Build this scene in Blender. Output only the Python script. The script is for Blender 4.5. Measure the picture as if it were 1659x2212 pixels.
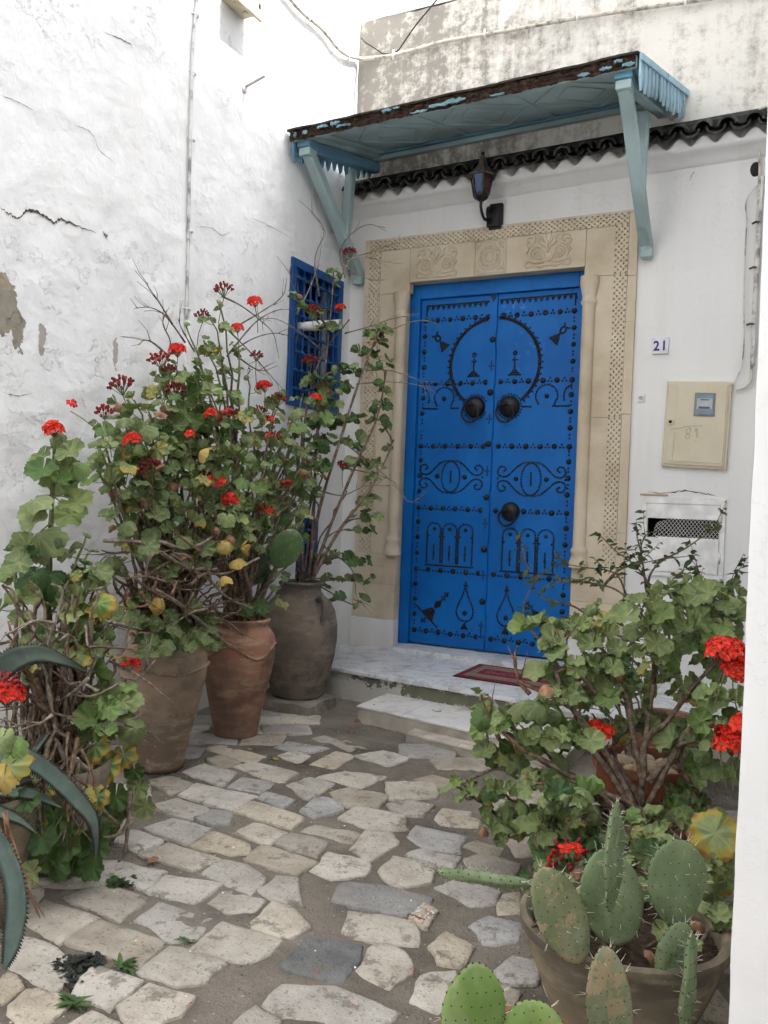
import bpy, bmesh, math, random
from mathutils import Vector, Matrix, noise
V = Vector
rad = math.radians

# ------------------------------------------------------------------ clear
for o in list(bpy.data.objects):
    bpy.data.objects.remove(o, do_unlink=True)
scn = bpy.context.scene
COL = scn.collection

# ------------------------------------------------------------------ camera
CAM = V((3.44484, -6.07473, 1.14783))
C_R = V((0.89230575, 0.44980505, 0.03828665))
C_U = V((-0.03901979, -0.00764506, 0.99920919))
C_F = V((-0.44974204, 0.89309404, -0.01072957))
cd = bpy.data.cameras.new('camera'); cam = bpy.data.objects.new('camera', cd); COL.objects.link(cam)
M = Matrix((C_R, C_U, -C_F)).transposed().to_4x4(); M.translation = CAM
cam.matrix_world = M
cd.sensor_fit = 'VERTICAL'; cd.sensor_height = 36.0; cd.lens = 36.0 * 1836.98 / 2212.0
cd.clip_start = 0.05; cd.clip_end = 500
scn.camera = cam

# ------------------------------------------------------------------ world, sun, exposure
SUN_EL, SUN_AZ = 57.0, 88.0            # azimuth measured from +Y towards +X
w = bpy.data.worlds.new('World'); scn.world = w; w.use_nodes = True
nt = w.node_tree; nt.nodes.clear()
sky = nt.nodes.new('ShaderNodeTexSky'); sky.sky_type = 'NISHITA'; sky.sun_disc = False
sky.sun_elevation = rad(SUN_EL); sky.sun_rotation = rad(SUN_AZ)
sky.air_density = 1.0; sky.dust_density = 6.0; sky.ozone_density = 0.6; sky.altitude = 50
bg = nt.nodes.new('ShaderNodeBackground'); bg.inputs[1].default_value = 0.15
wo = nt.nodes.new('ShaderNodeOutputWorld')
hz = nt.nodes.new('ShaderNodeHueSaturation'); hz.inputs['Saturation'].default_value = 0.12      # thin white cloud veil
nt.links.new(sky.outputs[0], hz.inputs['Color']); nt.links.new(hz.outputs[0], bg.inputs[0]); nt.links.new(bg.outputs[0], wo.inputs[0])
ld = bpy.data.lights.new('sun', 'SUN'); ld.energy = 3.2; ld.angle = rad(3.0); ld.color = (1.0, 0.95, 0.86)
sun = bpy.data.objects.new('sun', ld); COL.objects.link(sun)
sd = V((math.sin(rad(SUN_AZ)) * math.cos(rad(SUN_EL)), math.cos(rad(SUN_AZ)) * math.cos(rad(SUN_EL)), math.sin(rad(SUN_EL))))
sun.rotation_euler = sd.to_track_quat('Z', 'Y').to_euler(); sun.location = (6, 0, 12)
scn.view_settings.view_transform = 'Standard'; scn.view_settings.look = 'None'
scn.view_settings.gamma = 1.0; scn.view_settings.use_curve_mapping = False
scn.view_settings.exposure = 2.02
scn.render.engine = 'CYCLES'
scn.cycles.max_bounces = 6; scn.cycles.diffuse_bounces = 4; scn.cycles.glossy_bounces = 2; scn.cycles.transmission_bounces = 3
scn.cycles.caustics_reflective = False; scn.cycles.caustics_refractive = False
scn.cycles.use_adaptive_sampling = True; scn.cycles.adaptive_threshold = 0.04; scn.cycles.use_denoising = True

R = random.Random(11)
G = -0.215                               # ground level in the yard (porch floor is 0)

# ------------------------------------------------------------------ helpers
def at(u, v, x=None, y=None, z=None):
    """point of the place seen at photo position (u, v) on the plane x=, y= or z="""
    d = C_F + C_R * ((u - 829.5) / 1836.98) + C_U * ((1106 - v) / 1836.98)
    if x is not None: t = (x - CAM.x) / d.x
    elif y is not None: t = (y - CAM.y) / d.y
    else: t = (z - CAM.z) / d.z
    return CAM + d * t

def tag(o, label=None, cat=None, group=None, kind=None):
    if label: o['label'] = label
    if cat: o['category'] = cat
    if group: o['group'] = group
    if kind: o['kind'] = kind
    return o

def empty(name, loc=(0, 0, 0)):
    o = bpy.data.objects.new(name, None); o.empty_display_size = 0.1
    o.location = loc; COL.objects.link(o); return o

def adopt(o, parent):
    o.parent = parent
    o.matrix_parent_inverse = Matrix.Translation(-V(parent.location)) if parent.parent is None else Matrix.Identity(4)
    return o

class MB:
    def __init__(s): s.v = []; s.f = []; s.mi = []; s.uv = None
    def add(s, vs, fs, mi=0):
        b = len(s.v); s.v += [tuple(p) for p in vs]; s.f += [tuple(b + i for i in f) for f in fs]; s.mi += [mi] * len(fs)
    def box(s, lo, hi, mi=0):
        x0, y0, z0 = lo; x1, y1, z1 = hi
        s.add([(x0, y0, z0), (x1, y0, z0), (x1, y1, z0), (x0, y1, z0), (x0, y0, z1), (x1, y0, z1), (x1, y1, z1), (x0, y1, z1)],
              [(0, 3, 2, 1), (4, 5, 6, 7), (0, 1, 5, 4), (1, 2, 6, 5), (2, 3, 7, 6), (3, 0, 4, 7)], mi)
    def hexa(s, p, mi=0):
        s.add(p, [(0, 3, 2, 1), (4, 5, 6, 7), (0, 1, 5, 4), (1, 2, 6, 5), (2, 3, 7, 6), (3, 0, 4, 7)], mi)
    def tube(s, pts, radii, n=6, cap=True, mi=0, closed=False):
        pts = [V(p) for p in pts]; m = len(pts)
        if not hasattr(radii, '__len__'): radii = [radii] * m
        rings = []; prev = None
        for i, p in enumerate(pts):
            if closed: t = pts[(i + 1) % m] - pts[i - 1]
            else: t = pts[min(i + 1, m - 1)] - pts[max(i - 1, 0)]
            if t.length < 1e-9: t = V((0, 0, 1))
            t.normalize()
            if prev is None:
                a = V((0, 0, 1)) if abs(t.z) < .9 else V((1, 0, 0))
                u = t.cross(a).normalized()
            else:
                u = prev - t * prev.dot(t)
                u = u.normalized() if u.length > 1e-6 else t.orthogonal().normalized()
            prev = u; w_ = t.cross(u)
            rings.append([p + (u * math.cos(2 * math.pi * k / n) + w_ * math.sin(2 * math.pi * k / n)) * radii[i] for k in range(n)])
        vs = [q for r in rings for q in r]; fs = []
        for i in range(m if closed else m - 1):
            j = (i + 1) % m
            for k in range(n):
                fs.append((i * n + k, i * n + (k + 1) % n, j * n + (k + 1) % n, j * n + k))
        if cap and not closed:
            fs.append(tuple(range(n - 1, -1, -1))); fs.append(tuple((m - 1) * n + k for k in range(n)))
        s.add(vs, fs, mi)
    def lathe(s, prof, c=(0, 0, 0), n=32, mi=0, wob=0.0, seed=0, axis='z'):
        c = V(c); vs = []; fs = []
        for i, (r, z) in enumerate(prof):
            for k in range(n):
                a = 2 * math.pi * k / n
                rr = r * (1 + wob * noise.noise(V((math.cos(a) * 1.3, math.sin(a) * 1.3, z * 3 + seed))))
                q = V((rr * math.cos(a), rr * math.sin(a), z))
                if axis == 'y': q = V((q.x, -q.z, q.y))
                if axis == 'x': q = V((q.z, q.x, q.y))
                vs.append(c + q)
        for i in range(len(prof) - 1):
            for k in range(n):
                fs.append((i * n + k, i * n + (k + 1) % n, (i + 1) * n + (k + 1) % n, (i + 1) * n + k))
        if prof[0][0] > 1e-5: fs.append(tuple(range(n - 1, -1, -1)))
        if prof[-1][0] > 1e-5: fs.append(tuple((len(prof) - 1) * n + k for k in range(n)))
        s.add(vs, fs, mi)
    def ball(s, c, r, n=10, m=6, half=None, mi=0):
        """half='y' : dome towards -y"""
        c = V(c); vs = []; fs = []
        rx, ry, rz = r if hasattr(r, '__len__') else (r, r, r)
        if half:
            for i in range(m):
                t = i / m * math.pi / 2
                for k in range(n):
                    a = 2 * math.pi * k / n
                    vs.append(c + V((rx * math.cos(t) * math.cos(a), -ry * math.sin(t), rz * math.cos(t) * math.sin(a))))
            vs.append(c + V((0, -ry, 0)))
            for i in range(m - 1):
                for k in range(n): fs.append((i * n + k, i * n + (k + 1) % n, (i + 1) * n + (k + 1) % n, (i + 1) * n + k))
            for k in range(n): fs.append(((m - 1) * n + k, (m - 1) * n + (k + 1) % n, m * n))
        else:
            for i in range(1, m):
                t = math.pi * i / m
                for k in range(n):
                    a = 2 * math.pi * k / n
                    vs.append(c + V((rx * math.sin(t) * math.cos(a), ry * math.sin(t) * math.sin(a), rz * math.cos(t))))
            vs.append(c + V((0, 0, rz))); vs.append(c - V((0, 0, rz)))
            T = (m - 1) * n
            for i in range(m - 2):
                for k in range(n): fs.append((i * n + k, (i + 1) * n + k, (i + 1) * n + (k + 1) % n, i * n + (k + 1) % n))
            for k in range(n):
                fs.append((T, k, (k + 1) % n)); fs.append((T + 1, (m - 2) * n + (k + 1) % n, (m - 2) * n + k))
        s.add(vs, fs, mi)
    def mesh(s, name, smooth=False):
        me = bpy.data.meshes.new(name); me.from_pydata(s.v, [], s.f)
        if s.uv is not None:
            l = me.uv_layers.new(name='UVMap')
            for lp in me.loops: l.data[lp.index].uv = s.uv[lp.vertex_index]
        me.polygons.foreach_set('material_index', s.mi)
        if smooth: me.polygons.foreach_set('use_smooth', [True] * len(me.polygons))
        me.update(); return me
    def build(s, name, mats, parent=None, smooth=False, bevel=0.0, seg=2, sharp=None):
        me = s.mesh(name, smooth)
        for m_ in (mats if isinstance(mats, (list, tuple)) else [mats]): me.materials.append(m_)
        if bevel > 0:
            bm = bmesh.new(); bm.from_mesh(me)
            bmesh.ops.remove_doubles(bm, verts=bm.verts, dist=1e-5)
            es = [e for e in bm.edges if len(e.link_faces) == 2 and e.calc_face_angle(0) > 0.6]
            bmesh.ops.bevel(bm, geom=es, offset=bevel, segments=seg, profile=0.6, affect='EDGES', clamp_overlap=True)
            bm.to_mesh(me); bm.free()
        if sharp: 
            me.polygons.foreach_set('use_smooth', [True] * len(me.polygons)); me.set_sharp_from_angle(angle=rad(sharp))
        o = bpy.data.objects.new(name, me); COL.objects.link(o)
        if parent is not None: adopt(o, parent)
        return o

def inst(name, me, parent, mw):
    """object with shared mesh data placed by a world matrix under a thing whose origin is parent.location (unrotated)"""
    o = bpy.data.objects.new(name, me); COL.objects.link(o)
    if parent is not None: adopt(o, parent)
    o.matrix_basis = mw
    return o

def wobble(p, f, a, seed=0.0):
    q = V(p) * f + V((seed, seed * 1.7, -seed))
    return noise.noise_vector(q) * a

def bez(a, b, c_, d, n):
    out = []
    for i in range(n + 1):
        t = i / n; s_ = 1 - t
        out.append(a * s_ ** 3 + b * 3 * s_ * s_ * t + c_ * 3 * s_ * t * t + d * t ** 3)
    return out

def smooth_line(pts, n=6):
    """Catmull-Rom through the points"""
    pts = [V(p) for p in pts]; P = [pts[0] * 2 - pts[1]] + pts + [pts[-1] * 2 - pts[-2]]; out = []
    for i in range(1, len(P) - 2):
        for k in range(n):
            t = k / n; p0, p1, p2, p3 = P[i - 1:i + 3]
            out.append(.5 * ((2 * p1) + (p2 - p0) * t + (2 * p0 - 5 * p1 + 4 * p2 - p3) * t * t + (3 * p1 - p0 - 3 * p2 + p3) * t ** 3))
    out.append(pts[-1]); return out

# ------------------------------------------------------------------ materials
class NT:
    def __init__(s, name):
        s.m = bpy.data.materials.new(name); s.m.use_nodes = True; s.t = s.m.node_tree; s.t.nodes.clear()
        s.out = s.t.nodes.new('ShaderNodeOutputMaterial'); s.b = s.t.nodes.new('ShaderNodeBsdfPrincipled')
        s.t.links.new(s.b.outputs[0], s.out.inputs[0]); s._pos = None
    def n(s, typ, **k):
        x = s.t.nodes.new(typ)
        for a, v in k.items(): setattr(x, a, v)
        return x
    def set(s, sock, val):
        if isinstance(val, bpy.types.NodeSocket): s.t.links.new(val, sock)
        elif hasattr(val, '__len__') and len(val) == 3 and sock.type == 'RGBA': sock.default_value = (*val, 1)
        else: sock.default_value = val
    def pos(s):
        if s._pos is None: s._pos = s.n('ShaderNodeNewGeometry').outputs['Position']
        return s._pos
    def objc(s): return s.n('ShaderNodeTexCoord').outputs['Object']
    def uvc(s): return s.n('ShaderNodeTexCoord').outputs['UV']
    def rnd(s): return s.n('ShaderNodeObjectInfo').outputs['Random']
    def map(s, vec, scale=(1, 1, 1), loc=(0, 0, 0)):
        x = s.n('ShaderNodeMapping'); s.set(x.inputs[0], vec); x.inputs['Scale'].default_value = scale; x.inputs['Location'].default_value = loc
        return x.outputs[0]
    def noise(s, scale, detail=4, rough=.55, vec=None, dist=0.0, col=False):
        x = s.n('ShaderNodeTexNoise'); s.set(x.inputs['Vector'], vec if vec is not None else s.pos())
        x.inputs['Scale'].default_value = scale; x.inputs['Detail'].default_value = detail
        x.inputs['Roughness'].default_value = rough; x.inputs['Distortion'].default_value = dist
        return x.outputs[1 if col else 0]
    def voro(s, scale, vec=None, feature='F1', out=0):
        x = s.n('ShaderNodeTexVoronoi', feature=feature); s.set(x.inputs['Vector'], vec if vec is not None else s.pos()); x.inputs['Scale'].default_value = scale
        return x.outputs[out]
    def math(s, op, a, b=0.0, c=0.0, clamp=False):
        x = s.n('ShaderNodeMath', operation=op, use_clamp=clamp)
        for i, v in enumerate((a, b, c)): s.set(x.inputs[i], v)
        return x.outputs[0]
    def vmath(s, op, a, b=(0, 0, 0)):
        x = s.n('ShaderNodeVectorMath', operation=op); s.set(x.inputs[0], a); s.set(x.inputs[1], b)
        return x.outputs['Value'] if op in ('LENGTH', 'DISTANCE', 'DOT_PRODUCT') else x.outputs[0]
    def xyz(s, vec=None):
        x = s.n('ShaderNodeSeparateXYZ'); s.set(x.inputs[0], vec if vec is not None else s.pos()); return x.outputs
    def ramp(s, fac, stops, interp='LINEAR'):
        x = s.n('ShaderNodeValToRGB'); s.set(x.inputs[0], fac); e = x.color_ramp.elements; x.color_ramp.interpolation = interp
        while len(e) < len(stops): e.new(.5)
        for i, (p, c_) in enumerate(stops):
            e[i].position = p; e[i].color = (c_, c_, c_, 1) if not hasattr(c_, '__len__') else (*c_, 1)
        return x.outputs[0]
    def step(s, fac, a, b):
        x = s.n('ShaderNodeMapRange', interpolation_type='SMOOTHSTEP'); s.set(x.inputs[0], fac)
        x.inputs[1].default_value = a; x.inputs[2].default_value = b; return x.outputs[0]
    def mix(s, fac, a, b, mode='MIX'):
        x = s.n('ShaderNodeMix', data_type='RGBA', blend_type=mode); s.set(x.inputs[0], fac); s.set(x.inputs[6], a); s.set(x.inputs[7], b); return x.outputs[2]
    def bump(s, hgt, strength=.5, dist=.01, nrm=None):
        x = s.n('ShaderNodeBump'); x.inputs['Strength'].default_value = strength; x.inputs['Distance'].default_value = dist
        s.set(x.inputs['Height'], hgt)
        if nrm is not None: s.set(x.inputs['Normal'], nrm)
        return x.outputs[0]
    def fin(s, col, rough=.8, nrm=None, spec=.3, metal=0.0, **k):
        s.set(s.b.inputs['Base Color'], col); s.set(s.b.inputs['Roughness'], rough); s.b.inputs['Metallic'].default_value = metal
        s.b.inputs['Specular IOR Level'].default_value = spec
        if nrm is not None: s.set(s.b.inputs['Normal'], nrm)
        for a, v in k.items(): s.set(s.b.inputs[a], v)
        return s.m

def plaster(name, base=(.80, .80, .79), rough_amt=1.0, patches=(), dirt=.0, stains=False, scale=3.2):
    t = NT(name); p = t.pos()
    n1 = t.noise(scale, 4, .52); n2 = t.noise(17, 4, .60); n4 = t.noise(.8, 1, .5); n3 = t.noise(4.3, 7, .70, vec=t.map(p, (1, 1, 1.25), (2, 6, 1)))
    flake = t.step(n3, .560, .572); msk = t.step(n4, .42, .60)
    h = t.math('ADD', t.math('MULTIPLY', n1, 2.0), t.math('MULTIPLY', n2, .34))
    h = t.math('ADD', h, t.math('MULTIPLY', flake, t.math('ADD', .05, t.math('MULTIPLY', msk, .17))))
    c = t.mix(t.step(n4, .35, .65), base, tuple(b * k for b, k in zip(base, (.95, .955, .97))))
    c = t.mix(t.math('MULTIPLY', t.step(n2, .56, .74), .25), c, tuple(b * .88 for b in base))
    sk = t.noise(1, 3, .6, vec=t.map(p, (5.5, 5.5, .45))); c = t.mix(t.math('MULTIPLY', t.step(t.math('ADD', sk, t.math('MULTIPLY', n4, .25)), .58, .82), .18), c, tuple(b * k for b, k in zip(base, (.74, .72, .67))))
    edge = t.math('SUBTRACT', 1.0, t.step(t.math('ABSOLUTE', t.math('SUBTRACT', n3, .562)), 0.0, .007))
    c = t.mix(t.math('MULTIPLY', edge, t.math('MULTIPLY', msk, .6 * min(1, rough_amt))), c, (.42, .39, .35))
    if dirt:
        z = t.xyz()[2]
        d = t.math('MULTIPLY', t.math('SUBTRACT', 1.0, t.step(t.math('ADD', z, t.math('MULTIPLY', n1, -.7)), -.75, .10)), dirt)
        c = t.mix(d, c, (.34, .31, .26))
    for (cx, cy, cz), (sx, sy, sz), colr, nz in patches:
        dd = t.vmath('LENGTH', t.map(t.vmath('SUBTRACT', p, (cx, cy, cz)), (1 / sx, 1 / sy, 1 / sz)))
        dd = t.math('ADD', dd, t.math('MULTIPLY', t.math('ADD', t.math('SUBTRACT', n3, .5), t.math('MULTIPLY', t.math('SUBTRACT', n2, .5), .5)), nz * 3.2))
        m_ = t.math('SUBTRACT', 1.0, t.step(dd, .94, 1.0))
        c = t.mix(m_, c, t.mix(n2, tuple(q * .7 for q in colr), tuple(q * 1.25 for q in colr)))
        h = t.math('SUBTRACT', h, t.math('MULTIPLY', m_, .3))
    if stains:
        x, y, z = t.xyz()
        st = t.noise(1, 4, .65, vec=t.map(p, (6.5, 1, .5))); fine = t.noise(13, 6, .78)
        left = t.step(x, 2.9, .1)
        m1 = t.math('ADD', t.math('MULTIPLY', n3, .42), t.math('MULTIPLY', st, .53))
        m1 = t.math('ADD', m1, t.math('MULTIPLY', left, .20)); m1 = t.math('ADD', m1, t.math('MULTIPLY', t.math('SUBTRACT', fine, .5), .62))
        dm = t.step(m1, .57, .70)
        c = t.mix(t.math('MULTIPLY', t.step(m1, .47, .60), .5), c, (.44, .41, .365))
        c = t.mix(t.math('MULTIPLY', dm, .82), c, (.235, .22, .195))
    return t.fin(c, .92, t.bump(h, min(1.0, .75 * rough_amt), .012 * max(1, rough_amt)), .15)

def tex_speckle(name, cols, scale=8, detail=8, rough=.8, bump=.3, bscale=30, spec=.3, streak=None, dist=.006, obj_var=0.0, rough2=.6):
    """cols: list of (pos, colour) of a noise ramp"""
    t = NT(name); p = t.pos()
    v = t.map(p, streak) if streak else p
    n_ = t.noise(scale, min(detail, 5), rough2, vec=v)
    c = t.ramp(n_, cols)
    if obj_var:
        hs = t.n('ShaderNodeHueSaturation'); t.set(hs.inputs['Color'], c)
        r_ = t.rnd(); t.set(hs.inputs['Value'], t.math('ADD', t.math('MULTIPLY', r_, obj_var), 1 - obj_var / 2)); c = hs.outputs[0]
    b = t.noise(bscale, 2, .65, vec=v)
    return t.fin(c, rough, t.bump(b, bump, dist), spec)

def plain(name, c, rough=.6, spec=.4, metal=0.0, bump=0.0, bs=60):
    t = NT(name); k = t.noise(12, 3)
    col = t.mix(t.step(k, .3, .7), tuple(q * .85 for q in c), tuple(min(1, q * 1.1) for q in c))
    return t.fin(col, rough, t.bump(t.noise(bs, 1), bump, .004) if bump else None, spec, metal)

MT = {}
MT['stone'] = tex_speckle('sandstone', [(.25, (.43, .355, .25)), (.45, (.56, .48, .36)), (.62, (.63, .555, .435)), (.8, (.50, .435, .335))], 3.2, 9, .85, .25, 70, .2)
MT['iron'] = plain('black_iron', (.010, .010, .011), .42, .35, 0.0, .25, 50)
MT['tile'] = tex_speckle('dark_roof_tile', [(.3, (.025, .025, .025)), (.55, (.055, .055, .054)), (.8, (.12, .115, .105))], 16, 7, .8, .5, 60, .2, obj_var=.6)
MT['cement'] = tex_speckle('grey_cement', [(.3, (.22, .20, .17)), (.6, (.36, .33, .28)), (.8, (.45, .42, .36))], 9, 8, .9, .4, 50)
MT['white'] = plain('white_paint', (.78, .78, .77), .6, .3, 0, .15, 40)
MT['dark'] = plain('dark_interior', (.02, .02, .022), .8)
MT['glass'] = plain('dark_glass', (.03, .035, .045), .12, .6)
MT['cable'] = tex_speckle('painted_cable', [(.35, (.22, .20, .17)), (.5, (.60, .57, .50)), (.75, (.72, .69, .62))], 18, 6, .8, .3, 80)
MT['greypipe'] = tex_speckle('grey_conduit', [(.4, (.25, .25, .25)), (.52, (.62, .62, .61)), (.8, (.72, .72, .71))], 9, 6, .6, .2, 60)
MT['wire'] = plain('black_wire', (.02, .02, .02), .6)

def paint_wood(name, c, chip=(.10, .07, .05), amt=.5, streak=(2, 2, 14), dirty=.4):
    t = NT(name); p = t.pos()
    a = t.noise(6, 5, .7, vec=t.map(p, streak)); b = t.noise(2.2, 2); f = t.noise(30, 3, .6, vec=t.map(p, streak))
    col = t.mix(t.step(b, .35, .7), tuple(q * .82 for q in c), tuple(min(1, q * 1.12) for q in c))
    col = t.mix(t.math('MULTIPLY', t.step(f, .5, .8), dirty), col, tuple(q * .45 for q in c))
    m_ = t.step(a, 1 - amt * .62, 1 - amt * .62 + .03)
    col = t.mix(m_, col, chip)
    hh = t.math('SUBTRACT', t.math('MULTIPLY', f, .4), t.math('MULTIPLY', m_, .8))
    return t.fin(col, .62, t.bump(hh, .4, .004), .3)
MT['teal'] = paint_wood('teal_painted_wood', (.38, .50, .51), amt=.36, dirty=.25)
MT['tealblue'] = paint_wood('blue_painted_wood', (.14, .30, .42), amt=.5)
MT['valance'] = paint_wood('pale_blue_peeling_wood', (.34, .52, .63), (.13, .15, .17), .60, (3, 3, .8))
MT['rot'] = tex_speckle('rotten_wood', [(.3, (.012, .009, .008)), (.5, (.05, .03, .022)), (.7, (.10, .065, .05)), (.85, (.2, .17, .15))], 26, 8, .95, 1.0, 70, .1, streak=(1, 1, 2.2), dist=.02)
MT['felt'] = tex_speckle('roofing_felt', [(.3, (.02, .018, .016)), (.6, (.055, .048, .04)), (.8, (.12, .11, .10))], 12, 7, .95, .6, 60, .1)
MT['chip'] = paint_wood('blue_paint_flake', (.15, .28, .34), amt=.6)

def door_blue():
    t = NT('door_blue_paint'); p = t.pos(); x, y, z = t.xyz()
    n1 = t.noise(2.0, 4, .6); n2 = t.noise(40, 2, .6, vec=t.map(p, (1, 1, .12))); n26 = t.noise(24, 5, .75) 
    c = t.mix(t.step(n1, .3, .7), (.002, .105, .385), (.003, .142, .48))
    c = t.mix(t.math('MULTIPLY', t.step(n2, .5, .8), .25), c, (.002, .08, .28))
    # scuffed pale patches near the upper right of the circle and under the hinge of the leaf
    d1 = t.vmath('LENGTH', t.map(t.vmath('SUBTRACT', p, (1.50, .1, 2.42)), (1 / .13, 1 / .3, 1 / .26)))
    sc = t.math('MULTIPLY', t.step(n26, .60, .63), t.math('SUBTRACT', 1.0, t.step(d1, .6, 1.3)))
    d2 = t.vmath('LENGTH', t.map(t.vmath('SUBTRACT', p, (1.37, .1, 2.67)), (1 / .12, 1 / .3, 1 / .06)))
    sc2 = t.math('MULTIPLY', t.step(n26, .5, .53), t.math('SUBTRACT', 1.0, t.step(d2, .5, 1.0)))
    c = t.mix(t.math('MULTIPLY', t.math('MAXIMUM', sc, sc2), .6), c, (.07, .27, .60))
    dz = t.math('MULTIPLY', t.math('SUBTRACT', 1.0, t.step(z, .02, .35)), t.step(n26, .45, .7))
    c = t.mix(t.math('MULTIPLY', dz, .5), c, (.02, .08, .24))
    return t.fin(c, t.math('ADD', .40, t.math('MULTIPLY', n2, .2)), t.bump(t.math('ADD', t.math('MULTIPLY', n1, .9), t.math('MULTIPLY', n2, .2)), .22, .01), .22)
MT['blue'] = door_blue()
MT['winblue'] = plain('window_blue_paint', (.006, .075, .27), .5, .4, 0, .2, 40)

def marble(name, c0, c1, vein):
    t = NT(name); p = t.pos()
    n_ = t.noise(3.5, 5, .65, dist=1.2); v_ = t.math('ABSOLUTE', t.math('SUBTRACT', t.noise(2.2, 5, .6, dist=2.0), .5))
    c = t.mix(n_, c0, c1); c = t.mix(t.math('MULTIPLY', t.math('SUBTRACT', 1.0, t.step(v_, 0, .035)), .55), c, vein)
    c = t.mix(t.math('MULTIPLY', t.step(t.noise(6, 5, .7), .47, .68), .7), c, (.36, .32, .26))
    return t.fin(c, .42, t.bump(t.noise(25, 1), .1, .003), .4)
MT['marble'] = marble('white_marble', (.60, .62, .65), (.72, .73, .75), (.28, .30, .34))
MT['steptile'] = marble('step_tile', (.62, .62, .62), (.72, .71, .70), (.55, .54, .52))
MT['oldtile'] = tex_speckle('worn_cement_tile', [(.3, (.30, .27, .22)), (.5, (.45, .41, .35)), (.75, (.56, .52, .45))], 6, 8, .85, .4, 40, obj_var=.25)

def terracotta(name, base, pale, dark, amt=.5, obj=False):
    t = NT(name); p = t.pos()
    a = t.noise(3.0, 5, .68); b = t.noise(5, 4, .65, vec=t.map(p, (1, 1, 4))); f = t.noise(60, 2); s_ = t.noise(14, 5, .75, vec=t.map(p, (1, 1, .35)))
    c = t.mix(t.step(a, .44, .57), base, dark); c = t.mix(t.math('MULTIPLY', t.step(b, .45, .70), .6), c, pale); c = t.mix(t.math('MULTIPLY', t.step(t.noise(1.6, 4, .6, vec=t.map(p, (1, 1, 1), (7, 3, 1))), .48, .60), .55), c, tuple(.6 * q + .4 * k for q, k in zip(dark, (.12, .11, .10))))
    c = t.mix(t.math('MULTIPLY', t.step(s_, .60, .72), amt), c, tuple(min(1, q * 1.35) for q in pale))
    c = t.mix(t.math('MULTIPLY', t.step(f, .55, .8), .3), c, dark)
    h = t.math('ADD', t.math('MULTIPLY', b, .6), t.math('ADD', t.math('MULTIPLY', f, .15), t.math('MULTIPLY', a, .3)))
    return t.fin(c, .85, t.bump(h, .35, .008), .2)
MT['pot_buff'] = terracotta('buff_clay', (.33, .24, .17), (.46, .37, .28), (.17, .125, .09), .5)
MT['pot_red'] = terracotta('red_brown_clay', (.30, .155, .105), (.42, .32, .235), (.15, .09, .065), .5)
MT['pot_grey'] = terracotta('grey_brown_clay', (.185, .15, .12), (.28, .235, .19), (.105, .09, .075), .3)
MT['pot_terra'] = terracotta('orange_terracotta', (.27, .085, .045), (.33, .15, .09), (.16, .055, .035), .15)
MT['pot_olive'] = terracotta('olive_buff_clay', (.24, .195, .13), (.37, .32, .23), (.13, .11, .08), .35)
MT['soil'] = tex_speckle('dry_soil', [(.3, (.02, .014, .01)), (.6, (.06, .042, .03)), (.85, (.12, .09, .07))], 40, 8, .95, 1.0, 60, .1, dist=.02)
# ================================================================== WALLS
def frange(a, b, s_):
    n_ = max(1, round((b - a) / s_)); return [a + (b - a) * i / n_ for i in range(n_)]

def sheet(name, us, vs, fn, mats, holes=(), parent=None, smooth=True):
    idx = {}; vv = []; ff = []
    for j, b in enumerate(vs):
        for i, a in enumerate(us): vv.append(tuple(fn(a, b)))
    nu = len(us)
    for j in range(len(vs) - 1):
        for i in range(nu - 1):
            cu, cv = (us[i] + us[i + 1]) / 2, (vs[j] + vs[j + 1]) / 2
            if any(h[0] < cu < h[1] and h[2] < cv < h[3] for h in holes): continue
            ff.append((j * nu + i, j * nu + i + 1, (j + 1) * nu + i + 1, (j + 1) * nu + i))
    me = bpy.data.meshes.new(name); me.from_pydata(vv, [], ff)
    for m_ in (mats if isinstance(mats, (list, tuple)) else [mats]): me.materials.append(m_)
    if smooth: me.polygons.foreach_set('use_smooth', [True] * len(me.polygons))
    me.update()
    o = bpy.data.objects.new(name, me); COL.objects.link(o)
    if parent is not None: adopt(o, parent)
    return o

def lumps(p, amp=1.0):
    return amp * (.013 * noise.noise(V(p) * 1.1) + .006 * noise.noise(V(p) * 4.3 + V((3, 1, 7))) + .0028 * noise.noise(V(p) * 12) + .0018 * abs(noise.noise(V(p) * 21)))

WIN = (-.895, -.145, 1.835, 2.905)         # grille window in the side wall (y0, y1, z0, z1)
LOW = (-.66, -.40, .55, 1.01)              # small low window
patch1 = at(12, 668, x=0); patch2 = at(38, 700, x=0)
MT['plaster_l'] = plaster('whitewashed_plaster', (.79, .795, .805), 1.25, dirt=.45, patches=[
    ((0, patch1.y, patch1.z), (.5, .065, .14), (.27, .245, .205), .9),
    ((0, patch2.y, patch2.z - .05), (.5, .035, .075), (.27, .245, .205), 1.1),
    ((0, at(92, 738, x=0).y, at(92, 738, x=0).z), (.5, .022, .075), (.36, .34, .31), 1.2),
    ((0, at(250, 765, x=0).y, at(250, 765, x=0).z), (.5, .018, .075), (.40, .38, .35), 1.2),
    ((0, at(14, 605, x=0).y, at(14, 605, x=0).z), (.5, .03, .04), (.34, .29, .22), 1.2)])
MT['plaster_b'] = plaster('white_plaster', (.80, .795, .785), .42, dirt=.35)
MT['plaster_u'] = plaster('weathered_plaster', (.79, .77, .72), .75, stains=True)
MT['plaster_r'] = plaster('white_wall_paint', (.80, .80, .80), .35)

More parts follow.
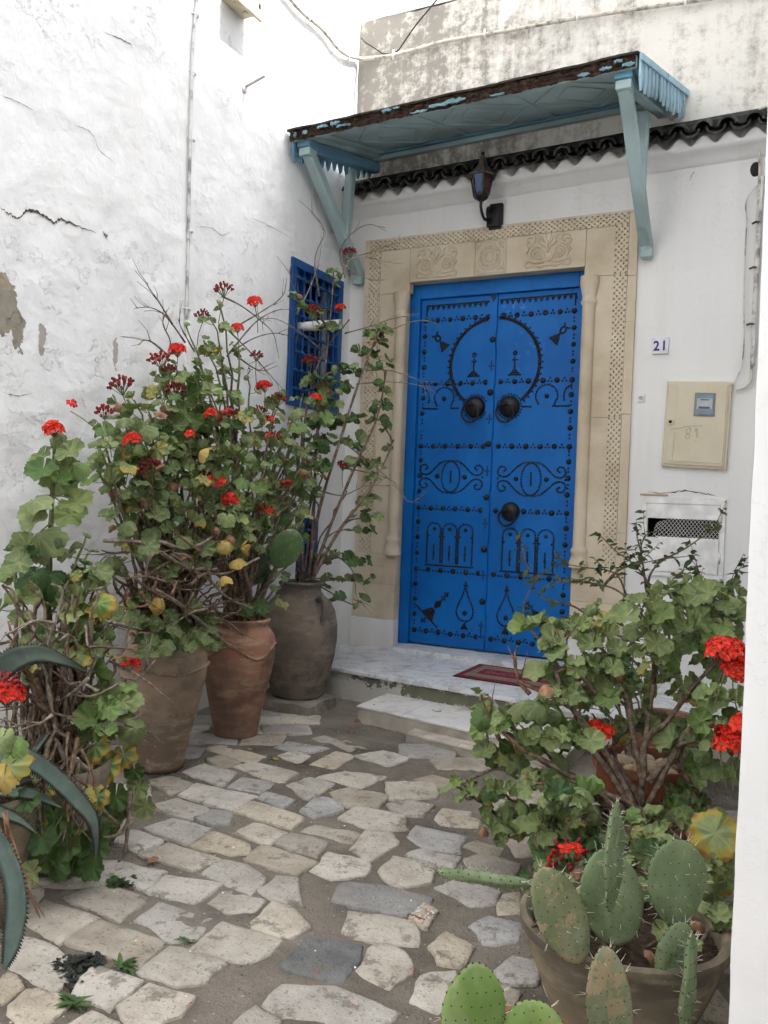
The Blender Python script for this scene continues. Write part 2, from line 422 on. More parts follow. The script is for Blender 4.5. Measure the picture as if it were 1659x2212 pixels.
ys = [-16, -12, -9, -7, -5.5] + frange(-4.8, -3.7, .06) + frange(-3.7, WIN[0], .022) + frange(WIN[0], LOW[0], .022) + frange(LOW[0], LOW[1], .022) + frange(LOW[1], WIN[1], .022) + frange(WIN[1], .0, .022) + [.0, .3]
zs = [-.6] + frange(-.25, LOW[2], .022) + frange(LOW[2], LOW[3], .022) + frange(LOW[3], WIN[2], .022) + frange(WIN[2], WIN[3], .022) + frange(WIN[3], 4.8, .022) + [4.8, 5.3, 6.2]
side = sheet('side_wall', ys, zs, lambda y, z: (lumps((0, y, z)), y, z), MT['plaster_l'], [WIN, LOW])
tag(side, 'tall rough whitewashed side wall with peeling paint and a long crack', 'wall')
mb = MB()                                   # unseen block added behind that wall against light leaks, with the window niches
mb.box((-3.5, -16, -.6), (-.42, .3, 6.2))
mb.add([(-3.5, -16, 6.2), (.0, -16, 6.2), (.0, .3, 6.2), (-3.5, .3, 6.2)], [(0, 1, 2, 3)])
mb.build('backing_block', MT['plaster_r'], side)
for hole in (WIN, LOW):
    y0, y1, z0, z1 = hole; mb = MB(); a, b = .01, -.25
    mb.add([(a, y0, z0), (a, y1, z0), (a, y1, z1), (a, y0, z1), (b, y0, z0), (b, y1, z0), (b, y1, z1), (b, y0, z1)],
           [(0, 1, 5, 4), (1, 2, 6, 5), (2, 3, 7, 6), (3, 0, 4, 7)])
    mb.add([(b, y0, z0), (b, y1, z0), (b, y1, z1), (b, y0, z1)], [(0, 1, 2, 3)], 1)
    mb.build('window_niche', [MT['plaster_r'], MT['dark']], side)

# the long crack and its little hole, recessed look by a dark jagged sliver with a raised lip
def crack(pts, wid, parent, mat, seed, fn):
    """pts on the wall; fn maps a 2-vector offset (along, across) -> world"""
    rr = random.Random(seed); line = smooth_line(pts, 7); m_ = MB(); L = []; U = []
    for i, p in enumerate(line):
        t = i / (len(line) - 1); w_ = wid * (math.sin(math.pi * min(max(t, .03), .97)) ** .6) * rr.uniform(.35, 1.25)
        j = rr.uniform(-1, 1) * wid * .9
        L.append(fn(p, j - w_)); U.append(fn(p, j + w_))
    n_ = len(L); m_.add(L + U, [(i, i + 1, n_ + i + 1, n_ + i) for i in range(n_ - 1)])
    return m_.build('crack', mat, parent)
MT['crack'] = tex_speckle('crack_shadow', [(.3, (.03, .025, .02)), (.6, (.10, .085, .07)), (.8, (.2, .18, .15))], 40, 5, .95, .3, 60)
fx = lambda p, o: V((lumps((0, p.y, p.z)) + .003, p.y, p.z + o))
def wl(*uv): return [at(u, v, x=0) for u, v in uv]
crack(wl((0, 448), (22, 462), (40, 470), (60, 455), (90, 462), (118, 480), (132, 474), (165, 488), (208, 502)), .0075, side, MT['crack'], 1, fx)
crack(wl((223, 503), (226, 506), (231, 510), (233, 514)), .010, side, MT['crack'], 5, fx)
crack(wl((160, 270), (190, 282), (205, 300), (215, 325), (250, 355)), .002, side, MT['crack'], 2, fx)
crack(wl((225, 70), (255, 82), (280, 95), (286, 104)), .003, side, MT['crack'], 3, fx)
crack(wl((418, 490), (455, 492), (478, 508), (500, 500)), .0016, side, MT['crack'], 4, fx)
crack(wl((0, 205), (30, 216), (55, 228), (75, 240)), .002, side, MT['crack'], 8, fx)
crack(wl((8, 888 * .955), (40, 855), (68, 850)), .002, side, MT['crack'], 9, fx)
crack(wl((540, 470), (585, 490), (630, 515)), .0014, side, MT['crack'], 10, fx)

# ---- wall with the door
OX0, OX1, OZ1 = .50, 1.955, 2.95            # hole behind the stone surround
VEN = (2.43, 2.895, .99, 1.115)
xs = [-.3] + frange(-.02, OX0, .025) + frange(OX0, OX1, .05) + frange(OX1, VEN[0], .025) + frange(VEN[0], VEN[1], .025) + frange(VEN[1], 3.4, .025) + [3.4, 4.2]
zs = [-.6] + frange(-.25, 0, .05) + frange(0, VEN[2], .03) + frange(VEN[2], VEN[3], .025) + frange(VEN[3], OZ1, .03) + frange(OZ1, 3.62, .025) + [3.62]
door_wall = sheet('door_wall', xs, zs, lambda x, z: (x, -lumps((x, 5, z), .45), z), MT['plaster_b'], [(OX0, OX1, -.001, OZ1), VEN])
tag(door_wall, 'white plastered wall around the blue door, carrying the canopy', 'wall')
mb = MB(); mb.box((-.42, .32, -.6), (4.2, 3.5, 5.0)); mb.build('backing_block', MT['plaster_r'], door_wall)  # unseen block added so no light leaks in behind the door
xs = [-.3] + frange(-.02, 3.4, .03) + [3.4, 4.2]
zs = frange(3.60, 5.04, .03) + [5.04]
up = sheet('upper_wall', xs, zs, lambda x, z: (x, -lumps((x, 8, z), .8) + .0, z + (.04 * noise.noise(V((x * 2.2, 0, 3))) + .012 * noise.noise(V((x * 9, 0, 3))) if z > 5.0 else 0)), MT['plaster_u'], parent=door_wall)
up['label'] = 'upper wall stained dark by damp and lichen'
mb = MB(); mb.add([(-.3, 0.0, 5.05), (4.2, 0.0, 5.05), (4.2, .33, 5.0), (-.3, .33, 5.0)], [(0, 1, 2, 3)]); mb.build('wall_top', MT['plaster_u'], door_wall)
fy = lambda p, o: V((p.x, -lumps((p.x, 5, p.z), .45) - .003, p.z + o))
crack([at(u, v, y=0) for u, v in ((1500, 372), (1494, 380), (1490, 392))], .006, door_wall, MT['crack'], 11, fy)
crack([at(u, v, y=0) for u, v in ((1400, 1061), (1430, 1066), (1480, 1060), (1520, 1066), (1550, 1072))], .004, door_wall, MT['crack'], 12, fy)

# ---- wall on the right that closes the yard; its end face is the white strip beside the camera
prof_y = [-4.24, -1.75, .3]
mb = MB()
def rw(y0, y1, ztop):
    mb.box((3.335, y0, -.6), (5.2, y1, ztop))
def endz(p): return p
nx, nz = 12, 160
vs_ = []; fs_ = []
for j in range(nz + 1):
    for i in range(nx + 1):
        x = 3.335 + (i / nx) ** 1.5 * .9; z = -.3 + j / nz * 4.2
        dx = .006 * noise.noise(V((1, 2, z * 1.7))) + .003 * noise.noise(V((4, 2, z * 9)))
        vs_.append((x + (dx if i < 3 else 0), -4.24 - lumps((x, 3, z), .35) + (.010 if i == 0 else (.003 if i == 1 else 0)), z))
for j in range(nz):
    for i in range(nx): fs_.append((j * (nx + 1) + i, j * (nx + 1) + i + 1, (j + 1) * (nx + 1) + i + 1, (j + 1) * (nx + 1) + i))
rw(-4.215, -1.75, 10.6); rw(-1.75, .3, 9.05)
MT['scuff'] = plaster('white_paint_scuffed', (.80, .80, .80), .3)
yard = mb.build('yard_wall', MT['plaster_r'])
tag(yard, 'smooth white wall end at the right edge, close to the viewer', 'wall')
nb_ = MB(); nb_.box((4.9, -12, -.6), (7.5, -4.22, 9.4)); tag(nb_.build('unseen_sun_block', MT['plaster_r']), 'tall white block added to shade the paving, right of the viewer and out of the picture', 'sun blocker')  # unseen block added to keep the sun off the lower left paving
m2 = MB(); m2.add(vs_, fs_); m2.build('wall_end', MT['scuff'], yard, smooth=True)

# ================================================================== GROUND
gx = [-60, -20, -6, -2] + frange(-.3, 3.4, .016) + [3.4, 4, 8, 20, 60]
gy = [-60, -25, -12, -8, -6] + frange(-5.0, -1.0, .016) + [-1.0, 0, 2, 8, 30, 60]
def gz(x, y):
    f = 1.0 if (-.3 < x < 3.45 and -5.05 < y < -.95) else 0
    q = V((x, y, 0))
    return G + f * (.010 * noise.noise(q * 2.1) + .006 * noise.noise(q * 7.5 + V((5, 0, 2))) + .0045 * noise.noise(q * 17) + .0025 * noise.noise(q * 38))
def mortar():
    t = NT('mortar_ground'); a = t.noise(2.2, 5, .62); b = t.noise(24, 5, .72); f = t.noise(120, 1, .7)
    c = t.ramp(a, [(.3, (.095, .082, .066)), (.46, (.155, .137, .114)), (.6, (.225, .20, .168)), (.75, (.14, .13, .115))])
    c = t.mix(t.math('MULTIPLY', t.step(b, .5, .72), .45), c, (.20, .18, .152)); c = t.mix(t.math('MULTIPLY', t.step(f, .6, .7), .35), c, (.06, .052, .043))
    return t.fin(c, .95, t.bump(t.math('ADD', b, t.math('MULTIPLY', f, .5)), .9, .016), .12)
MT['mortar'] = mortar()
ground = sheet('ground', gx, gy, lambda x, y: (x, y, gz(x, y)), MT['mortar'])
tag(ground, kind='structure')

def cobble_mat(name, c0, c1, c2):
    t = NT(name); a = t.noise(5, 3, .65); b = t.noise(28, 4, .72); f = t.noise(90, 1); g_ = t.noise(9, 5, .75, vec=t.map(t.pos(), (1, 1, 1), (4, 9, 0)))
    c = t.ramp(a, [(.3, c1), (.5, c0), (.72, c2)])
    hs = t.n('ShaderNodeHueSaturation'); t.set(hs.inputs['Color'], c); r_ = t.rnd()
    t.set(hs.inputs['Value'], t.math('ADD', t.math('MULTIPLY', r_, .42), .80)); t.set(hs.inputs['Saturation'], t.math('ADD', t.math('MULTIPLY', t.math('FRACT', t.math('MULTIPLY', r_, 7.3)), .8), .5)); c = hs.outputs[0]
    c = t.mix(t.math('MULTIPLY', t.step(b, .52, .68), .35), c, tuple(q * .62 for q in c1))
    c = t.mix(t.math('MULTIPLY', t.step(g_, .56, .64), .7), c, (.165, .145, .12))
    c = t.mix(t.math('MULTIPLY', t.step(f, .64, .70), .5), c, (.10, .088, .074))
    return t.fin(c, .88, t.bump(t.math('ADD', t.math('ADD', b, t.math('MULTIPLY', a, .8)), t.math('MULTIPLY', f, .35)), .85, .014), .15)
MT['cob'] = cobble_mat('pale_limestone', (.415, .375, .315), (.32, .284, .232), (.50, .46, .395))
MT['cobw'] = cobble_mat('warm_limestone', (.365, .315, .25), (.29, .24, .185), (.43, .38, .31))
MT['cobb'] = cobble_mat('blue_grey_stone', (.315, .305, .29), (.245, .238, .225), (.39, .38, .365))
MT['cobd'] = cobble_mat('dark_grey_stone', (.18, .182, .182), (.13, .132, .134), (.24, .242, .242))

def gq(*pts): return [at((x / 1.106) * .6636, (2400 + y / 1.106) * .6636, z=G) for x, y in pts]
def rq(*pts): return [at((1350 + x / 1.4426) * .6636, (2400 + y / 1.4426) * .6636, z=G) for x, y in pts]
ST = [
 ('c', gq((845,270),(915,235),(1088,290),(1040,333))), ('c', gq((655,212),(715,175),(915,215),(825,260))),
 ('c', gq((860,115),(915,97),(1048,130),(1000,167))), ('b', gq((835,182),(880,155),(975,170),(935,203))),
 ('b', gq((925,225),(960,202),(1060,232),(1015,258))), ('c', gq((1045,180),(1120,152),(1192,172),(1110,222))),
 ('c', gq((1150,150),(1250,132),(1365,145),(1290,178))), ('c', gq((1195,205),(1260,188),(1390,212),(1350,250),(1245,252))),
 ('b', gq((1095,268),(1140,225),(1240,235),(1225,265),(1140,290))), ('c', gq((1235,295),(1290,258),(1440,290),(1450,335),(1350,340))),
 ('c', gq((865,350),(920,322),(1025,350),(960,390))), ('w', gq((1000,390),(1050,357),(1168,385),(1130,430))),
 ('c', gq((1105,345),(1150,327),(1290,352),(1260,382))), ('c', gq((1270,405),(1320,342),(1400,350),(1425,390),(1330,445))),
 ('c', gq((690,395),(765,345),(890,390),(885,422),(830,425))), ('c', gq((525,335),(625,302),(755,340),(680,392))),
 ('c', gq((560,255),(640,230),(750,265),(680,297))), ('b', gq((710,295),(765,270),(830,280),(820,310),(770,318))),
 ('c', gq((890,450),(950,397),(1130,455),(1060,500))), ('c', gq((515,432),(610,390),(790,445),(690,480))),
 ('c', gq((735,500),(800,450),(890,470),(950,510),(900,570))), ('c', gq((360,490),(440,455),(600,490),(520,557))),
 ('c', gq((525,560),(600,508),(785,540),(690,605))), ('c', gq((245,585),(355,525),(525,580),(425,662))),
 ('c', gq((75,660),(165,595),(345,660),(215,742))), ('c', gq((505,665),(580,603),(755,665),(690,735),(610,740))),
 ('c', gq((245,740),(365,670),(590,745),(490,830))), ('c', gq((690,770),(800,672),(1015,740),(960,785),(900,822))),
 ('c', gq((910,690),(985,615),(1040,625),(1098,685),(1010,722))), ('c', gq((500,850),(620,757),(810,820),(735,885),(640,905))),
 ('c', gq((45,840),(95,725),(200,765),(270,830),(190,915))), ('c', gq((270,930),(340,835),(500,890),(400,985))),
 ('c', gq((430,980),(540,905),(690,945),(650,1005),(560,1040),(470,1045))), ('c', gq((-40,920),(30,860),(95,910),(0,975))),
 ('c', gq((40,980),(100,915),(240,960),(160,1035),(80,1050))), ('c', gq((250,1050),(330,1000),(430,1040),(380,1100),(270,1100))),
 ('c', gq((980,970),(1040,910),(1200,915),(1390,1000),(1300,1045),(1050,1010))), ('d', gq((1050,830),(1120,745),(1285,765),(1275,815),(1225,880))),
 ('c', gq((1290,845),(1350,755),(1450,785),(1470,850),(1400,895))), ('c', gq((1250,700),(1270,640),(1495,665),(1490,745),(1330,735))),
 ('b', gq((1225,590),(1245,535),(1400,545),(1540,585),(1530,630),(1400,635))), ('c', gq((940,560),(1000,515),(1060,520),(1080,600),(1000,590))),
 ('c', gq((770,600),(830,555),(935,590),(900,625),(820,630))), ('c', gq((1140,485),(1190,430),(1320,455),(1300,495),(1200,510))),
 ('c', gq((1385,490),(1430,445),(1550,470),(1530,520),(1430,535))), ('b', gq((1480,365),(1510,330),(1659,365),(1640,415),(1540,400))),
 ('w', gq((1410,245),(1460,232),(1540,250),(1510,280),(1430,272))), ('c', gq((1560,300),(1590,260),(1700,275),(1680,330),(1590,325))),
 ('b', gq((1000,40),(1040,22),(1165,45),(1100,57))), ('c', gq((1135,10),(1170,0),(1305,40),(1250,52))),
 ('c', gq((1020,70),(1060,55),(1105,70),(1070,90))), ('c', gq((1140,95),(1210,60),(1260,75),(1200,107))),
 ('c', gq((680,130),(740,105),(835,135),(790,172))), ('c', gq((560,160),(610,150),(685,170),(610,200))),
 ('c', gq((750,45),(800,35),(940,70),(890,92))), ('c', gq((750,85),(800,72),(855,95),(800,112))),
 ('c', gq((860,1040),(920,1000),(1000,1030),(960,1090),(880,1090))), ('c', gq((400,378),(480,345),(575,378),(500,410))),
 ('c', gq((1480,430),(1530,415),(1640,440),(1610,470))),
 ('c', rq((95,375),(140,345),(330,400),(310,440),(140,420))), ('c', rq((260,590),(330,565),(460,610),(430,655),(290,630))),
 ('c', rq((140,720),(230,690),(395,740),(380,790),(270,790))), ('c', rq((380,785),(410,750),(480,750),(490,830),(400,830))),
 ('c', rq((20,1230),(50,1140),(165,1130),(180,1230),(100,1270))), ('c', rq((105,1000),(150,950),(240,1000),(200,1060),(130,1045))),
 ('c', rq((410,1110),(470,1060),(560,1080),(580,1160),(450,1150))), ('c', rq((330,1270),(400,1190),(470,1220),(450,1290))),
 ('b', rq((300,900),(350,860),(460,890),(450,950),(340,950))), ('c', rq((-40,860),(40,780),(110,830),(60,900))),
 ('c', rq((240,520),(300,500),(400,530),(370,560))), ('c', gq((1180,28),(1250,10),(1290,25),(1230,40))),
 ('c', gq((1300,70),(1380,55),(1470,75),(1400,98))), ('w', gq((1500,160),(1560,145),(1650,165),(1600,190))),
]
def inside_poly(p, poly):
    c_ = False; j = len(poly) - 1
    for i in range(len(poly)):
        a, b = poly[i], poly[j]
        if (a.y > p[1]) != (b.y > p[1]) and p[0] < (b.x - a.x) * (p[1] - a.y) / (b.y - a.y) + a.x: c_ = not c_
        j = i
    return c_
cents = [sum(p, V()) / len(p) for k, p in ST]
ax1, ax2 = V((.83, .56, 0)), V((-.52, .85, 0))       # run of the courses
rr = random.Random(5)
for i in range(-14, 26):
    for j in range(-16, 16):
        c_ = V((1.6, -2.8, 0)) + ax1 * (i * .27 + (j % 2) * .13 + rr.uniform(-.03, .03)) + ax2 * (j * .215 + rr.uniform(-.02, .02))
        if not (.05 < c_.x < 3.25 and -5.2 < c_.y < -1.35): continue
        if c_.x > 1.3 and c_.y > -2.1 and rr.random() < .55: continue   # smooth screed in front of the steps
        if c_.x > .9 and c_.y > -1.72: continue
        if any((V((c_.x, c_.y)) - V((q.x, q.y))).length < .185 for q in cents): continue
        hx, hy = rr.uniform(.11, .135), rr.uniform(.085, .105)
        pl = [V((c_.x, c_.y, G)) + ax1 * (sx * hx + rr.uniform(-.02, .02)) + ax2 * (sy * hy + rr.uniform(-.02, .02)) for sx, sy in ((-1, -1), (1, -1), (1, 1), (-1, 1))]
        ST.append((rr.choice('cccccccwb'), pl))
def edge_dist(p, poly):
    best = 9
    for i in range(len(poly)):
        a, b = poly[i], poly[(i + 1) % len(poly)]; ab = b - a; t = max(0, min(1, (p - a).dot(ab) / max(1e-9, ab.length_squared))); best = min(best, (p - a - ab * t).length)
    return -best if inside_poly((p.x, p.y), poly) else best
cents = [sum(p, V()) / len(p) for k, p in ST]
for si, (k, poly) in enumerate(ST):
    c_ = sum(poly, V()) / len(poly); n_ = len(poly); ol = []
    area = sum(poly[i].x * poly[(i + 1) % n_].y - poly[(i + 1) % n_].x * poly[i].y for i in range(n_))
    if area < 0: poly = poly[::-1]
    for i in range(n_):
        a, b, z_ = poly[i], poly[(i + 1) % n_], poly[i - 1]
        ol.append(a * .99 + z_ * .005 + b * .005); m_ = max(1, round((b - a).length / .045))
        for s_ in range(1, m_ + 1):
            t = s_ / (m_ + 1); ol.append(a.lerp(b, t))
    near = [q for j, (k2, q) in enumerate(ST) if j != si and (cents[j] - c_).length < .6]
    al = [min(.034, max(-.03, min([edge_dist(p, q) for q in near] or [9]) / 2 - .008)) / max(.05, (p - c_).length) for p in ol]
    fs = sorted(al)[int(len(al) * .55)]
    ol = [c_ + (p - c_) * (1 + min(fs, a_ + .10)) for p, a_ in zip(ol, al)]
    ol = [p + wobble(p, 16, .009) + wobble(p, 45, .009) for p in ol]; sd_ = rr.uniform(0, 99)
    tilt = V((rr.uniform(-.03, .03), rr.uniform(-.03, .03), 0)); up_ = rr.uniform(.001, .008)
    def zz(p, e): return G + up_ + e + (p - c_).dot(tilt) * .6 + .002 * noise.noise(p * 18)
    n_ = len(ol); vs_ = [V((p.x, p.y, G - .035)) for p in ol] + [V((p.x, p.y, zz(p, .000))) for p in ol]
    inn = [c_.lerp(p, .93) for p in ol]; vs_ += [V((p.x, p.y, zz(p, .005))) for p in inn]; vs_ += [V((p.x, p.y, zz(p, .006))) for p in (c_.lerp(q, .70) for q in ol)]; vs_.append(V((c_.x, c_.y, zz(c_, .007))))
    fs_ = []
    for i in range(n_):
        q = (i + 1) % n_
        fs_ += [(i, q, n_ + q, n_ + i), (n_ + i, n_ + q, 2 * n_ + q, 2 * n_ + i), (2 * n_ + i, 2 * n_ + q, 3 * n_ + q, 3 * n_ + i), (3 * n_ + i, 3 * n_ + q, 4 * n_)]
    mb = MB(); mb.add(vs_, fs_); mb.build('paving_stone', {'c': MT['cob'], 'w': MT['cobw'], 'b': MT['cobb'], 'd': MT['cobd']}[k], ground, smooth=True)
# ================================================================== PORCH AND STEPS
def quadprism(mb, q, z0, z1, mi=0):
    mb.hexa([(x, y, z0) for x, y in q] + [(x, y, z1) for x, y in q], mi)
def pf(x): return -.925 - .115 * x            # front edge of the porch
porch = empty('porch', (1.7, -.6, G)); tag(porch, 'low marble porch in front of the blue door', 'porch')
mb = MB(); quadprism(mb, [(.2, pf(.2) + .03), (3.33, pf(3.33) + .03), (3.33, .05), (.02, .05)], -.4, -.027)
MT['riser'] = plaster('stained_riser', (.52, .50, .45), .9, stains=False, patches=[((1.45, -1.06, -.07), (.5, .3, .05), (.17, .17, .12), 1.6), ((.8, -1.0, -.05), (.14, .3, .02), (.2, .19, .17), 2.0)])
mb.build('riser', MT['riser'], porch)
xb = [-.0, .42, .93, 1.44, 1.95, 2.46, 2.97, 3.33]
for i in range(len(xb) - 1):
    x0, x1 = xb[i] + .002, xb[i + 1] - .002
    mb = MB(); quadprism(mb, [(x0, pf(x0)), (x1, pf(x1)), (x1, pf(x1) + .46), (x0, pf(x0) + .46)], -.025, -.0005 * (i % 2))
    mb.build('marble_slab', MT['marble'], porch, bevel=.004)
    o = .22 if i else 0
    mb = MB(); xa, xc = x0 + (.12 if i else 0), x1 + .12
    if i == len(xb) - 2: xc = 3.33
    quadprism(mb, [(xa, pf(xa) + .463), (xc, pf(xc) + .463), (xc, .0), (xa, .0)], -.026, -.002)
    mb.build('marble_slab', MT['marble'], porch, bevel=.003)
th = MB(); th.hexa([(.53, -.135, -.01), (1.93, -.2, -.01), (1.93, .12, -.01), (.53, .12, -.01), (.53, -.135, .032), (1.93, -.2, .032), (1.93, .12, .032), (.53, .12, .032)])
th.build('threshold', MT['marble'], porch, bevel=.008)

st2 = empty('doorstep', (1.5, -1.3, G)); tag(st2, 'white tiled step below the porch', 'step')
def s2f(x): return -1.245 - .183 * x
mb = MB(); quadprism(mb, [(.972, s2f(.972)), (2.35, s2f(2.35)), (2.35, pf(2.35) + .04), (.972, pf(.972) + .04)], -.42, -.127)
mb.build('step_base', MT['oldtile'], st2, bevel=.006)
xb = [.966, 1.30, 1.66, 2.02, 2.36]
for i in range(4):
    x0, x1 = xb[i] + .0012, xb[i + 1] - .0012
    mb = MB(); quadprism(mb, [(x0, s2f(x0) - .006), (x1, s2f(x1) - .006), (x1, pf(x1) + .028), (x0, pf(x0) + .028)], -.126, -.115 - .0006 * (i % 2))
    mb.build('tile', MT['steptile'], st2, bevel=.002)

st3 = empty('low_step', (1.6, -1.55, G)); tag(st3, 'smallest worn tiled step on the paving, in front of the white step', 'step')
def s3(x): return -1.370 - .198 * x
mb = MB(); quadprism(mb, [(1.41, s3(1.41)), (1.868, s3(1.868)), (1.86, s2f(1.86) - .01), (1.405, s2f(1.405) - .01)], -.42, -.180); mb.build('step_base', MT['cement'], st3, bevel=.008)
for i in range(4):
    x0 = 1.408 + i * .1145 + .001; x1 = 1.408 + (i + 1) * .1145 - .001
    for k in range(2):
        y0 = lambda x: s3(x) - .004 + k * ((s2f(x) - .012) - s3(x)) / 2 + .001
        y1 = lambda x: s3(x) - .004 + (k + 1) * ((s2f(x) - .012) - s3(x)) / 2 - .001
        mb = MB(); quadprism(mb, [(x0, y0(x0)), (x1, y0(x1)), (x1, y1(x1)), (x0, y1(x0))], -.1795, -.167 + R.uniform(-.002, .001)); mb.build('tile', MT['oldtile'], st3, bevel=.003)

# ---- doormat
def text_mesh(body, size, extrude=0.0, bold=False, ax='CENTER'):
    cu = bpy.data.curves.new('lettering', 'FONT'); cu.body = body; cu.size = size; cu.extrude = extrude; cu.align_x = ax; cu.align_y = 'CENTER'
    if bold: cu.offset = size * .028; cu.space_character = 1.2
    cu.resolution_u = 4
    o = bpy.data.objects.new('tmp_text', cu); COL.objects.link(o)
    dg = bpy.context.evaluated_depsgraph_get(); dg.update()
    me = bpy.data.meshes.new_from_object(o.evaluated_get(dg)); bpy.data.objects.remove(o, do_unlink=True)
    return me
def fibre(name, c0, c1):
    t = NT(name); n_ = t.noise(260, 1, .7); a = t.noise(9, 4, .7)
    c = t.mix(t.step(t.math('ADD', t.math('MULTIPLY', n_, .6), t.math('MULTIPLY', a, .4)), .35, .65), c0, c1)
    return t.fin(c, .98, t.bump(n_, .8, .004), .05)
MT['mat_red'] = fibre('red_carpet', (.15, .022, .035), (.24, .05, .07)); MT['mat_grey'] = fibre('worn_carpet', (.17, .13, .11), (.28, .23, .20)); MT['mat_edge'] = fibre('mat_edging', (.04, .02, .022), (.10, .04, .045))
MT['mat_let'] = fibre('mat_lettering', (.24, .10, .11), (.33, .16, .165))
mat = empty('doormat', (1.72, -.5, 0)); tag(mat, 'worn red and grey doormat with the word WELCOME on the marble porch', 'doormat')
def mquad(x0, x1, t0, t1, z0, z1, m_, nm):
    f = lambda x, t: -.762 - .068 * (x - 1.33) + t * .53
    mb = MB(); quadprism(mb, [(x0, f(x0, t0)), (x1, f(x1, t0)), (x1, f(x1, t1)), (x0, f(x0, t1))], z0, z1)
    return mb.build(nm, m_, mat, bevel=.0015)
mquad(1.33, 2.10, 0, 1, .001, .007, MT['mat_edge'], 'edging'); mquad(1.345, 2.085, .03, .97, .0072, .0095, MT['mat_red'], 'border')
mquad(1.385, 2.045, .12, .88, .0096, .0115, MT['mat_grey'], 'field'); mquad(1.44, 1.99, .30, .66, .0116, .0130, MT['mat_red'], 'band')
me = text_mesh('WELCOME', .115); me.materials.append(MT['mat_let'])
o = inst('lettering', me, mat, Matrix.Translation((1.715, -.535, .0142)) @ Matrix.Rotation(rad(180 - 3.8), 4, 'Z') @ Matrix.Scale(.86, 4, (1, 0, 0)))

# ================================================================== STONE SURROUND
dw = empty('stone_doorway', (1.22, -.03, 0)); tag(dw, 'carved sandstone surround of the blue door with lattice bands and columns', 'door surround')
YF = -.032
def sblock(x0, x1, z0, z1, nm='stone_block', y0=YF, y1=.05, bev=.0035, mat_=None, parent=dw):
    mb = MB(); g = .0008
    mb.box((x0 + g, y0, z0 + g), (x1 - g, y1, z1 - g)); return mb.build(nm, mat_ or MT['stone'], parent, bevel=bev)
def lattice(x0, x1, z0, z1, ncol, nrow, horizontal=False):
    """flat band pierced by sunk diamonds in quincunx"""
    mb = MB(); mb2 = MB(); y = YF - .002; dy = .016
    dx, dz = (x1 - x0) / ncol, (z1 - z0) / nrow
    for i in range(ncol):
        for j in range(nrow):
            a, b = x0 + i * dx, z0 + j * dz; c_, d = a + dx, b + dz; mx, mz = (a + c_) / 2, (b + d) / 2
            if (i + j) % 2 == 0:
                s_ = .86; hx, hz = dx / 2 * s_ * 1.08, dz / 2 * s_ * 1.08
                P = [(a, y, b), (c_, y, b), (c_, y, d), (a, y, d), (mx - hx, y, mz), (mx, y, mz - hz), (mx + hx, y, mz), (mx, y, mz + hz)]
                k = .62
                P += [(mx - hx * k, y + dy, mz), (mx, y + dy, mz - hz * k), (mx + hx * k, y + dy, mz), (mx, y + dy, mz + hz * k)]
                mb.add(P, [(0, 1, 5), (0, 5, 4), (1, 2, 6), (1, 6, 5), (2, 3, 7), (2, 7, 6), (3, 0, 4), (3, 4, 7), (4, 5, 9, 8), (5, 6, 10, 9), (6, 7, 11, 10), (7, 4, 8, 11), (8, 9, 10, 11)])
            else:
                mb.add([(a, y, b), (c_, y, b), (c_, y, d), (a, y, d)], [(0, 1, 2, 3)])
    mb.add([(x0, y, z0), (x1, y, z0), (x1, y, z1), (x0, y, z1), (x0, .04, z0), (x1, .04, z0), (x1, .04, z1), (x0, .04, z1)], [(0, 4, 5, 1), (1, 5, 6, 2), (2, 6, 7, 3), (3, 7, 4, 0)])
    return mb.build('lattice_band', MT['stone'], dw)
XL = [.146, .188, .286, .44, .545]; XR = [1.925, 2.005, 2.135, 2.228, 2.291]
cuts = [.50, .62, 1.81, 2.81]
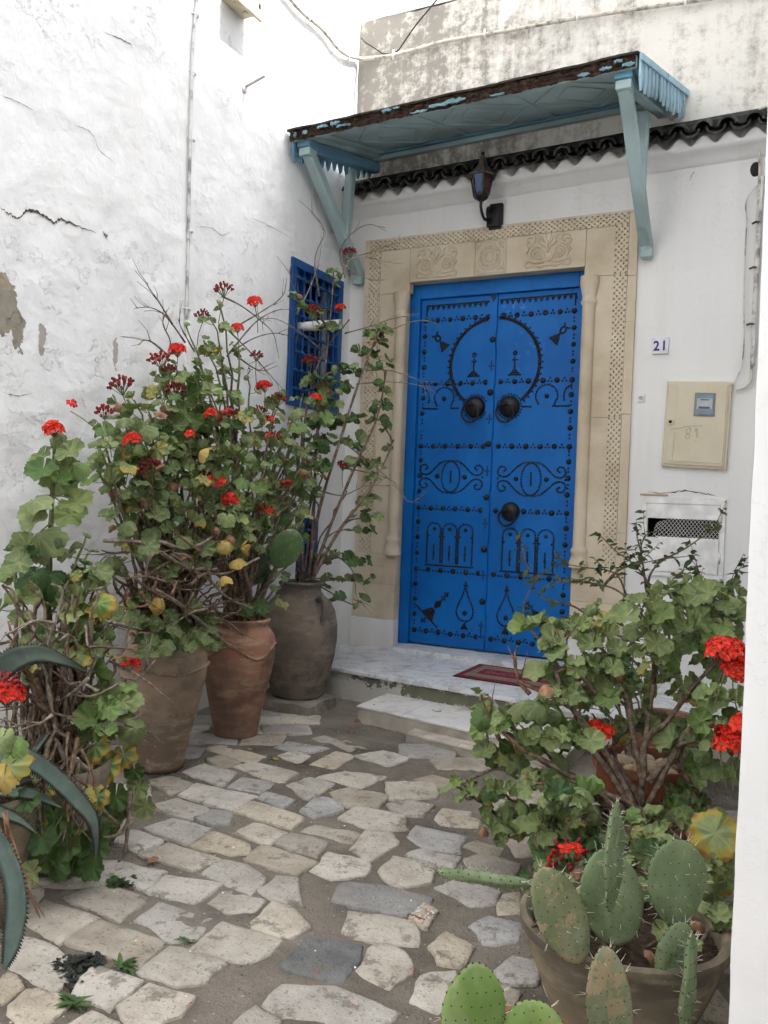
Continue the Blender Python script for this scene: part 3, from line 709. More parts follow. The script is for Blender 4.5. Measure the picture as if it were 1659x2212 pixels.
for side_ in (0, 1):
    X = XL if side_ == 0 else XR
    outer = (X[0], X[1]) if side_ == 0 else (X[3], X[4]); lat = (X[1], X[2]) if side_ == 0 else (X[2], X[3])
    inner = (X[2], X[3] + .04) if side_ == 0 else (X[1] - .04, X[2])
    oc = [.50, 1.12, 1.95, 2.44, 2.80, 3.25] if side_ == 0 else [.50, 1.0, 1.83, 2.474, 2.795, 3.25]
    for a, b in zip(oc[:-1], oc[1:]): sblock(outer[0], outer[1], a, b, y0=YF + R.uniform(-.003, .004))
    for a, b in ((.74, 1.81), (1.81, 2.81)):
        nr = round((b - a) / .0205); lattice(lat[0], lat[1], a + .0006, b - .0006, 5, nr + (1 - nr % 2))
    for a, b in ((.74, 1.81), (1.81, 2.81)): sblock(inner[0], inner[1], a, b, y0=YF + .006)
    # thin fillet next to the column and on the lattice
    sblock(inner[0] + .010, inner[0] + .018, .80, 2.80, 'fillet', y0=YF - .001, bev=.001)
    # frieze and base
    fx0, fx1 = (X[0], X[3] + .085) if side_ == 0 else (X[1] - .085, X[4])
    sblock(fx0, fx1, .50, .74, 'frieze_block', y0=YF - .004)
    zc = .69; lx0, lx1 = (X[1], X[3] - .01) if side_ == 0 else (X[1] + .01, X[3])
    mbx = MB(); nn = 9; dxx = (lx1 - lx0) / nn
    for i in range(nn):
        for j in range(2):
            if (i + j) % 2 == 0:
                cx, cz = lx0 + (i + .5) * dxx, .665 + j * .036; h_ = .0145
                mbx.add([(cx - h_, YF - .0055, cz), (cx, YF - .0055, cz - h_), (cx + h_, YF - .0055, cz), (cx, YF - .0055, cz + h_), (cx, YF + .006, cz)], [(0, 1, 4), (1, 2, 4), (2, 3, 4), (3, 0, 4)])
    o_ = sblock(lx0 - .006, lx1 + .006, .640, .726, 'lattice_panel', y0=YF - .0115, bev=.003)
    for v_ in range(len(mbx.v)): mbx.v[v_] = (mbx.v[v_][0], mbx.v[v_][1] - .0075, mbx.v[v_][2])
    sblock(fx0, fx1, .225, .50, 'plinth_block', y0=YF - .010)
    mb = MB(); mb.box((fx0 - .003, YF - .016, -.02), (fx1 + .003, .05, .225)); mb.build('whitewashed_plinth', MT['plaster_b'], dw, bevel=.006)
    # column
    cx = (.487 if side_ == 0 else 1.968); cy = YF - .004; rcol = .046
    prof = [(.068, .74), (.068, .775), (.058, .80), (.052, .835), (.060, .85), (.060, .868), (.050, .878), (rcol, .90), (rcol, 2.60), (.050, 2.612), (.057, 2.620), (.057, 2.636), (.048, 2.645), (.050, 2.675), (.062, 2.735), (.068, 2.76), (.068, 2.81)]
    mb = MB(); mb.lathe(prof, (cx, cy + .008, 0), 20); mb.build('column', MT['stone'], dw, sharp=50)
    # reveal behind
    sblock(.44 if side_ == 0 else 1.943, .513 if side_ == 0 else 2.02, 0, 2.885, 'reveal', y0=YF + .03, y1=.32)
# lintel
ltop = 3.155
for a, b in ((.286, .545), (.545, 1.085), (1.338, 1.93), (1.93, 2.135)):
    sblock(a, b, 2.887 if .5 < a < 1.9 else 2.81, ltop, 'lintel_block', y0=YF + .004, y1=.32 if .5 < a < 1.9 else .05)
sblock(1.085, 1.338, 2.887, ltop, 'lintel_block', y0=YF + .003, y1=.32)
sblock(.44, .55, 2.81, 2.887, 'lintel_block', y0=YF + .0035); sblock(1.925, 2.02, 2.81, 2.887, 'lintel_block', y0=YF + .0035)
for a, b in ((XL[1], XL[2]), (XR[2], XR[3])): lattice(a, b, 2.811, 3.154, 5, 17)
xa, xb_ = XL[1], XR[3]; half = (xa + xb_) / 2
lattice(xa, half - .0005, 3.155, 3.238, 49, 5); lattice(half + .0005, xb_, 3.155, 3.238, 49, 5)
sblock(XL[0], XR[4], 3.238, 3.254, 'top_moulding', y0=YF - .001, y1=.05, bev=.002)
# carved ornament
def carve(name, strokes, rad_, y=YF + .001):
    mb = MB()
    for pts, rs in strokes:
        L = smooth_line([V((x, y, z)) for x, z in pts], 5) if len(pts) > 2 else [V((x, y, z)) for x, z in pts]
        n_ = len(L); mb.tube(L, [rad_ * rs * (.55 + .45 * math.sin(math.pi * min(1, (i + .8) / n_ * 1.05))) for i in range(n_)], 6)
    return mb.build(name, MT['stone'], dw, smooth=True)
def arc(cx, cz, r, a0, a1, n_=10, r1=None):
    return [(cx + (r + ((r1 if r1 is not None else r) - r) * i / n_) * math.cos(rad(a0 + (a1 - a0) * i / n_)), cz + (r + ((r1 if r1 is not None else r) - r) * i / n_) * math.sin(rad(a0 + (a1 - a0) * i / n_))) for i in range(n_ + 1)]
def motif(cx, cz):
    S_ = []
    for s in (-1, 1):
        f = lambda pts: [(cx + s * x, cz + z) for x, z in pts]
        S_ += [(f(arc(.085, -.015, .052, 200, -150, 14)), 1.0), (f(arc(.085, -.015, .030, 90, 450, 12)), .8), (f(arc(.085, -.015, .013, 0, 360, 8)), .9),
               (f([(0, -.075), (.028, -.055), (.036, -.02), (.060, .035), (.105, .052), (.14, .03)]), 1.1),
               (f(arc(.145, .062, .020, -100, 190, 9)), .9), (f([(.125, .06), (.10, .085), (.115, .115), (.15, .105), (.16, .085)]), .9),
               (f([(0, .0), (.022, .04), (.055, .062), (.05, .09), (.075, .115)]), 1.0), (f([(.008, .06), (.022, .085), (.016, .125)]), 1.0),
               (f([(.03, -.075), (.08, -.078), (.12, -.068), (.142, -.045), (.15, -.01)]), 1.0), (f(arc(.145, -.085, .022, 150, -160, 9)), 1.0),
               (f([(.0, -.105), (.03, -.1), (.055, -.112), (.09, -.098), (.118, -.108)]), .9), (f([(.15, -.02), (.165, .0), (.15, .02), (.16, .045)]), .9)]
    S_ += [([(cx, cz - .01), (cx - .012, cz + .03), (cx, cz + .07), (cx + .012, cz + .03), (cx, cz - .01)], .9), (arc(cx, cz - .035, .026, 180, 360, 8), 1.1)]
    return S_
carve('carved_motif', motif(.772, 3.018), .0105); carve('carved_motif', motif(1.654, 3.024), .0105)
mc = (1.206, 3.024); S_ = [(arc(*mc, .094, 0, 360, 40), 1.0), (arc(*mc, .083, 0, 360, 40), .6), (arc(*mc, .030, 0, 360, 16), .7)]
for k in range(10):
    a = 36 * k + 9; b = a + 108
    S_.append(([(mc[0] + .080 * math.cos(rad(a)), mc[1] + .080 * math.sin(rad(a))), (mc[0] + .080 * math.cos(rad(b)), mc[1] + .080 * math.sin(rad(b)))], 1.1))
for sx in (-1, 1):
    for sz in (-1, 1):
        S_ += [([(mc[0] + sx * .105, mc[1] + sz * .06), (mc[0] + sx * .1, mc[1] + sz * .095), (mc[0] + sx * .065, mc[1] + sz * .105)], .9), (arc(mc[0] + sx * .09, mc[1] + sz * .088, .010, 0, 360, 8), .8)]
    S_ += [([(mc[0] + sx * .118, mc[1] - .122), (mc[0] + sx * .118, mc[1] + .122)], .7), ([(mc[0] - .118, mc[1] + sx * .122), (mc[0] + .118, mc[1] + sx * .122)], .7)]
carve('carved_rosette', S_, .0085)

# ================================================================== DOOR
door = empty('double_door', (1.23, .08, .03)); tag(door, 'bright blue double door covered with black nail studs and ring knockers', 'door')
JX0, JX1, JY = .515, 1.942, .072
mb = MB(); mb.box((JX0, JY, .033), (JX0 + .085, .2, 2.885)); mb.build('door_jamb', MT['blue'], door, bevel=.004)
mb = MB(); mb.box((JX1 - .075, JY, .033), (JX1, .2, 2.885)); mb.build('door_jamb', MT['blue'], door, bevel=.004)
mb = MB(); mb.box((JX0 + .086, JY, 2.775), (JX1 - .076, .2, 2.885)); mb.build('door_head', MT['blue'], door, bevel=.004)
DY = .105
for x0, x1, nm in ((.602, 1.213, 'door_leaf'), (1.217, 1.866, 'door_leaf')):
    mb = MB(); mb.box((x0, DY, .045), (x1, .16, 2.774)); mb.build(nm, MT['blue'], door, bevel=.003)
# stile over the joint, with carved waists
mb = MB(); zs_ = [.05, .3, .34, .40, .44, .75, .79, .85, .89, 1.15, 1.19, 1.25, 1.29, 1.55, 1.59, 1.65, 1.69, 1.95, 1.99, 2.05, 2.09, 2.35, 2.39, 2.46, 2.50, 2.79]
prev = None
for i, z in enumerate(zs_):
    wv = .034 if i % 4 in (0, 1) else .028
    if i == len(zs_) - 1: wv = .034
    ring = [(1.212 - wv, DY + .002, z), (1.212 - wv + .006, DY - .020, z), (1.212 + wv - .006, DY - .020, z), (1.212 + wv, DY + .002, z)]
    mb.v += ring; mb_b = len(mb.v) - 4
    if prev is not None:
        for k in range(3): mb.f.append((prev + k, prev + k + 1, mb_b + k + 1, mb_b + k)); mb.mi.append(0)
    prev = mb_b
mb.f.append((prev, prev + 1, prev + 2, prev + 3)); mb.mi.append(0)
mb.build('cover_strip', MT['blue'], door)
# big studs
bs = MB(); bs.ball((0, 0, 0), (.0215, .017, .0215), 12, 4, half='y'); big_me = bs.mesh('stud', True); big_me.materials.append(MT['iron'])
bs = MB(); bs.ball((0, 0, 0), (.0215, .017, .0215), 12, 4, half='y'); blue_me = bs.mesh('stud', True); blue_me.materials.append(MT['blue'])
stud_pts = set()
def stud(x, z, y=DY, s=1.0, me=None):
    inst('stud', me or big_me, door, Matrix.Translation((x + R.uniform(-.002, .002), y + .001, z + R.uniform(-.002, .002))) @ Matrix.Scale(s * R.uniform(.95, 1.05), 4))
small = []
def dot(x, z, y=DY, s=1.0): small.append((x, y, z, s))
rows = [2.606, 2.104, 1.611, 1.121, .632, .148]
LX = [.640 + .1048 * i for i in range(6)]; RX = [1.286 + .1092 * i for i in range(6)]
for r_, z in enumerate(rows):
    dz = -.0045 if z < .3 else 0
    for i, x in enumerate(LX + RX):
        if r_ == 3 and abs(x - 1.395) < .03: continue
        stud(x, z + dz * (i / 3))
    for X in (LX, RX):
        for i in range(5):
            xm = (X[i] + X[i + 1]) / 2
            if r_ == 3 and X is RX and i in (0, 1): continue
            up_ = 1 if r_ in (0, 1, 2, 3, 5) else 0
            dot(xm - .013, z - .006); dot(xm + .013, z - .006)
            if up_: dot(xm, z + .016)
for X in (.640, 1.832):
    for k in range(1, 20):
        z = 2.606 - k * .12275
        nearest = min(abs(z - q) for q in rows)
        if nearest > .03: stud(X, z, me=blue_me if (X < 1 and k == 7) else None, s=.95)
    for k in range(20):
        z = 2.606 - (k + .5) * .12275; dot(X, z + .013); dot(X, z - .013)
for z in (2.427, 2.021, 1.626, 1.221, .822, .420): stud(1.212, z, DY - .018, 1.18)
def cross(x, z, y=DY, r=.0165, extra=0):
    for a, b in ((0, 0), (r, 0), (-r, 0), (0, r), (0, -r), (0, 2 * r), (0, -2 * r)): dot(x + a, z + b, y)
for z in (2.224, 1.821, 1.422, 1.02, .622): cross(1.212, z, DY - .018)
# top teeth
def teeth(x0, x1, z0, z1):
    n_ = round((x1 - x0) / .0148)
    for i in range(n_ + 1):
        x = x0 + (x1 - x0) * i / n_; z = z0 + (z1 - z0) * i / n_; dot(x, z)
        if i % 3 != 2: dot(x + .0, z - .0145)
        if i % 3 == 0: dot(x + .0074, z - .0285)
teeth(.648, 1.165, 2.722, 2.724); teeth(1.262, 1.838, 2.728, 2.732)
for i in range(5): dot(.648, 2.708 - i * .0155); dot(1.836, 2.716 - i * .0155)
for j, k in enumerate((5, 4, 3, 2, 1)):
    for i in range(k): dot(1.212 + (i - (k - 1) / 2) * .0145, 2.776 - j * .014, DY - .018)
# great ring
CX, CZ, CR = 1.226, 2.238, .352
n_ = 150
for i in range(n_):
    a = 2 * math.pi * i / n_; x = CX + CR * math.cos(a); z = CZ + CR * .99 * math.sin(a)
    if z < 1.945 or abs(x - 1.212) < .036: continue
    if min((x - 1.084) ** 2 + (z - 1.915) ** 2, (x - 1.361) ** 2 + (z - 1.913) ** 2) < .095 ** 2: continue
    dot(x, z)
    dot(CX + (CR + .0135) * math.cos(a + .02), CZ + (CR + .0135) * .99 * math.sin(a + .02))
    if i % 3 == 0: dot(CX + (CR + .028) * math.cos(a + .02), CZ + (CR + .028) * .99 * math.sin(a + .02))
# candlesticks
for cx in (1.062, 1.391):
    for k in range(7): dot(cx, 2.195 + k * .0148)
    for a in range(5): dot(cx + .0135 * math.cos(2 * math.pi * a / 5 + .3), 2.318 + .0135 * math.sin(2 * math.pi * a / 5 + .3))
    dot(cx - .016, 2.268); dot(cx + .016, 2.268)
    for j, k in enumerate((3, 5, 7)):
        for i in range(k): dot(cx + (i - (k - 1) / 2) * .0148, 2.183 - j * .0145)
# fish / arrow figures in the upper corners
def figure(ox, oz, ang, s=1):
    ca, sa = math.cos(rad(ang)), math.sin(rad(ang))
    def q(u, v): dot(ox + (u * ca - v * sa) , oz + (u * sa + v * ca))
    for j in range(6):
        for i in range(j + 1): q(-.02 - (5 - j) * .0138 + .07, (i - j / 2) * .0150)
    for k in range(14):
        a = 2 * math.pi * k / 14; 
        q(-.055 + .020 * math.cos(a) * 1.2, .020 * math.sin(a))
    q(-.085, .012); q(-.085, -.012); q(-.095, .025); q(-.098, -.024)
figure(.785, 2.42, 180 - 50 + 180); figure(1.715, 2.43, 180 + 48)
# arches beside the ring
def archrow(cx, base, r, top, foot=.0):
    n_ = 16
    for i in range(n_ + 1):
        a = math.pi * 1.18 * i / n_ - math.pi * .09; dot(cx + r * math.cos(a), top - r + r * math.sin(a))
    for s in (-1, 1):
        for k in range(1, 4): dot(cx + s * (r - .004 - .006 * k), top - r - .018 - .0135 * k)
for cx, rr_ in ((.824, .082), (1.647, .084)):
    archrow(cx, 1.91, rr_, 2.072); stud(cx, 1.985, s=.9)
for s, ex in ((1, .640), (-1, 1.832)):
    for i in range(9):
        a = math.pi / 2 - math.pi * .62 * i / 8; dot(ex + s * (.055 * math.cos(a)), 1.985 + .075 * math.sin(a))
for i in range(9): dot(.650 + i * .0148, 1.908); dot(1.700 + i * .0148, 1.912)
for i in range(5): dot(.885 + i * .0148, 1.908); dot(1.47 + i * .0148, 1.911)
# knockers
def knocker(cx, cz, r, gap, name='door_knocker', lock=True):
    mb = MB(); mb.ball((cx, DY, cz), (r, r * .62, r), 24, 7, half='y'); ko = mb.build(name, MT['iron'], door, smooth=True)
    mb = MB(); yy = DY - r * .62 - .012; L = [(cx - .012 + r * .82 * math.sin(2 * math.pi * i / 28), yy - .004 - .004 * math.cos(2 * math.pi * i / 28), cz - r * .62 + r * .82 * math.cos(2 * math.pi * i / 28)) for i in range(28)]
    mb.tube(L, .0085, 8, closed=True); mb.build('ring', MT['iron'], ko, smooth=True)
    mb = MB(); mb.ball((cx - .006, DY - r * .62 - .006, cz + r * .18), .017, 10, 6); mb.build('hinge_eye', MT['iron'], ko, smooth=True)
    if lock:
        mb = MB(); mb.box((cx - .03, yy - .016, cz - r * 1.52), (cx + .004, yy + .012, cz - r * 1.36)); mb.build('striker', MT['iron'], ko, bevel=.003)
    m_ = 26 if lock else 0
    for i in range(m_): dot(cx + (r + .011) * math.cos(2 * math.pi * i / m_), cz + (r + .011) * math.sin(2 * math.pi * i / m_))
knocker(1.084, 1.915, .085, 0); knocker(1.361, 1.913, .085, 0); knocker(1.404, 1.118, .074, 0, lock=False)
# eye figures
def eye(cx, cz):
    for k in range(36):
        a = 2 * math.pi * k / 36; dot(cx + .076 * math.cos(a), cz + .122 * math.sin(a))
    for s in (-1, 1):
        for t_ in (-1, 1):
            pts = [(s * -.0, t_ * .125), (s * .055, t_ * .122), (s * .105, t_ * .095), (s * .150, t_ * .052), (s * .185, t_ * .022), (s * .225, t_ * .016), (s * .254, t_ * .030), (s * .262, t_ * .062), (s * .243, t_ * .090), (s * .212, t_ * .090), (s * .198, t_ * .068), (s * .218, t_ * .055)]
            L = smooth_line([V((x, 0, z)) for x, z in pts], 8); acc = 0; last = L[0]; dot(cx + last.x, cz + last.z)
            for p in L[1:]:
                if (p - last).length >= .0142: last = p; dot(cx + p.x, cz + p.z)
        dot(cx + s * .262, cz); stud(cx + s * .116, cz, s=.92)
    for k in range(7): dot(cx, cz + (k - 3) * .0145)
eye(.905, 1.372); eye(1.553, 1.366)
# triple arches
def triple(x0, pitch, z0, ztop):
    for a in range(3):
        cx = x0 + pitch * (a + .5); r = pitch / 2 - .008
        for i in range(11): dot(cx + r * math.cos(math.pi * i / 10), ztop - r + r * math.sin(math.pi * i / 10))
        for s in (-1, 1):
            k = 0; z = ztop - r - .0148
            while z > z0 + .01: dot(cx + s * r, z); z -= .0148
            dot(cx + s * (r - .012 * 0) , ztop - r - .02); dot(cx + s * (r - .013), ztop - r - .045)
        stud(cx, ztop - .048, s=.7)
        for k in range(8): 
            if k != 3: dot(cx, z0 + .05 + k * .0148)
        stud(cx, z0 + .05 + 3 * .0148, s=.6)
    n_ = round(3 * pitch / .0148)
    for i in range(n_ + 1): dot(x0 + 3 * pitch * i / n_, z0)
triple(.717, .1325, .672, 1.006); triple(1.342, .137, .664, .992)
# drops
def drop(cx, zt, zb):
    n_ = 30; H_ = zt - zb
    L = smooth_line([V((cx, 0, zt - .03)), V((cx + .022, 0, zt - .10)), V((cx + .052, 0, zt - .165)), V((cx + .070, 0, zb + .10)), V((cx + .060, 0, zb + .055)), V((cx + .030, 0, zb + .028)), V((cx, 0, zb + .02))], 8)
    for s in (-1, 1):
        last = L[0]
        for p in L:
            if p is L[0] or (p - last).length >= .0145: last = p; dot(cx + s * (p.x - cx), p.z)
    for a, b in ((0, 0), (.013, -.013), (-.013, -.013), (0, -.016), (0, .013)): dot(cx + a, zt + b - .012)
    stud(cx, zb + .085, s=.95)
    for j, k in enumerate((1, 2, 3, 4)):
        for i in range(k): dot(cx + (i - (k - 1) / 2) * .0148, zb + .004 - j * .0135)
drop(1.066, .555, .232); drop(1.399, .545, .228)
# big corner arrows
def arrow2(m_, ox, oz, ang):
    ca, sa = math.cos(rad(ang)), math.sin(rad(ang))
    def q(u, v): dot(ox + m_ * (u * ca - v * sa), oz + (u * sa + v * ca))
    for k in range(17): q(0, (k - 8) * .0148)
    for j in range(6):
        for i in range(8 - j): q(.013 + j * .0132, (i - (7 - j) / 2) * .0138)
    for j in range(7):
        k = 4 - abs(j - 3)
        for i in range(k): q(.10 + j * .0125, (i - (k - 1) / 2) * .0148)
    for k in range(6): q(.19 + k * .0145, 0)
    for v in (-.018, .018): q(.205, v); q(.245, v * .8)
    for k in range(4): q(-.016 - k * .0145, 0)
    for v in (-.016, .016): q(-.045, v)
arrow2(1, .747, .262, 49); arrow2(-1, 1.722, .255, 49)
for k in range(8): dot(1.212, .145 + k * .0165, DY - .018)
for a, b in ((.014, .235), (-.014, .235), (.014, .15), (-.014, .15)): dot(1.212 + a, b, DY - .018)
# small nails: too small to pick apart singly
mb = MB(); r_s = .0094
for x, y, z, s in small:
    if abs(x - 1.212) < .040 and y == DY: continue
    mb.ball((x + R.uniform(-.0012, .0012), y + .001, z + R.uniform(-.0012, .0012)), (r_s * s, .0065, r_s * s), 7, 2, half='y')
o = mb.build('small_studs', MT['iron'], door, smooth=True); o['kind'] = 'stuff'
# ================================================================== GRILLE WINDOWS
def grille(name, y0, y1, z0, z1, nv, nh, label, fw=.062, bow=.0):
    wnd = empty(name, (0, (y0 + y1) / 2, z0)); tag(wnd, label, 'window')
    wnd['kind'] = 'thing'
    for a, b, c_, d in ((y0, y1, z1 - fw, z1), (y0, y1, z0, z0 + fw), (y0, y0 + fw, z0 + fw + .001, z1 - fw - .001), (y1 - fw, y1, z0 + fw + .001, z1 - fw - .001)):
        mb = MB(); mb.box((-.07, a, c_), (.022, b, d)); mb.build('frame', MT['winblue'], wnd, bevel=.004)
    ya, yb, za, zb = y0 + fw, y1 - fw, z0 + fw, z1 - fw
    for i in range(nv):
        y = ya + (yb - ya) * (i + .5) / nv; mb = MB()
        mb.tube([(.0, y + R.uniform(-.004, .004), za - .01), (.004, y, (za + zb) / 2), (.0, y, zb + .01)], .0085, 6)
        mb.build('grille_bar', MT['winblue'], wnd, smooth=True)
    for j in range(nh):
        z = za + (zb - za) * (j + .5) / nh; mb = MB()
        mb.tube([(.012, ya - .01, z), (.014, (ya + yb) / 2, z + R.uniform(-.004, .004)), (.012, yb + .01, z)], .0085, 6)
        for i in range(nv): mb.ball((.008, ya + (yb - ya) * (i + .5) / nv, z), (.017, .014, .019), 8, 5)
        mb.build('grille_bar', MT['winblue'], wnd, smooth=True)
    # sash and panes behind the bars
    for a, b, c_, d in ((ya, yb, (za + zb) / 2 - .02, (za + zb) / 2 + .02), ((ya + yb) / 2 - .02, (ya + yb) / 2 + .02, za, (za + zb) / 2 - .021), ((ya + yb) / 2 - .02, (ya + yb) / 2 + .02, (za + zb) / 2 + .021, zb)):
        mb = MB(); mb.box((-.17, a, c_), (-.14, b, d)); mb.build('sash', MT['winblue'], wnd)
    for i in range(2):
        for j in range(2):
            a = ya + (yb - ya) * i / 2; c_ = za + (zb - za) * j / 2
            mb = MB(); mb.box((-.160, a + .002, c_ + .002), (-.152, a + (yb - ya) / 2 - .002, c_ + (zb - za) / 2 - .002)); mb.build('pane', MT['glass'], wnd)
    return wnd
grille('grille_window', *WIN[:2], *WIN[2:], 7, 7, 'tall blue window with an iron grille in the side wall')
grille('cellar_window', *LOW[:2], *LOW[2:], 3, 4, 'small low blue grille window behind the tall grey jar', .045)
# white pipe stub coming out through the grille
pp = at(664, 702, x=.03); mb = MB()
MT['pvc'] = plain('white_plastic', (.72, .72, .72), .4, .4)
mb.lathe([(.034, -.12), (.034, .10), (.038, .102), (.038, .135), (.034, .137), (.034, .285), (.029, .286), (.029, .20)], (pp.x, pp.y, pp.z - .01), 20, axis='x')
pv = mb.build('drain_pipe', MT['pvc'], sharp=40); tag(pv, 'white plastic pipe stub sticking out through the window grille', 'pipe')

# ================================================================== CONDUIT, BOX, CABLES
def wallpt(u, v, off=.012): return at(u, v, x=off)
cond = empty('wall_conduit', wallpt(403, 690)); tag(cond, 'thin white painted conduit clipped vertically to the side wall', 'conduit')
L = [wallpt(u, v) for u, v in ((430, -40), (424, 10), (419, 60), (416, 110), (414, 160), (413, 230), (411, 303), (409, 400), (407, 500), (405, 590), (403, 690))]
mb = MB(); mb.tube(smooth_line(L, 4), .010, 8); mb.build('tube', MT['greypipe'], cond, smooth=True)
for u, v in ((421, 35), (415, 160), (412, 303), (408, 500), (403, 668)):
    p = wallpt(u, v, .0); mb = MB(); mb.tube([p + V((.0, -.035, 0)), p + V((.016, -.018, .002)), p + V((.027, 0, 0)), p + V((.016, .014, -.002)), p + V((0, .02, 0))], .005, 6); mb.build('clip', MT['white'], cond, smooth=True)
p = wallpt(403, 700, .0); mb = MB(); mb.box((0, p.y - .028, p.z - .62), (.03, p.y + .022, p.z + .015)); mb.build('lower_casing', MT['white'], cond, bevel=.006)

MT['cream'] = plain('cream_plastic', (.62, .55, .40), .5, .4, 0, .1, 40)
b0, b1 = at(478, 0, x=0), at(526, 43.4, x=0)
bx_ = empty('junction_box', (0, (b0.y + b1.y) / 2, b1.z)); tag(bx_, 'cream junction box high on the side wall', 'junction box')
mb = MB(); mb.box((.0, b0.y, b1.z), (.115, b1.y, b1.z + .36)); mb.build('casing', MT['cream'], bx_, bevel=.008)
mb = MB(); mb.box((.1155, b0.y - .01, b1.z - .035), (.14, b1.y + .018, b1.z + .37)); mb.build('cover', MT['cream'], bx_, bevel=.006)
for y in (.28, .75):
    yy = b0.y + (b1.y - b0.y) * y; mb = MB(); mb.lathe([(.022, -.006), (.022, 0), (.016, .002)], (.06, yy, b1.z - .0), 14); mb.build('knockout', MT['cream'], bx_, sharp=40)
mb = MB(); mb.box((.138, b1.y - .03, b1.z + .03), (.144, b1.y - .012, b1.z + .06)); mb.build('catch', MT['dark'], bx_)

pg = empty('wall_peg', at(527, 188, x=0)); tag(pg, 'rusty metal peg sticking out of the side wall', 'peg')
a_ = at(528, 189, x=0); mb = MB(); mb.tube([a_ + V((-.02, 0, -.004)), a_ + V((.16, .0, .045))], .0095, 8); mb.build('rod', tex_speckle('dull_metal', [(.3, (.35, .33, .30)), (.7, (.55, .53, .50))], 20, 4, .5), pg, smooth=True)
mb = MB(); mb.ball(a_ + V((0, 0, .0)), (.016, .03, .035), 9, 6); mb.build('mortar_dab', MT['plaster_r'], pg, smooth=True)

cab = empty('wall_cable', at(850, 118, y=0)); tag(cab, 'thick painted cable running round the corner along the stained upper wall', 'cable')
Lc = [at(u, v, x=.03) for u, v in ((600, -35), (630, 2), (648, 22), (665, 38), (690, 58), (710, 80), (722, 97), (738, 112), (752, 120))]
Lc += [at(u, v, y=-.045) for u, v in ((778, 127), (800, 126), (825, 123), (850, 119), (890, 109), (950, 92), (1000, 82), (1050, 74), (1120, 62), (1200, 47), (1300, 31), (1400, 16), (1500, 2), (1600, -14), (1700, -30))]
Lc = [V((max(p.x, .03), min(p.y, -.03), p.z)) for p in Lc]
mb = MB(); mb.tube(smooth_line(Lc, 4), .0145, 8); mb.build('sheath', MT['cable'], cab, smooth=True)
for u, v, ax in ((665, 36, 'x'), (750, 118, 'x'), (850, 117, 'y'), (1047, 73, 'y'), (1247, 38, 'y'), (1480, 4, 'y')):
    p = at(u, v, x=.03) if ax == 'x' else at(u, v, y=-.045); mb = MB(); e = V((0, .012, 0)) if ax == 'x' else V((.004, 0, 0))
    mb.tube([p + V((.002, -.004, .03)), p + V((.018 if ax == 'x' else 0, -.018 if ax == 'y' else 0, .0)) + e, p + V((0, 0, -.045)) + e], .008, 6); mb.build('clip', MT['white'], cab, smooth=True)
tw = MB(); tw.tube(smooth_line([at(u, v, y=-.04) for u, v in ((781, 82), (790, 92), (803, 100), (815, 108), (828, 116), (845, 115), (860, 109), (868, 98), (880, 80), (900, 52), (920, 28), (945, -2), (975, -40))], 4), .0055, 6)
tag(tw.build('thin_wire', MT['wire'], smooth=True), 'thin black wire hanging in a V in front of the stained upper wall', 'wire')

# ================================================================== TILE CORNICE
tc = empty('tile_cornice', (1.6, -.1, 3.55)); tag(tc, 'row of dark curved roof tiles on a white plaster ledge above the door', 'tile cornice')
def cz_(x): return 3.53 + .022 * x
mb = MB(); n_ = 340; vv = []; 
for i in range(n_ + 1):
    x = -.02 + 3.4 * i / n_; z = cz_(x); w1 = .006 * noise.noise(V((x * 3, 1, 0))); w2 = .008 * noise.noise(V((x * 5, 4, 0)))
    vv.append([(x, -.0, z - .09 + w1), (x, -.035 + w2, z - .075 + w1), (x, -.05 + w2, z - .03 + w1), (x, -.095 + w2, z - .022 + w1), (x, -.118 + w2, z - .005), (x, -.128 + w2, z + .034 + .030 * math.cos(2 * math.pi * (x - .07) / .155) + .6 * w1), (x, -.06, z + .06 + .03 * math.cos(2 * math.pi * (x - .07) / .155)), (x, 0, z + .20)])
k = 8
mb.add([q for r_ in vv for q in r_], [(i * k + j, (i + 1) * k + j, (i + 1) * k + j + 1, i * k + j + 1) for i in range(n_) for j in range(k - 1)])
mb.build('plaster_ledge', MT['plaster_b'], tc, smooth=True)
MT['ledge_grime'] = MT['plaster_b']
mb = MB(); mb.hexa([(-.02, -.10, cz_(0) + .115), (3.36, -.10, cz_(3.36) + .115), (3.36, 0, cz_(3.36) + .16), (-.02, 0, cz_(0) + .16), (-.02, -.09, cz_(0) + .17), (3.36, -.09, cz_(3.36) + .17), (3.36, .0, cz_(3.36) + .235), (-.02, .0, cz_(0) + .235)]); mb.build('tile_shade_strip', MT['tile'], tc)  # dark strip drawn in for the shade on the upper tile faces
pitch = .155
def tile_mesh():
    mb = MB(); n_ = 10
    for inner in (0, 1):
        pass
    rings = []
    for (y, dz) in ((-.20, 0.0), (.02, .10)):
        o_ = [(.062 * math.cos(math.pi * i / n_) * 1.0, y, dz + .058 * math.sin(math.pi * i / n_)) for i in range(n_ + 1)]
        i_ = [(.047 * math.cos(math.pi * i / n_), y, dz + .044 * math.sin(math.pi * i / n_) - .001) for i in range(n_ + 1)]
        rings.append(o_ + i_)
    m_ = n_ + 1; mb.v = rings[0] + rings[1]; T = 2 * m_
    for i in range(n_):
        mb.f += [(i, i + 1, T + i + 1, T + i), (m_ + i + 1, m_ + i, T + m_ + i, T + m_ + i + 1), (i + 1, i, m_ + i, m_ + i + 1)]
    mb.f += [(0, T, T + m_, m_), (n_, m_ + n_, T + m_ + n_, T + n_)]
    mb.mi = [0] * len(mb.f); me = mb.mesh('roof_tile', True); me.materials.append(MT['tile']); me.set_sharp_from_angle(angle=rad(40)); return me
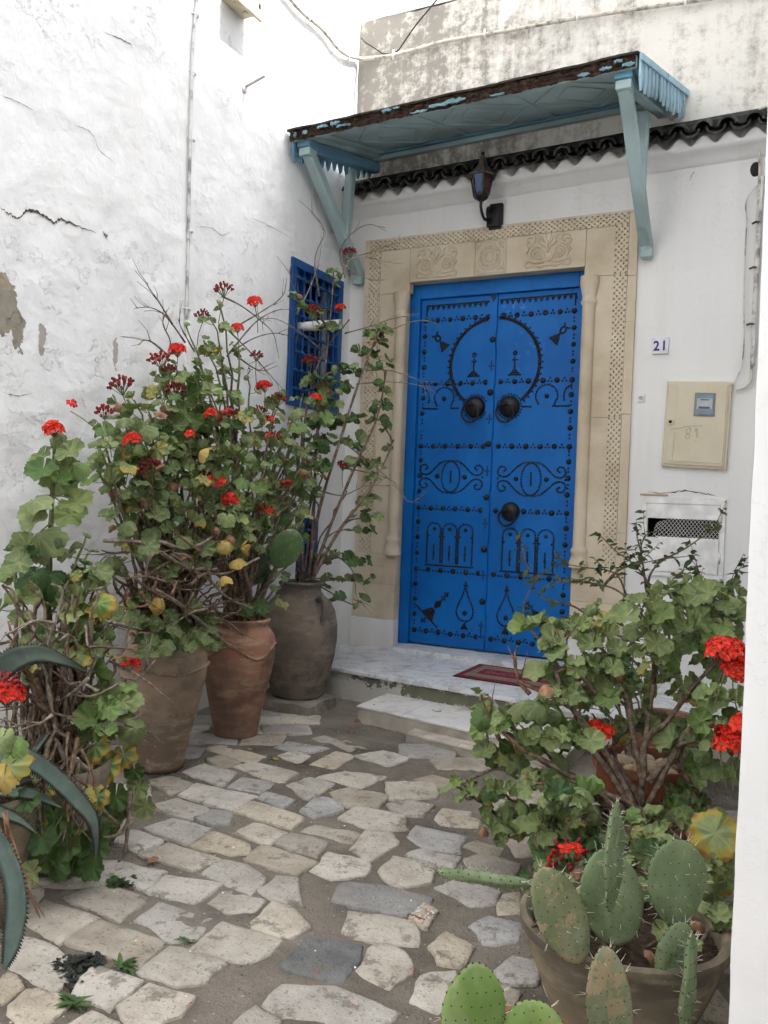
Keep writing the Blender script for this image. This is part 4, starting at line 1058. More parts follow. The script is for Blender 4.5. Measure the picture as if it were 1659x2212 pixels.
def gut_mesh():
    mb = MB(); n_ = 10; rings = []
    for (y, dz) in ((-.185, -.0), (.02, .10)):
        o_ = [(.064 * math.cos(math.pi + math.pi * i / n_), y, dz + .056 * math.sin(math.pi + math.pi * i / n_)) for i in range(n_ + 1)]
        i_ = [(.050 * math.cos(math.pi + math.pi * i / n_), y, dz + .043 * math.sin(math.pi + math.pi * i / n_) + .001) for i in range(n_ + 1)]
        rings.append(o_ + i_)
    m_ = n_ + 1; mb.v = rings[0] + rings[1]; T = 2 * m_
    for i in range(n_):
        mb.f += [(i, i + 1, T + i + 1, T + i), (m_ + i + 1, m_ + i, T + m_ + i, T + m_ + i + 1), (i + 1, i, m_ + i, m_ + i + 1)]
    mb.mi = [0] * len(mb.f); me = mb.mesh('roof_tile', True); me.materials.append(MT['tile']); me.set_sharp_from_angle(angle=rad(40)); return me
tm, gm = tile_mesh(), gut_mesh()
for i in range(22):
    x = .07 + i * pitch; z = cz_(x) + .062
    inst('roof_tile', tm, tc, Matrix.Translation((x + R.uniform(-.006, .006), R.uniform(-.01, .01), z + .018 + R.uniform(-.003, .003))) @ Matrix.Rotation(R.uniform(-.05, .05), 4, 'Y'))
    inst('roof_tile', gm, tc, Matrix.Translation((x + pitch / 2 + R.uniform(-.005, .005), R.uniform(-.01, .01), z + .034)) @ Matrix.Rotation(R.uniform(-.04, .04), 4, 'Y'))
# ================================================================== CANOPY
can = empty('door_canopy', (1.25, -.5, 3.7)); tag(can, 'weathered teal wooden canopy with rotten front edge and pointed side slats over the door', 'canopy')
FL, FR, BL, BR = V((.03, -1.0, 3.768)), V((2.423, -1.0, 3.832)), V((.16, -.005, 3.965)), V((2.552, -.005, 4.036))
NRM = ((FR - FL).cross(BL - FL)).normalized()
if NRM.z < 0: NRM = -NRM
def CP(u, v, w_): return (FL * (1 - u) + FR * u) * v + (BL * (1 - u) + BR * u) * (1 - v) + V((0, 0, w_))
def cslab(u0, u1, v0, v1, w0, w1, nm, m_, bev=.004):
    mb = MB(); mb.hexa([CP(u0, v1, w0), CP(u1, v1, w0), CP(u1, v0, w0), CP(u0, v0, w0), CP(u0, v1, w1), CP(u1, v1, w1), CP(u1, v0, w1), CP(u0, v0, w1)]); return mb.build(nm, m_, can, bevel=bev)
# roof covering with ragged front edge
mb = MB(); n_ = 90; top = []; 
for i in range(n_ + 1):
    u = i / n_; e = .02 + .016 * noise.noise(V((u * 14, 0, 0))) + .008 * noise.noise(V((u * 60, 3, 0))); w_ = .006 * noise.noise(V((u * 9, 7, 0)))
    top.append([CP(u * 1.012 - .006, 1 + e, .002 + w_), CP(u * 1.012 - .006, 1 + e, -.012 + w_), CP(u * 1.012 - .006, .98, -.014), CP(u * 1.012 - .006, 0, -.012), CP(u * 1.012 - .006, 0, .010), CP(u * 1.012 - .006, .9, .008 + w_)])
k = 6; fs_ = [(i * k + j, (i + 1) * k + j, (i + 1) * k + (j + 1) % k, i * k + (j + 1) % k) for i in range(n_) for j in range(k)]
mb.add([q for r_ in top for q in r_], fs_ + [tuple(range(k)), tuple(n_ * k + j for j in range(k - 1, -1, -1))]); mb.build('roof_covering', MT['felt'], can, smooth=False)
# fascia: crumbling board
mb = MB(); n_ = 260; rows_ = 9; vs_ = []
for i in range(n_ + 1):
    u = i / n_
    for j in range(rows_):
        t = j / (rows_ - 1); p = CP(u, 1, -.014 - t * (.072 + .010 * noise.noise(V((u * 25, 2, 0))) ))
        d = .014 * noise.noise(V((u * 70, t * 5, 1))) + .010 * abs(noise.noise(V((u * 20, t * 9, 5)))) + .006 * noise.noise(V((u * 160, t * 14, 1)))
        vs_.append(p + V((0, -.004 - d, 0)))
mb.add(vs_, [(i * rows_ + j, (i + 1) * rows_ + j, (i + 1) * rows_ + j + 1, i * rows_ + j + 1) for i in range(n_) for j in range(rows_ - 1)])
fas = mb.build('fascia_board', MT['rot'], can, smooth=True); fas['label'] = 'rotten dark fascia with flakes of blue paint'
cslab(.0, 1, .965, .995, -.086, -.013, 'front_beam', MT['teal'])
rr = random.Random(3)
for u0, w0, dw_, hh in ((.10, -.030, .035, .020), (.145, -.026, .03, .022), (.165, -.055, .045, .014), (.31, -.020, .03, .018), (.345, -.018, .02, .014), (.40, -.075, .05, .012), (.455, -.058, .08, .020), (.50, -.055, .06, .022), (.63, -.075, .04, .012), (.86, -.070, .03, .014), (.915, -.062, .03, .016), (.95, -.035, .02, .018), (.97, -.066, .03, .016), (.05, -.045, .018, .022), (.02, -.05, .008, .03)):
    mb = MB(); n_ = 7; y_ = 1.026
    up_ = [CP(u0 + dw_ * i / n_, y_ + rr.uniform(-.004, .004), w0 + hh * rr.uniform(.2, 1) * (math.sin(math.pi * (i + .5) / (n_ + 1)) ** .5)) for i in range(n_ + 1)]; lo_ = [CP(u0 + dw_ * i / n_, y_ + rr.uniform(-.004, .004), w0 - hh * rr.uniform(.1, .9) * (math.sin(math.pi * (i + .5) / (n_ + 1)) ** .5)) for i in range(n_ + 1)]
    bk = [p + V((0, .012, 0)) for p in up_ + lo_]; m_ = n_ + 1
    mb.add(up_ + lo_ + bk, [(i, i + 1, m_ + i + 1, m_ + i) for i in range(n_)] + [(i + 1, i, 2 * m_ + i, 2 * m_ + i + 1) for i in range(n_)] + [(m_ + i, m_ + i + 1, 3 * m_ + i + 1, 3 * m_ + i) for i in range(n_)] + [(0, m_, 3 * m_, 2 * m_), (n_, 2 * m_ + n_, 3 * m_ + n_, m_ + n_)])
    mb.build('paint_flake', MT['chip'], can)
# soffit boards
nb = 6
for i in range(nb):
    a, b = i / nb, (i + 1) / nb
    cslab(.004, .996, a * .97 + .0007, b * .97 - .0007, -.034, -.0145, 'soffit_board', MT['teal'], .002)
cslab(.0, 1, .0, .075, -.085, -.035, 'back_beam', MT['teal']); cslab(.055, .985, .078, .13, -.055, -.035, 'moulding', MT['tealblue'], .006)
cslab(.055, .985, .895, .963, -.060, -.035, 'moulding', MT['teal'], .008); cslab(.012, .052, .078, .963, -.075, -.035, 'side_beam', MT['teal']); cslab(.958, .992, .078, .963, -.075, -.035, 'side_beam', MT['teal'])
cslab(.054, .085, .135, .893, -.050, -.035, 'moulding', MT['teal'], .005); cslab(.93, .956, .135, .893, -.050, -.035, 'moulding', MT['teal'], .005)
# lozenge mouldings on the soffit
def cbar(a, b, wd=.016, hgt=.012):
    pa, pb = CP(*a, -.0345), CP(*b, -.0345); d = (pb - pa).normalized(); s_ = d.cross(V((0, 0, 1))).normalized() * wd / 2; dn = V((0, 0, -hgt))
    mb = MB(); mb.hexa([pa - s_ + dn, pb - s_ + dn, pb + s_ + dn, pa + s_ + dn, pa - s_, pb - s_, pb + s_, pa + s_]); mb.build('lozenge_moulding', MT['teal'], can, bevel=.002)
us = [.09 + .28 * i for i in range(4)]
for i in range(3):
    a, b = us[i], us[i + 1]; m_ = (a + b) / 2
    for p, q in (((a + .012, .515), (m_ - .004, .17)), ((m_ + .004, .17), (b - .012, .515)), ((b - .012, .535), (m_ + .004, .87)), ((m_ - .004, .87), (a + .012, .535))): cbar(p, q)
    for p, q in (((a + .075, .52), (m_ - .004, .31)), ((m_ + .004, .31), (b - .075, .52)), ((b - .075, .53), (m_ + .004, .74)), ((m_ - .004, .74), (a + .075, .53))): cbar(p, q, .010, .008)
    if i: cbar((a, .14), (a, .885), .014, .012)
# pointed slats of the side valances
def slat(p_top, wv, hgt, nm, m_, seed, thick=.014):
    rr = random.Random(seed); a = V((0, -wv / 2, 0)); tip = hgt * rr.uniform(.92, 1.05)
    prof = [(-.5, 0), (-.5, -.62), (-.40, -.74), (-.22, -.90), (0, -1.0), (.22, -.90), (.40, -.74), (.5, -.62), (.5, 0)]
    f_ = [p_top + V((0, x * wv * .94 + (z < -.3) * rr.uniform(-.003, .003), z * tip)) for x, z in prof]
    mb = MB(); n_ = len(f_); bk = [p + V((-thick, 0, 0)) for p in f_]
    mb.add(f_ + bk, [tuple(range(n_)), tuple(range(2 * n_ - 1, n_ - 1, -1))] + [(i, n_ + i, n_ + (i + 1) % n_, (i + 1) % n_) for i in range(n_)]); mb.build(nm, m_, can, bevel=.0015, seg=1)
ns = 13
for i in range(ns):
    v = .015 + (i + .5) / ns * .975; p = CP(1.0, v, -.012) + V((.022 + .004 * R.uniform(-1, 1), 0, 0)); slat(p, .995 / ns, .205 + .012 * noise.noise(V((i * .7, 0, 0))), 'valance_slat', MT['valance'], 100 + i)
    p = CP(0.0, v, -.03) + V((.018, 0, 0)); slat(p, .995 / ns, .205, 'valance_slat', MT['tealblue'], 200 + i)
mb = MB(); mb.hexa([CP(1, 1.01, -.05) + V((.024, 0, 0)), CP(1, 1.01, -.05) + V((.036, 0, 0)), CP(1, 0, -.05) + V((.036, 0, 0)), CP(1, 0, -.05) + V((.024, 0, 0)), CP(1, 1.01, -.008) + V((.024, 0, 0)), CP(1, 1.01, -.008) + V((.036, 0, 0)), CP(1, 0, -.008) + V((.036, 0, 0)), CP(1, 0, -.008) + V((.024, 0, 0))]); mb.build('valance_rail', MT['valance'], can, bevel=.003)
# brackets
def timber(pts, wx, wd, nm, m_, parent):
    """square timber swept in a plane of constant x-ish"""
    mb = MB(); L = [V(p) for p in pts]; n_ = len(L); rings = []
    for i, p in enumerate(L):
        t = (L[min(i + 1, n_ - 1)] - L[max(i - 1, 0)]).normalized(); s_ = V((1, 0, 0)); nrm = t.cross(s_).normalized()
        rings.append([p - s_ * wx / 2 - nrm * wd / 2, p + s_ * wx / 2 - nrm * wd / 2, p + s_ * wx / 2 + nrm * wd / 2, p - s_ * wx / 2 + nrm * wd / 2])
    vs_ = [q for r_ in rings for q in r_]; fs_ = [(i * 4 + k, i * 4 + (k + 1) % 4, (i + 1) * 4 + (k + 1) % 4, (i + 1) * 4 + k) for i in range(n_ - 1) for k in range(4)] + [(3, 2, 1, 0), tuple((n_ - 1) * 4 + k for k in range(4))]
    mb.add(vs_, fs_); return mb.build(nm, m_, parent, bevel=.010, seg=1)
for xf, xt, xb2, m2 in ((.095, .118, .20, 'tealblue'), (2.352, 2.343, 2.42, 'tealblue')):
    u = (xt - FL.x) / (FR.x - FL.x)
    ztop = CP(u, .9, -.09).z
    timber([(xf, -.035, 2.90), (xf, -.045, 2.99), (xf + (xt - xf) * .2, -.19, 3.10), (xt, -.90, ztop - .06)], .080, .085, 'brace', MT['teal'], can)
    mb = MB(); mb.box((xt - .055, -.965, ztop - .045), (xt + .055, -.84, ztop + .008)); mb.build('brace_cap', MT['tealblue'], can, bevel=.010)
    mb = MB(); mb.box((xt - .047, -.95, ztop - .10), (xt + .047, -.85, ztop - .046)); mb.build('brace_cap', MT['teal'], can, bevel=.008)
    b0 = V((xt, -.84, CP(u, .84, -.115).z)); b1 = V((xb2, -.01, CP((xb2 - BL.x) / (BR.x - BL.x), .01, -.125).z))
    timber([b0, b1], .075, .085, 'bracket_beam', MT[m2] if xf < 1 else MT['teal'], can)
    ym = -.30; zt_ = b1.lerp(b0, (-ym) / .84).z - .045
    tb = (ym + .19) / (-.90 + .19); zb_ = 3.10 + tb * (ztop - .06 - 3.10)
    timber([(xt, ym + .03, zt_), (xt, ym - .02, zb_ + .02)], .070, .070, 'strut', MT['teal'], can)

# ================================================================== LANTERN
lan = empty('wall_lantern', (1.2, 0, 3.33)); tag(lan, 'black hexagonal wall lantern with blue and red panes above the door', 'lantern')
lx, ly = 1.195, -.225; zb = 3.375
def hexr(mb, prof, n_=6, off=.0):
    vs_ = []; fs_ = []
    for r_, z in prof:
        for k in range(n_):
            a = 2 * math.pi * (k + off) / n_; vs_.append((lx + r_ * math.cos(a), ly + r_ * math.sin(a), z))
    for i in range(len(prof) - 1):
        for k in range(n_): fs_.append((i * n_ + k, i * n_ + (k + 1) % n_, (i + 1) * n_ + (k + 1) % n_, (i + 1) * n_ + k))
    fs_ += [tuple(range(n_ - 1, -1, -1)), tuple((len(prof) - 1) * n_ + k for k in range(n_))]
    mb.add(vs_, fs_)
MT['lroof'] = tex_speckle('dusty_metal', [(.3, (.05, .045, .04)), (.6, (.12, .11, .095)), (.8, (.2, .19, .165))], 18, 4, .7)
mb = MB(); hexr(mb, [(.020, zb), (.026, zb + .008), (.050, zb + .022), (.058, zb + .032), (.058, zb + .038)]); mb.build('lantern_base', MT['iron'], lan)
mb = MB(); hexr(mb, [(.112, zb + .178), (.116, zb + .184), (.090, zb + .200), (.060, zb + .230), (.040, zb + .262), (.028, zb + .295), (.024, zb + .315), (.026, zb + .32), (.012, zb + .335)]); rf = mb.build('lantern_roof', MT['lroof'], lan)
mb = MB(); mb.ball((lx, ly, zb + .348), .016, 10, 7); mb.build('finial', MT['iron'], rf, smooth=True)
MT['pane_b'] = plain('blue_glass', (.02, .06, .18), .15, .5); MT['pane_r'] = plain('red_glass', (.05, .008, .008), .15, .5)
for k in range(6):
    a0, a1 = 2 * math.pi * k / 6, 2 * math.pi * (k + 1) / 6; q = lambda r_, a, z: V((lx + r_ * math.cos(a), ly + r_ * math.sin(a), z))
    z0, z1, r0, r1 = zb + .038, zb + .178, .057, .086
    mb = MB(); mb.tube([q(r0, a0, z0), q(r1, a0, z1)], .0065, 5); mb.build('lantern_post', MT['iron'], lan)
    mb = MB(); f = .94
    mb.add([q(r0 * f, a0 + .1, z0), q(r0 * f, a1 - .1, z0), q(r1 * f, a1 - .1, z1), q(r1 * f, a0 + .1, z1)], [(0, 1, 2, 3)])
    mb.add([q(r0 * f - .003, a0 + .1, z0), q(r0 * f - .003, a1 - .1, z0), q(r1 * f - .003, a1 - .1, z1), q(r1 * f - .003, a0 + .1, z1)], [(3, 2, 1, 0)])
    mb.build('pane', MT['pane_b'] if k % 2 == 0 else MT['pane_r'], lan)
    mb = MB(); mb.tube([q(r0, a0, z0 + .012), q(r0, a1, z0 + .012)], .006, 5); mb.build('lantern_rail', MT['iron'], lan)
mb = MB(); mb.tube(smooth_line([(lx, ly, zb + .005), (lx, ly, zb - .035), (lx + .004, ly + .015, zb - .075), (lx + .006, ly + .06, zb - .105), (lx + .008, ly + .12, zb - .10), (lx + .008, ly + .165, zb - .08)], 5), .0115, 8); mb.build('arm', MT['iron'], lan, smooth=True)
mb = MB(); mb.tube(smooth_line([(lx + .008, ly + .15, zb - .115), (lx + .008, ly + .115, zb - .06), (lx + .008, ly + .12, zb - .015), (lx + .008, ly + .145, zb - .0), (lx + .008, ly + .155, zb - .025)], 5), .010, 8); mb.build('scroll', MT['iron'], lan, smooth=True)
mb = MB(); mb.box((lx - .02, -.055, zb - .135), (lx + .085, .0, zb + .02)); mb.build('wall_plate', MT['iron'], lan, bevel=.018, seg=3)
mb = MB(); mb.box((lx - .005, -.042, zb - .155), (lx + .10, .0, zb + .045)); mb.build('back_plate', plain('black_paint', (.008, .008, .008), .6), lan, bevel=.014)

# ================================================================== NUMBER PLATE, METER, HATCH, BELL
num = empty('house_number', (2.468, -.01, 2.25)); tag(num, 'white plate with the dark blue house number 21', 'house number')
mb = MB(); mb.box((2.413, -.022, 2.242), (2.522, .0, 2.356)); mb.build('plate', plain('glazed_white', (.66, .66, .72), .25, .5), num, bevel=.006)
me = text_mesh('21', .092, .001, True); me.materials.append(plain('navy_paint', (.025, .018, .16), .4))
inst('digits', me, num, Matrix.Translation((2.468, -.0245, 2.294)) @ Matrix.Rotation(rad(90), 4, 'X') @ Matrix.Scale(.9, 4, (1, 0, 0)))

mtr = empty('meter_cabinet', (2.725, -.02, 1.46)); tag(mtr, 'beige electricity meter cabinet with a small window beside the door', 'meter cabinet')
MT['beige'] = tex_speckle('beige_plastic', [(.3, (.55, .495, .355)), (.6, (.62, .565, .43)), (.8, (.58, .53, .41))], 4, 4, .5, .1, 60, .4)
def mq(x0, x1, z0, z1, y0, y1, nm, m_, parent=mtr, bev=.005):
    """leaning rectangle: the cabinet hangs slightly out of true"""
    f = lambda x, z: (x + (z - 1.75) * .028, z - (x - 2.72) * .045)
    q = [f(x0, z0), f(x1, z0), f(x1, z1), f(x0, z1)]
    mb = MB(); mb.hexa([(q[0][0], y0, q[0][1]), (q[1][0], y0, q[1][1]), (q[1][0], y1, q[1][1]), (q[0][0], y1, q[0][1]), (q[3][0], y0, q[3][1]), (q[2][0], y0, q[2][1]), (q[2][0], y1, q[2][1]), (q[3][0], y1, q[3][1])])
    return mb.build(nm, m_, parent, bevel=bev)
mq(2.517, 2.932, 1.462, 2.044, -.035, 0, 'cabinet_box', MT['beige'], bev=.006); dr = mq(2.530, 2.915, 1.480, 2.026, -.047, -.0355, 'cabinet_door', MT['beige'])
mq(2.550, 2.5915, 1.500, 1.690, -.053, -.0475, 'raised_panel', MT['beige'], dr, .004); mq(2.592, 2.905, 1.500, 2.012, -.053, -.0475, 'raised_panel', MT['beige'], dr, .004)
mq(2.706, 2.836, 1.810, 1.965, -.062, -.0535, 'window_frame', plain('grey_plastic', (.20, .20, .20), .4), dr, .012)
mq(2.716, 2.826, 1.822, 1.953, -.0645, -.0625, 'window_glass', plain('meter_face_blue', (.16, .24, .31), .1, .6), dr, .008)
mq(2.722, 2.820, 1.855, 1.925, -.0665, -.065, 'meter_face', plain('meter_grey', (.42, .44, .46), .5), dr, .002); mq(2.745, 2.80, 1.914, 1.920, -.0680, -.067, 'meter_mark', MT['dark'], dr, .0); mq(2.735, 2.805, 1.858, 1.872, -.0680, -.067, 'meter_mark', plain('meter_dark', (.08, .10, .12), .5), dr, .0)
mb = MB(); mb.lathe([(.020, 0), (.020, .014), (.012, .014), (.012, .004)], (2.560, -.047, 1.772), 16, axis='y'); mb.build('lock', MT['beige'], dr, sharp=40)
mb = MB(); mb.lathe([(.0115, 0), (.0115, .006)], (2.560, -.047, 1.772), 12, axis='y'); mb.build('keyhole', MT['dark'], dr)
MT['pen'] = plain('pencil_mark', (.10, .16, .13), .9)
for pts in ([(2.565, 1.722), (2.62, 1.728), (2.68, 1.740), (2.765, 1.743)], [(2.685, 1.728), (2.664, 1.712), (2.672, 1.692), (2.690, 1.676), (2.680, 1.660), (2.664, 1.662), (2.666, 1.682), (2.688, 1.700), (2.694, 1.722), (2.680, 1.733)], [(2.718, 1.700), (2.728, 1.728), (2.730, 1.700), (2.730, 1.664)], [(2.738, 1.722), (2.742, 1.664)], [(2.724, 1.640), (2.728, 1.644)]):
    mb = MB(); mb.tube(smooth_line([V((x, -.0535, z)) for x, z in pts], 5), .0011, 4); mb.build('scribble', MT['pen'], dr)

hat = empty('vent_hatch', (2.66, -.01, .73)); tag(hat, 'white painted metal hatch with a torn wire mesh opening below the meter', 'hatch')
hx0, hx1, hz0, hz1 = 2.392, 2.93, .72, 1.262
for a, b, c_, d in ((hx0, hx1, hz1 - .045, hz1), (hx0, hx1, hz0, hz0 + .03), (hx0, hx0 + .03, hz0 + .031, hz1 - .046), (hx1 - .032, hx1, hz0 + .031, hz1 - .046)):
    mb = MB(); mb.box((a, -.014, c_), (b, .0, d)); mb.build('frame', MT['white'], hat, bevel=.003)
for a, b, c_, d in ((hx0 + .033, hx1 - .035, VEN[3], hz1 - .048), (hx0 + .033, hx1 - .035, hz0 + .033, VEN[2]), (hx0 + .033, VEN[0], VEN[2] + .001, VEN[3] - .001), (VEN[1] - .002, hx1 - .035, VEN[2] + .001, VEN[3] - .001)):
    mb = MB(); mb.box((a, -.020, c_), (b, -.002, d)); mb.build('door_sheet', MT['white'], hat, bevel=.002)
mb = MB(); mb.box((VEN[0] - .02, .05, VEN[2] - .02), (VEN[1] + .02, .30, VEN[3] + .02)); mb.f = [f for f in mb.f if f != (0, 1, 5, 4)]; mb.mi = mb.mi[:len(mb.f)]; mb.build('cavity', MT['dark'], hat)
mb = MB(); nxm, nzm = 34, 8; dx, dz = (VEN[1] - VEN[0] - .06) / nxm, (VEN[3] - VEN[2]) / nzm
def mp(i, j):
    x = VEN[0] + .06 + i * dx; z = VEN[2] + j * dz; t = max(0, 1 - i / 7)
    return V((x - .03 * t * (1 - j / nzm), -.008 + .02 * t * t * (j / nzm), z - .03 * t * (j / nzm) ** 2))
for i in range(nxm):
    for j in range(nzm):
        if (i + j) % 2 == 0: mb.tube([mp(i, j), mp(i + 1, j + 1)], .0014, 4, cap=False)
        else: mb.tube([mp(i, j + 1), mp(i + 1, j)], .0014, 4, cap=False)
wm = mb.build('wire_mesh', MT['white'], hat)
mb = MB(); mb.lathe([(.012, 0), (.012, .004), (.008, .004)], (2.452, -.020, .945), 14, axis='y'); mb.build('lock', MT['iron'], hat)
for z in (1.10, .83):
    mb = MB(); mb.tube([(hx1 - .028, -.02, z), (hx1 - .028, -.02, z + .07)], .008, 8); mb.build('hinge', MT['white'], hat, smooth=True)
mb = MB(); mb.box((2.37, -.006, 1.268), (2.56, -.0, 1.281)); mb.build('mastic', plain('tan_mastic', (.50, .38, .22), .9), hat, bevel=.004)

bell = empty('door_bell', (2.351, -.01, 1.94)); tag(bell, 'small white push button plate on the wall between door and meter', 'door bell')
mb = MB(); mb.box((2.325, -.012, 1.915), (2.378, 0, 1.972)); mb.build('plate', MT['white'], bell, bevel=.004)
mb = MB(); mb.lathe([(.013, 0), (.013, .006), (.009, .007), (.008, .003)], (2.351, -.012, 1.943), 16, axis='y'); mb.build('button', MT['greypipe'], bell, sharp=40)

# cables by the right end of the wall
rc = empty('service_cables', (3.03, -.03, 1.96)); tag(rc, 'grey and white service cables running down the wall to the meter', 'cable')
def back(*uv, y=-.035): return smooth_line([at(u, v, y=y) for u, v in uv], 4)
for pts, r_, m_ in ((((1668, 228), (1650, 232), (1637, 245), (1636, 290), (1641, 340), (1640, 420), (1636, 500), (1630, 620), (1626, 700), (1624, 770), (1622, 815), (1612, 835), (1590, 842)), .009, 'cable'),
                    (((1648, 380), (1642, 460), (1638, 540), (1632, 640), (1629, 720), (1626, 790)), .012, 'greypipe'),
                    (((1636, 400), (1618, 420), (1611, 445), (1613, 480), (1609, 560), (1607, 650), (1607, 740), (1602, 790), (1592, 815), (1580, 832)), .0045, 'greypipe')):
    mb = MB(); mb.tube(back(*pts), r_, 8); mb.build('conductor', MT[m_], rc, smooth=True)
for u, v in ((1634, 480), (1628, 578), (1622, 700)):
    p = at(u, v, y=-.045); mb = MB(); mb.tube([p + V((-.025, .02, 0)), p + V((0, -.012, 0)), p + V((.025, .01, 0))], .007, 6); mb.build('clip', MT['wire'] if v != 578 else plain('rust', (.18, .07, .04), .9), rc, smooth=True)
p = at(1632, 366, y=0); mb = MB(); mb.ball((p.x, .0, p.z), (.035, .018, .05), 9, 6); tag(mb.build('wall_hole', MT['dark'], door_wall, smooth=True))
# ================================================================== POTS
def atd(u, v, d): return CAM + (C_F + C_R * ((u - 829.5) / 1836.98) + C_U * ((1106 - v) / 1836.98)) * d
def pot(name, c, prof, soil_r, soil_z, mat_, label, seed=0, n=44, wob=.02):
    root = empty(name, c); tag(root, label, 'pot')
    mb = MB(); mb.lathe(prof, c, n, wob=wob, seed=seed); mb.build('body', mat_, root, sharp=50)
    mb = MB(); vs_ = [V(c) + V((0, 0, soil_z + .015))]; m_ = 24
    for r_ in (.5, 1):
        for k in range(m_): vs_.append(V(c) + V((soil_r * r_ * math.cos(2 * math.pi * k / m_), soil_r * r_ * math.sin(2 * math.pi * k / m_), soil_z + .012 * noise.noise(V((k * .7, r_ * 3, seed))))))
    mb.add(vs_, [(0, 1 + k, 1 + (k + 1) % m_) for k in range(m_)] + [(1 + k, 1 + m_ + k, 1 + m_ + (k + 1) % m_, 1 + (k + 1) % m_) for k in range(m_)])
    mb.build('soil', MT['soil'], root, smooth=True)
    return root
def rope(root, c, r, z, amp, waves, n=120, rad_=.006, m_=None, dots=True):
    """thumbed band around the shoulder"""
    mb = MB(); 
    for k in range(n):
        a = 2 * math.pi * k / n; zz_ = z + amp * math.sin(waves * a); rr_ = r(zz_) + .002
        mb.ball(V(c) + V((rr_ * math.cos(a), rr_ * math.sin(a), zz_)), (.010, .010, .009), 6, 4)
    mb.build('thumbed_band', m_, root, smooth=True)
def interp(prof):
    def f(z):
        for (r0, z0), (r1, z1) in zip(prof[:-1], prof[1:]):
            if z0 <= z <= z1 and z1 > z0: return r0 + (r1 - r0) * (z - z0) / (z1 - z0)
        return prof[-1][0]
    return f
c1 = at(347, 1660, z=G) ; c1.z = G + .004
p1 = [(.100, 0), (.110, .006), (.115, .03), (.134, .14), (.163, .27), (.191, .38), (.208, .47), (.213, .53), (.206, .58), (.186, .615), (.168, .632), (.162, .645), (.172, .662), (.186, .672), (.188, .69), (.176, .70), (.160, .692), (.150, .66), (.150, .60)]
pot1 = pot('clay_jar', c1, p1, .150, .645, MT['pot_buff'], 'buff clay jar with thumbed bands, nearest of the three jars by the wall', 1)
rope(pot1, c1, interp(p1), .515, .012, 3, 110, m_=MT['pot_buff'])
c2 = at(508, 1588, z=G); c2.z = G + .004
p2 = [(.112, 0), (.122, .006), (.126, .03), (.142, .12), (.168, .25), (.193, .36), (.208, .45), (.211, .52), (.202, .575), (.180, .610), (.166, .622), (.160, .632), (.164, .645), (.176, .652), (.180, .666), (.170, .675), (.154, .668), (.146, .64), (.146, .58)]
pot2 = pot('clay_jar', c2, p2, .146, .62, MT['pot_red'], 'reddish clay jar with wavy thumbed bands, middle one of three by the wall', 2)
rope(pot2, c2, interp(p2), .50, .035, 4, 110, m_=MT['pot_red'])
c3 = at(642, 1500, z=G + .075); c3.z = G + .075
p3 = [(.135, 0), (.150, .006), (.158, .04), (.186, .14), (.212, .27), (.224, .38), (.222, .47), (.206, .56), (.180, .62), (.150, .66), (.132, .685), (.126, .70), (.128, .715), (.140, .728), (.144, .742), (.134, .752), (.118, .745), (.108, .71), (.108, .64)]
p3 = [(r_ * 1.12 if z < .66 else r_ * 1.04, z) for r_, z in p3]
pot3 = pot('clay_jar', c3, p3, .108, .70, MT['pot_grey'], 'tall grey brown clay jar with handles standing on a stone by the porch', 3)
for a in (-22, 158):
    d = V((math.cos(rad(a)), math.sin(rad(a)), 0)); b_ = V(c3)
    mb = MB(); mb.tube(smooth_line([b_ + d * .18 + V((0, 0, .645)), b_ + d * .235 + V((0, 0, .665)), b_ + d * .268 + V((0, 0, .63)), b_ + d * .264 + V((0, 0, .56)), b_ + d * .235 + V((0, 0, .50))], 5), [.018] * 21, 8); mb.build('handle', MT['pot_grey'], pot3, smooth=True)
# rough stone under the tall jar
mb = MB(); cs = V((c3.x + .03, c3.y - .05, G + .03)); rr = random.Random(4)
mb.ball(cs, (1, 1, 1), 18, 10)
vs_ = []
for v_ in mb.v:
    d = V(v_) - cs; q = V((max(-.21, min(.21, d.x * .30)), max(-.19, min(.19, d.y * .27)), max(-.05, min(.044, d.z * .12)))); q += wobble(q, 9, .02); q.z = min(q.z, .046); vs_.append(tuple(cs + q))
mb.v = vs_
tag(mb.build('stone_block', MT['cobd'] if False else cobble_mat('rough_stone', (.30, .26, .20), (.20, .17, .13), (.40, .35, .28)), sharp=40), 'rough flat stone under the tall grey jar', 'stone')
c0 = at(105, 1868, z=G); c0.z = G + .004
p0 = [(.125, 0), (.135, .006), (.142, .03), (.165, .12), (.190, .24), (.205, .32), (.208, .36), (.198, .375), (.185, .37), (.180, .33), (.180, .28)]
pot0 = pot('clay_pot', c0, p0, .18, .345, MT['pot_grey'], 'dark clay pot under the leafy plant by the agave', 5)
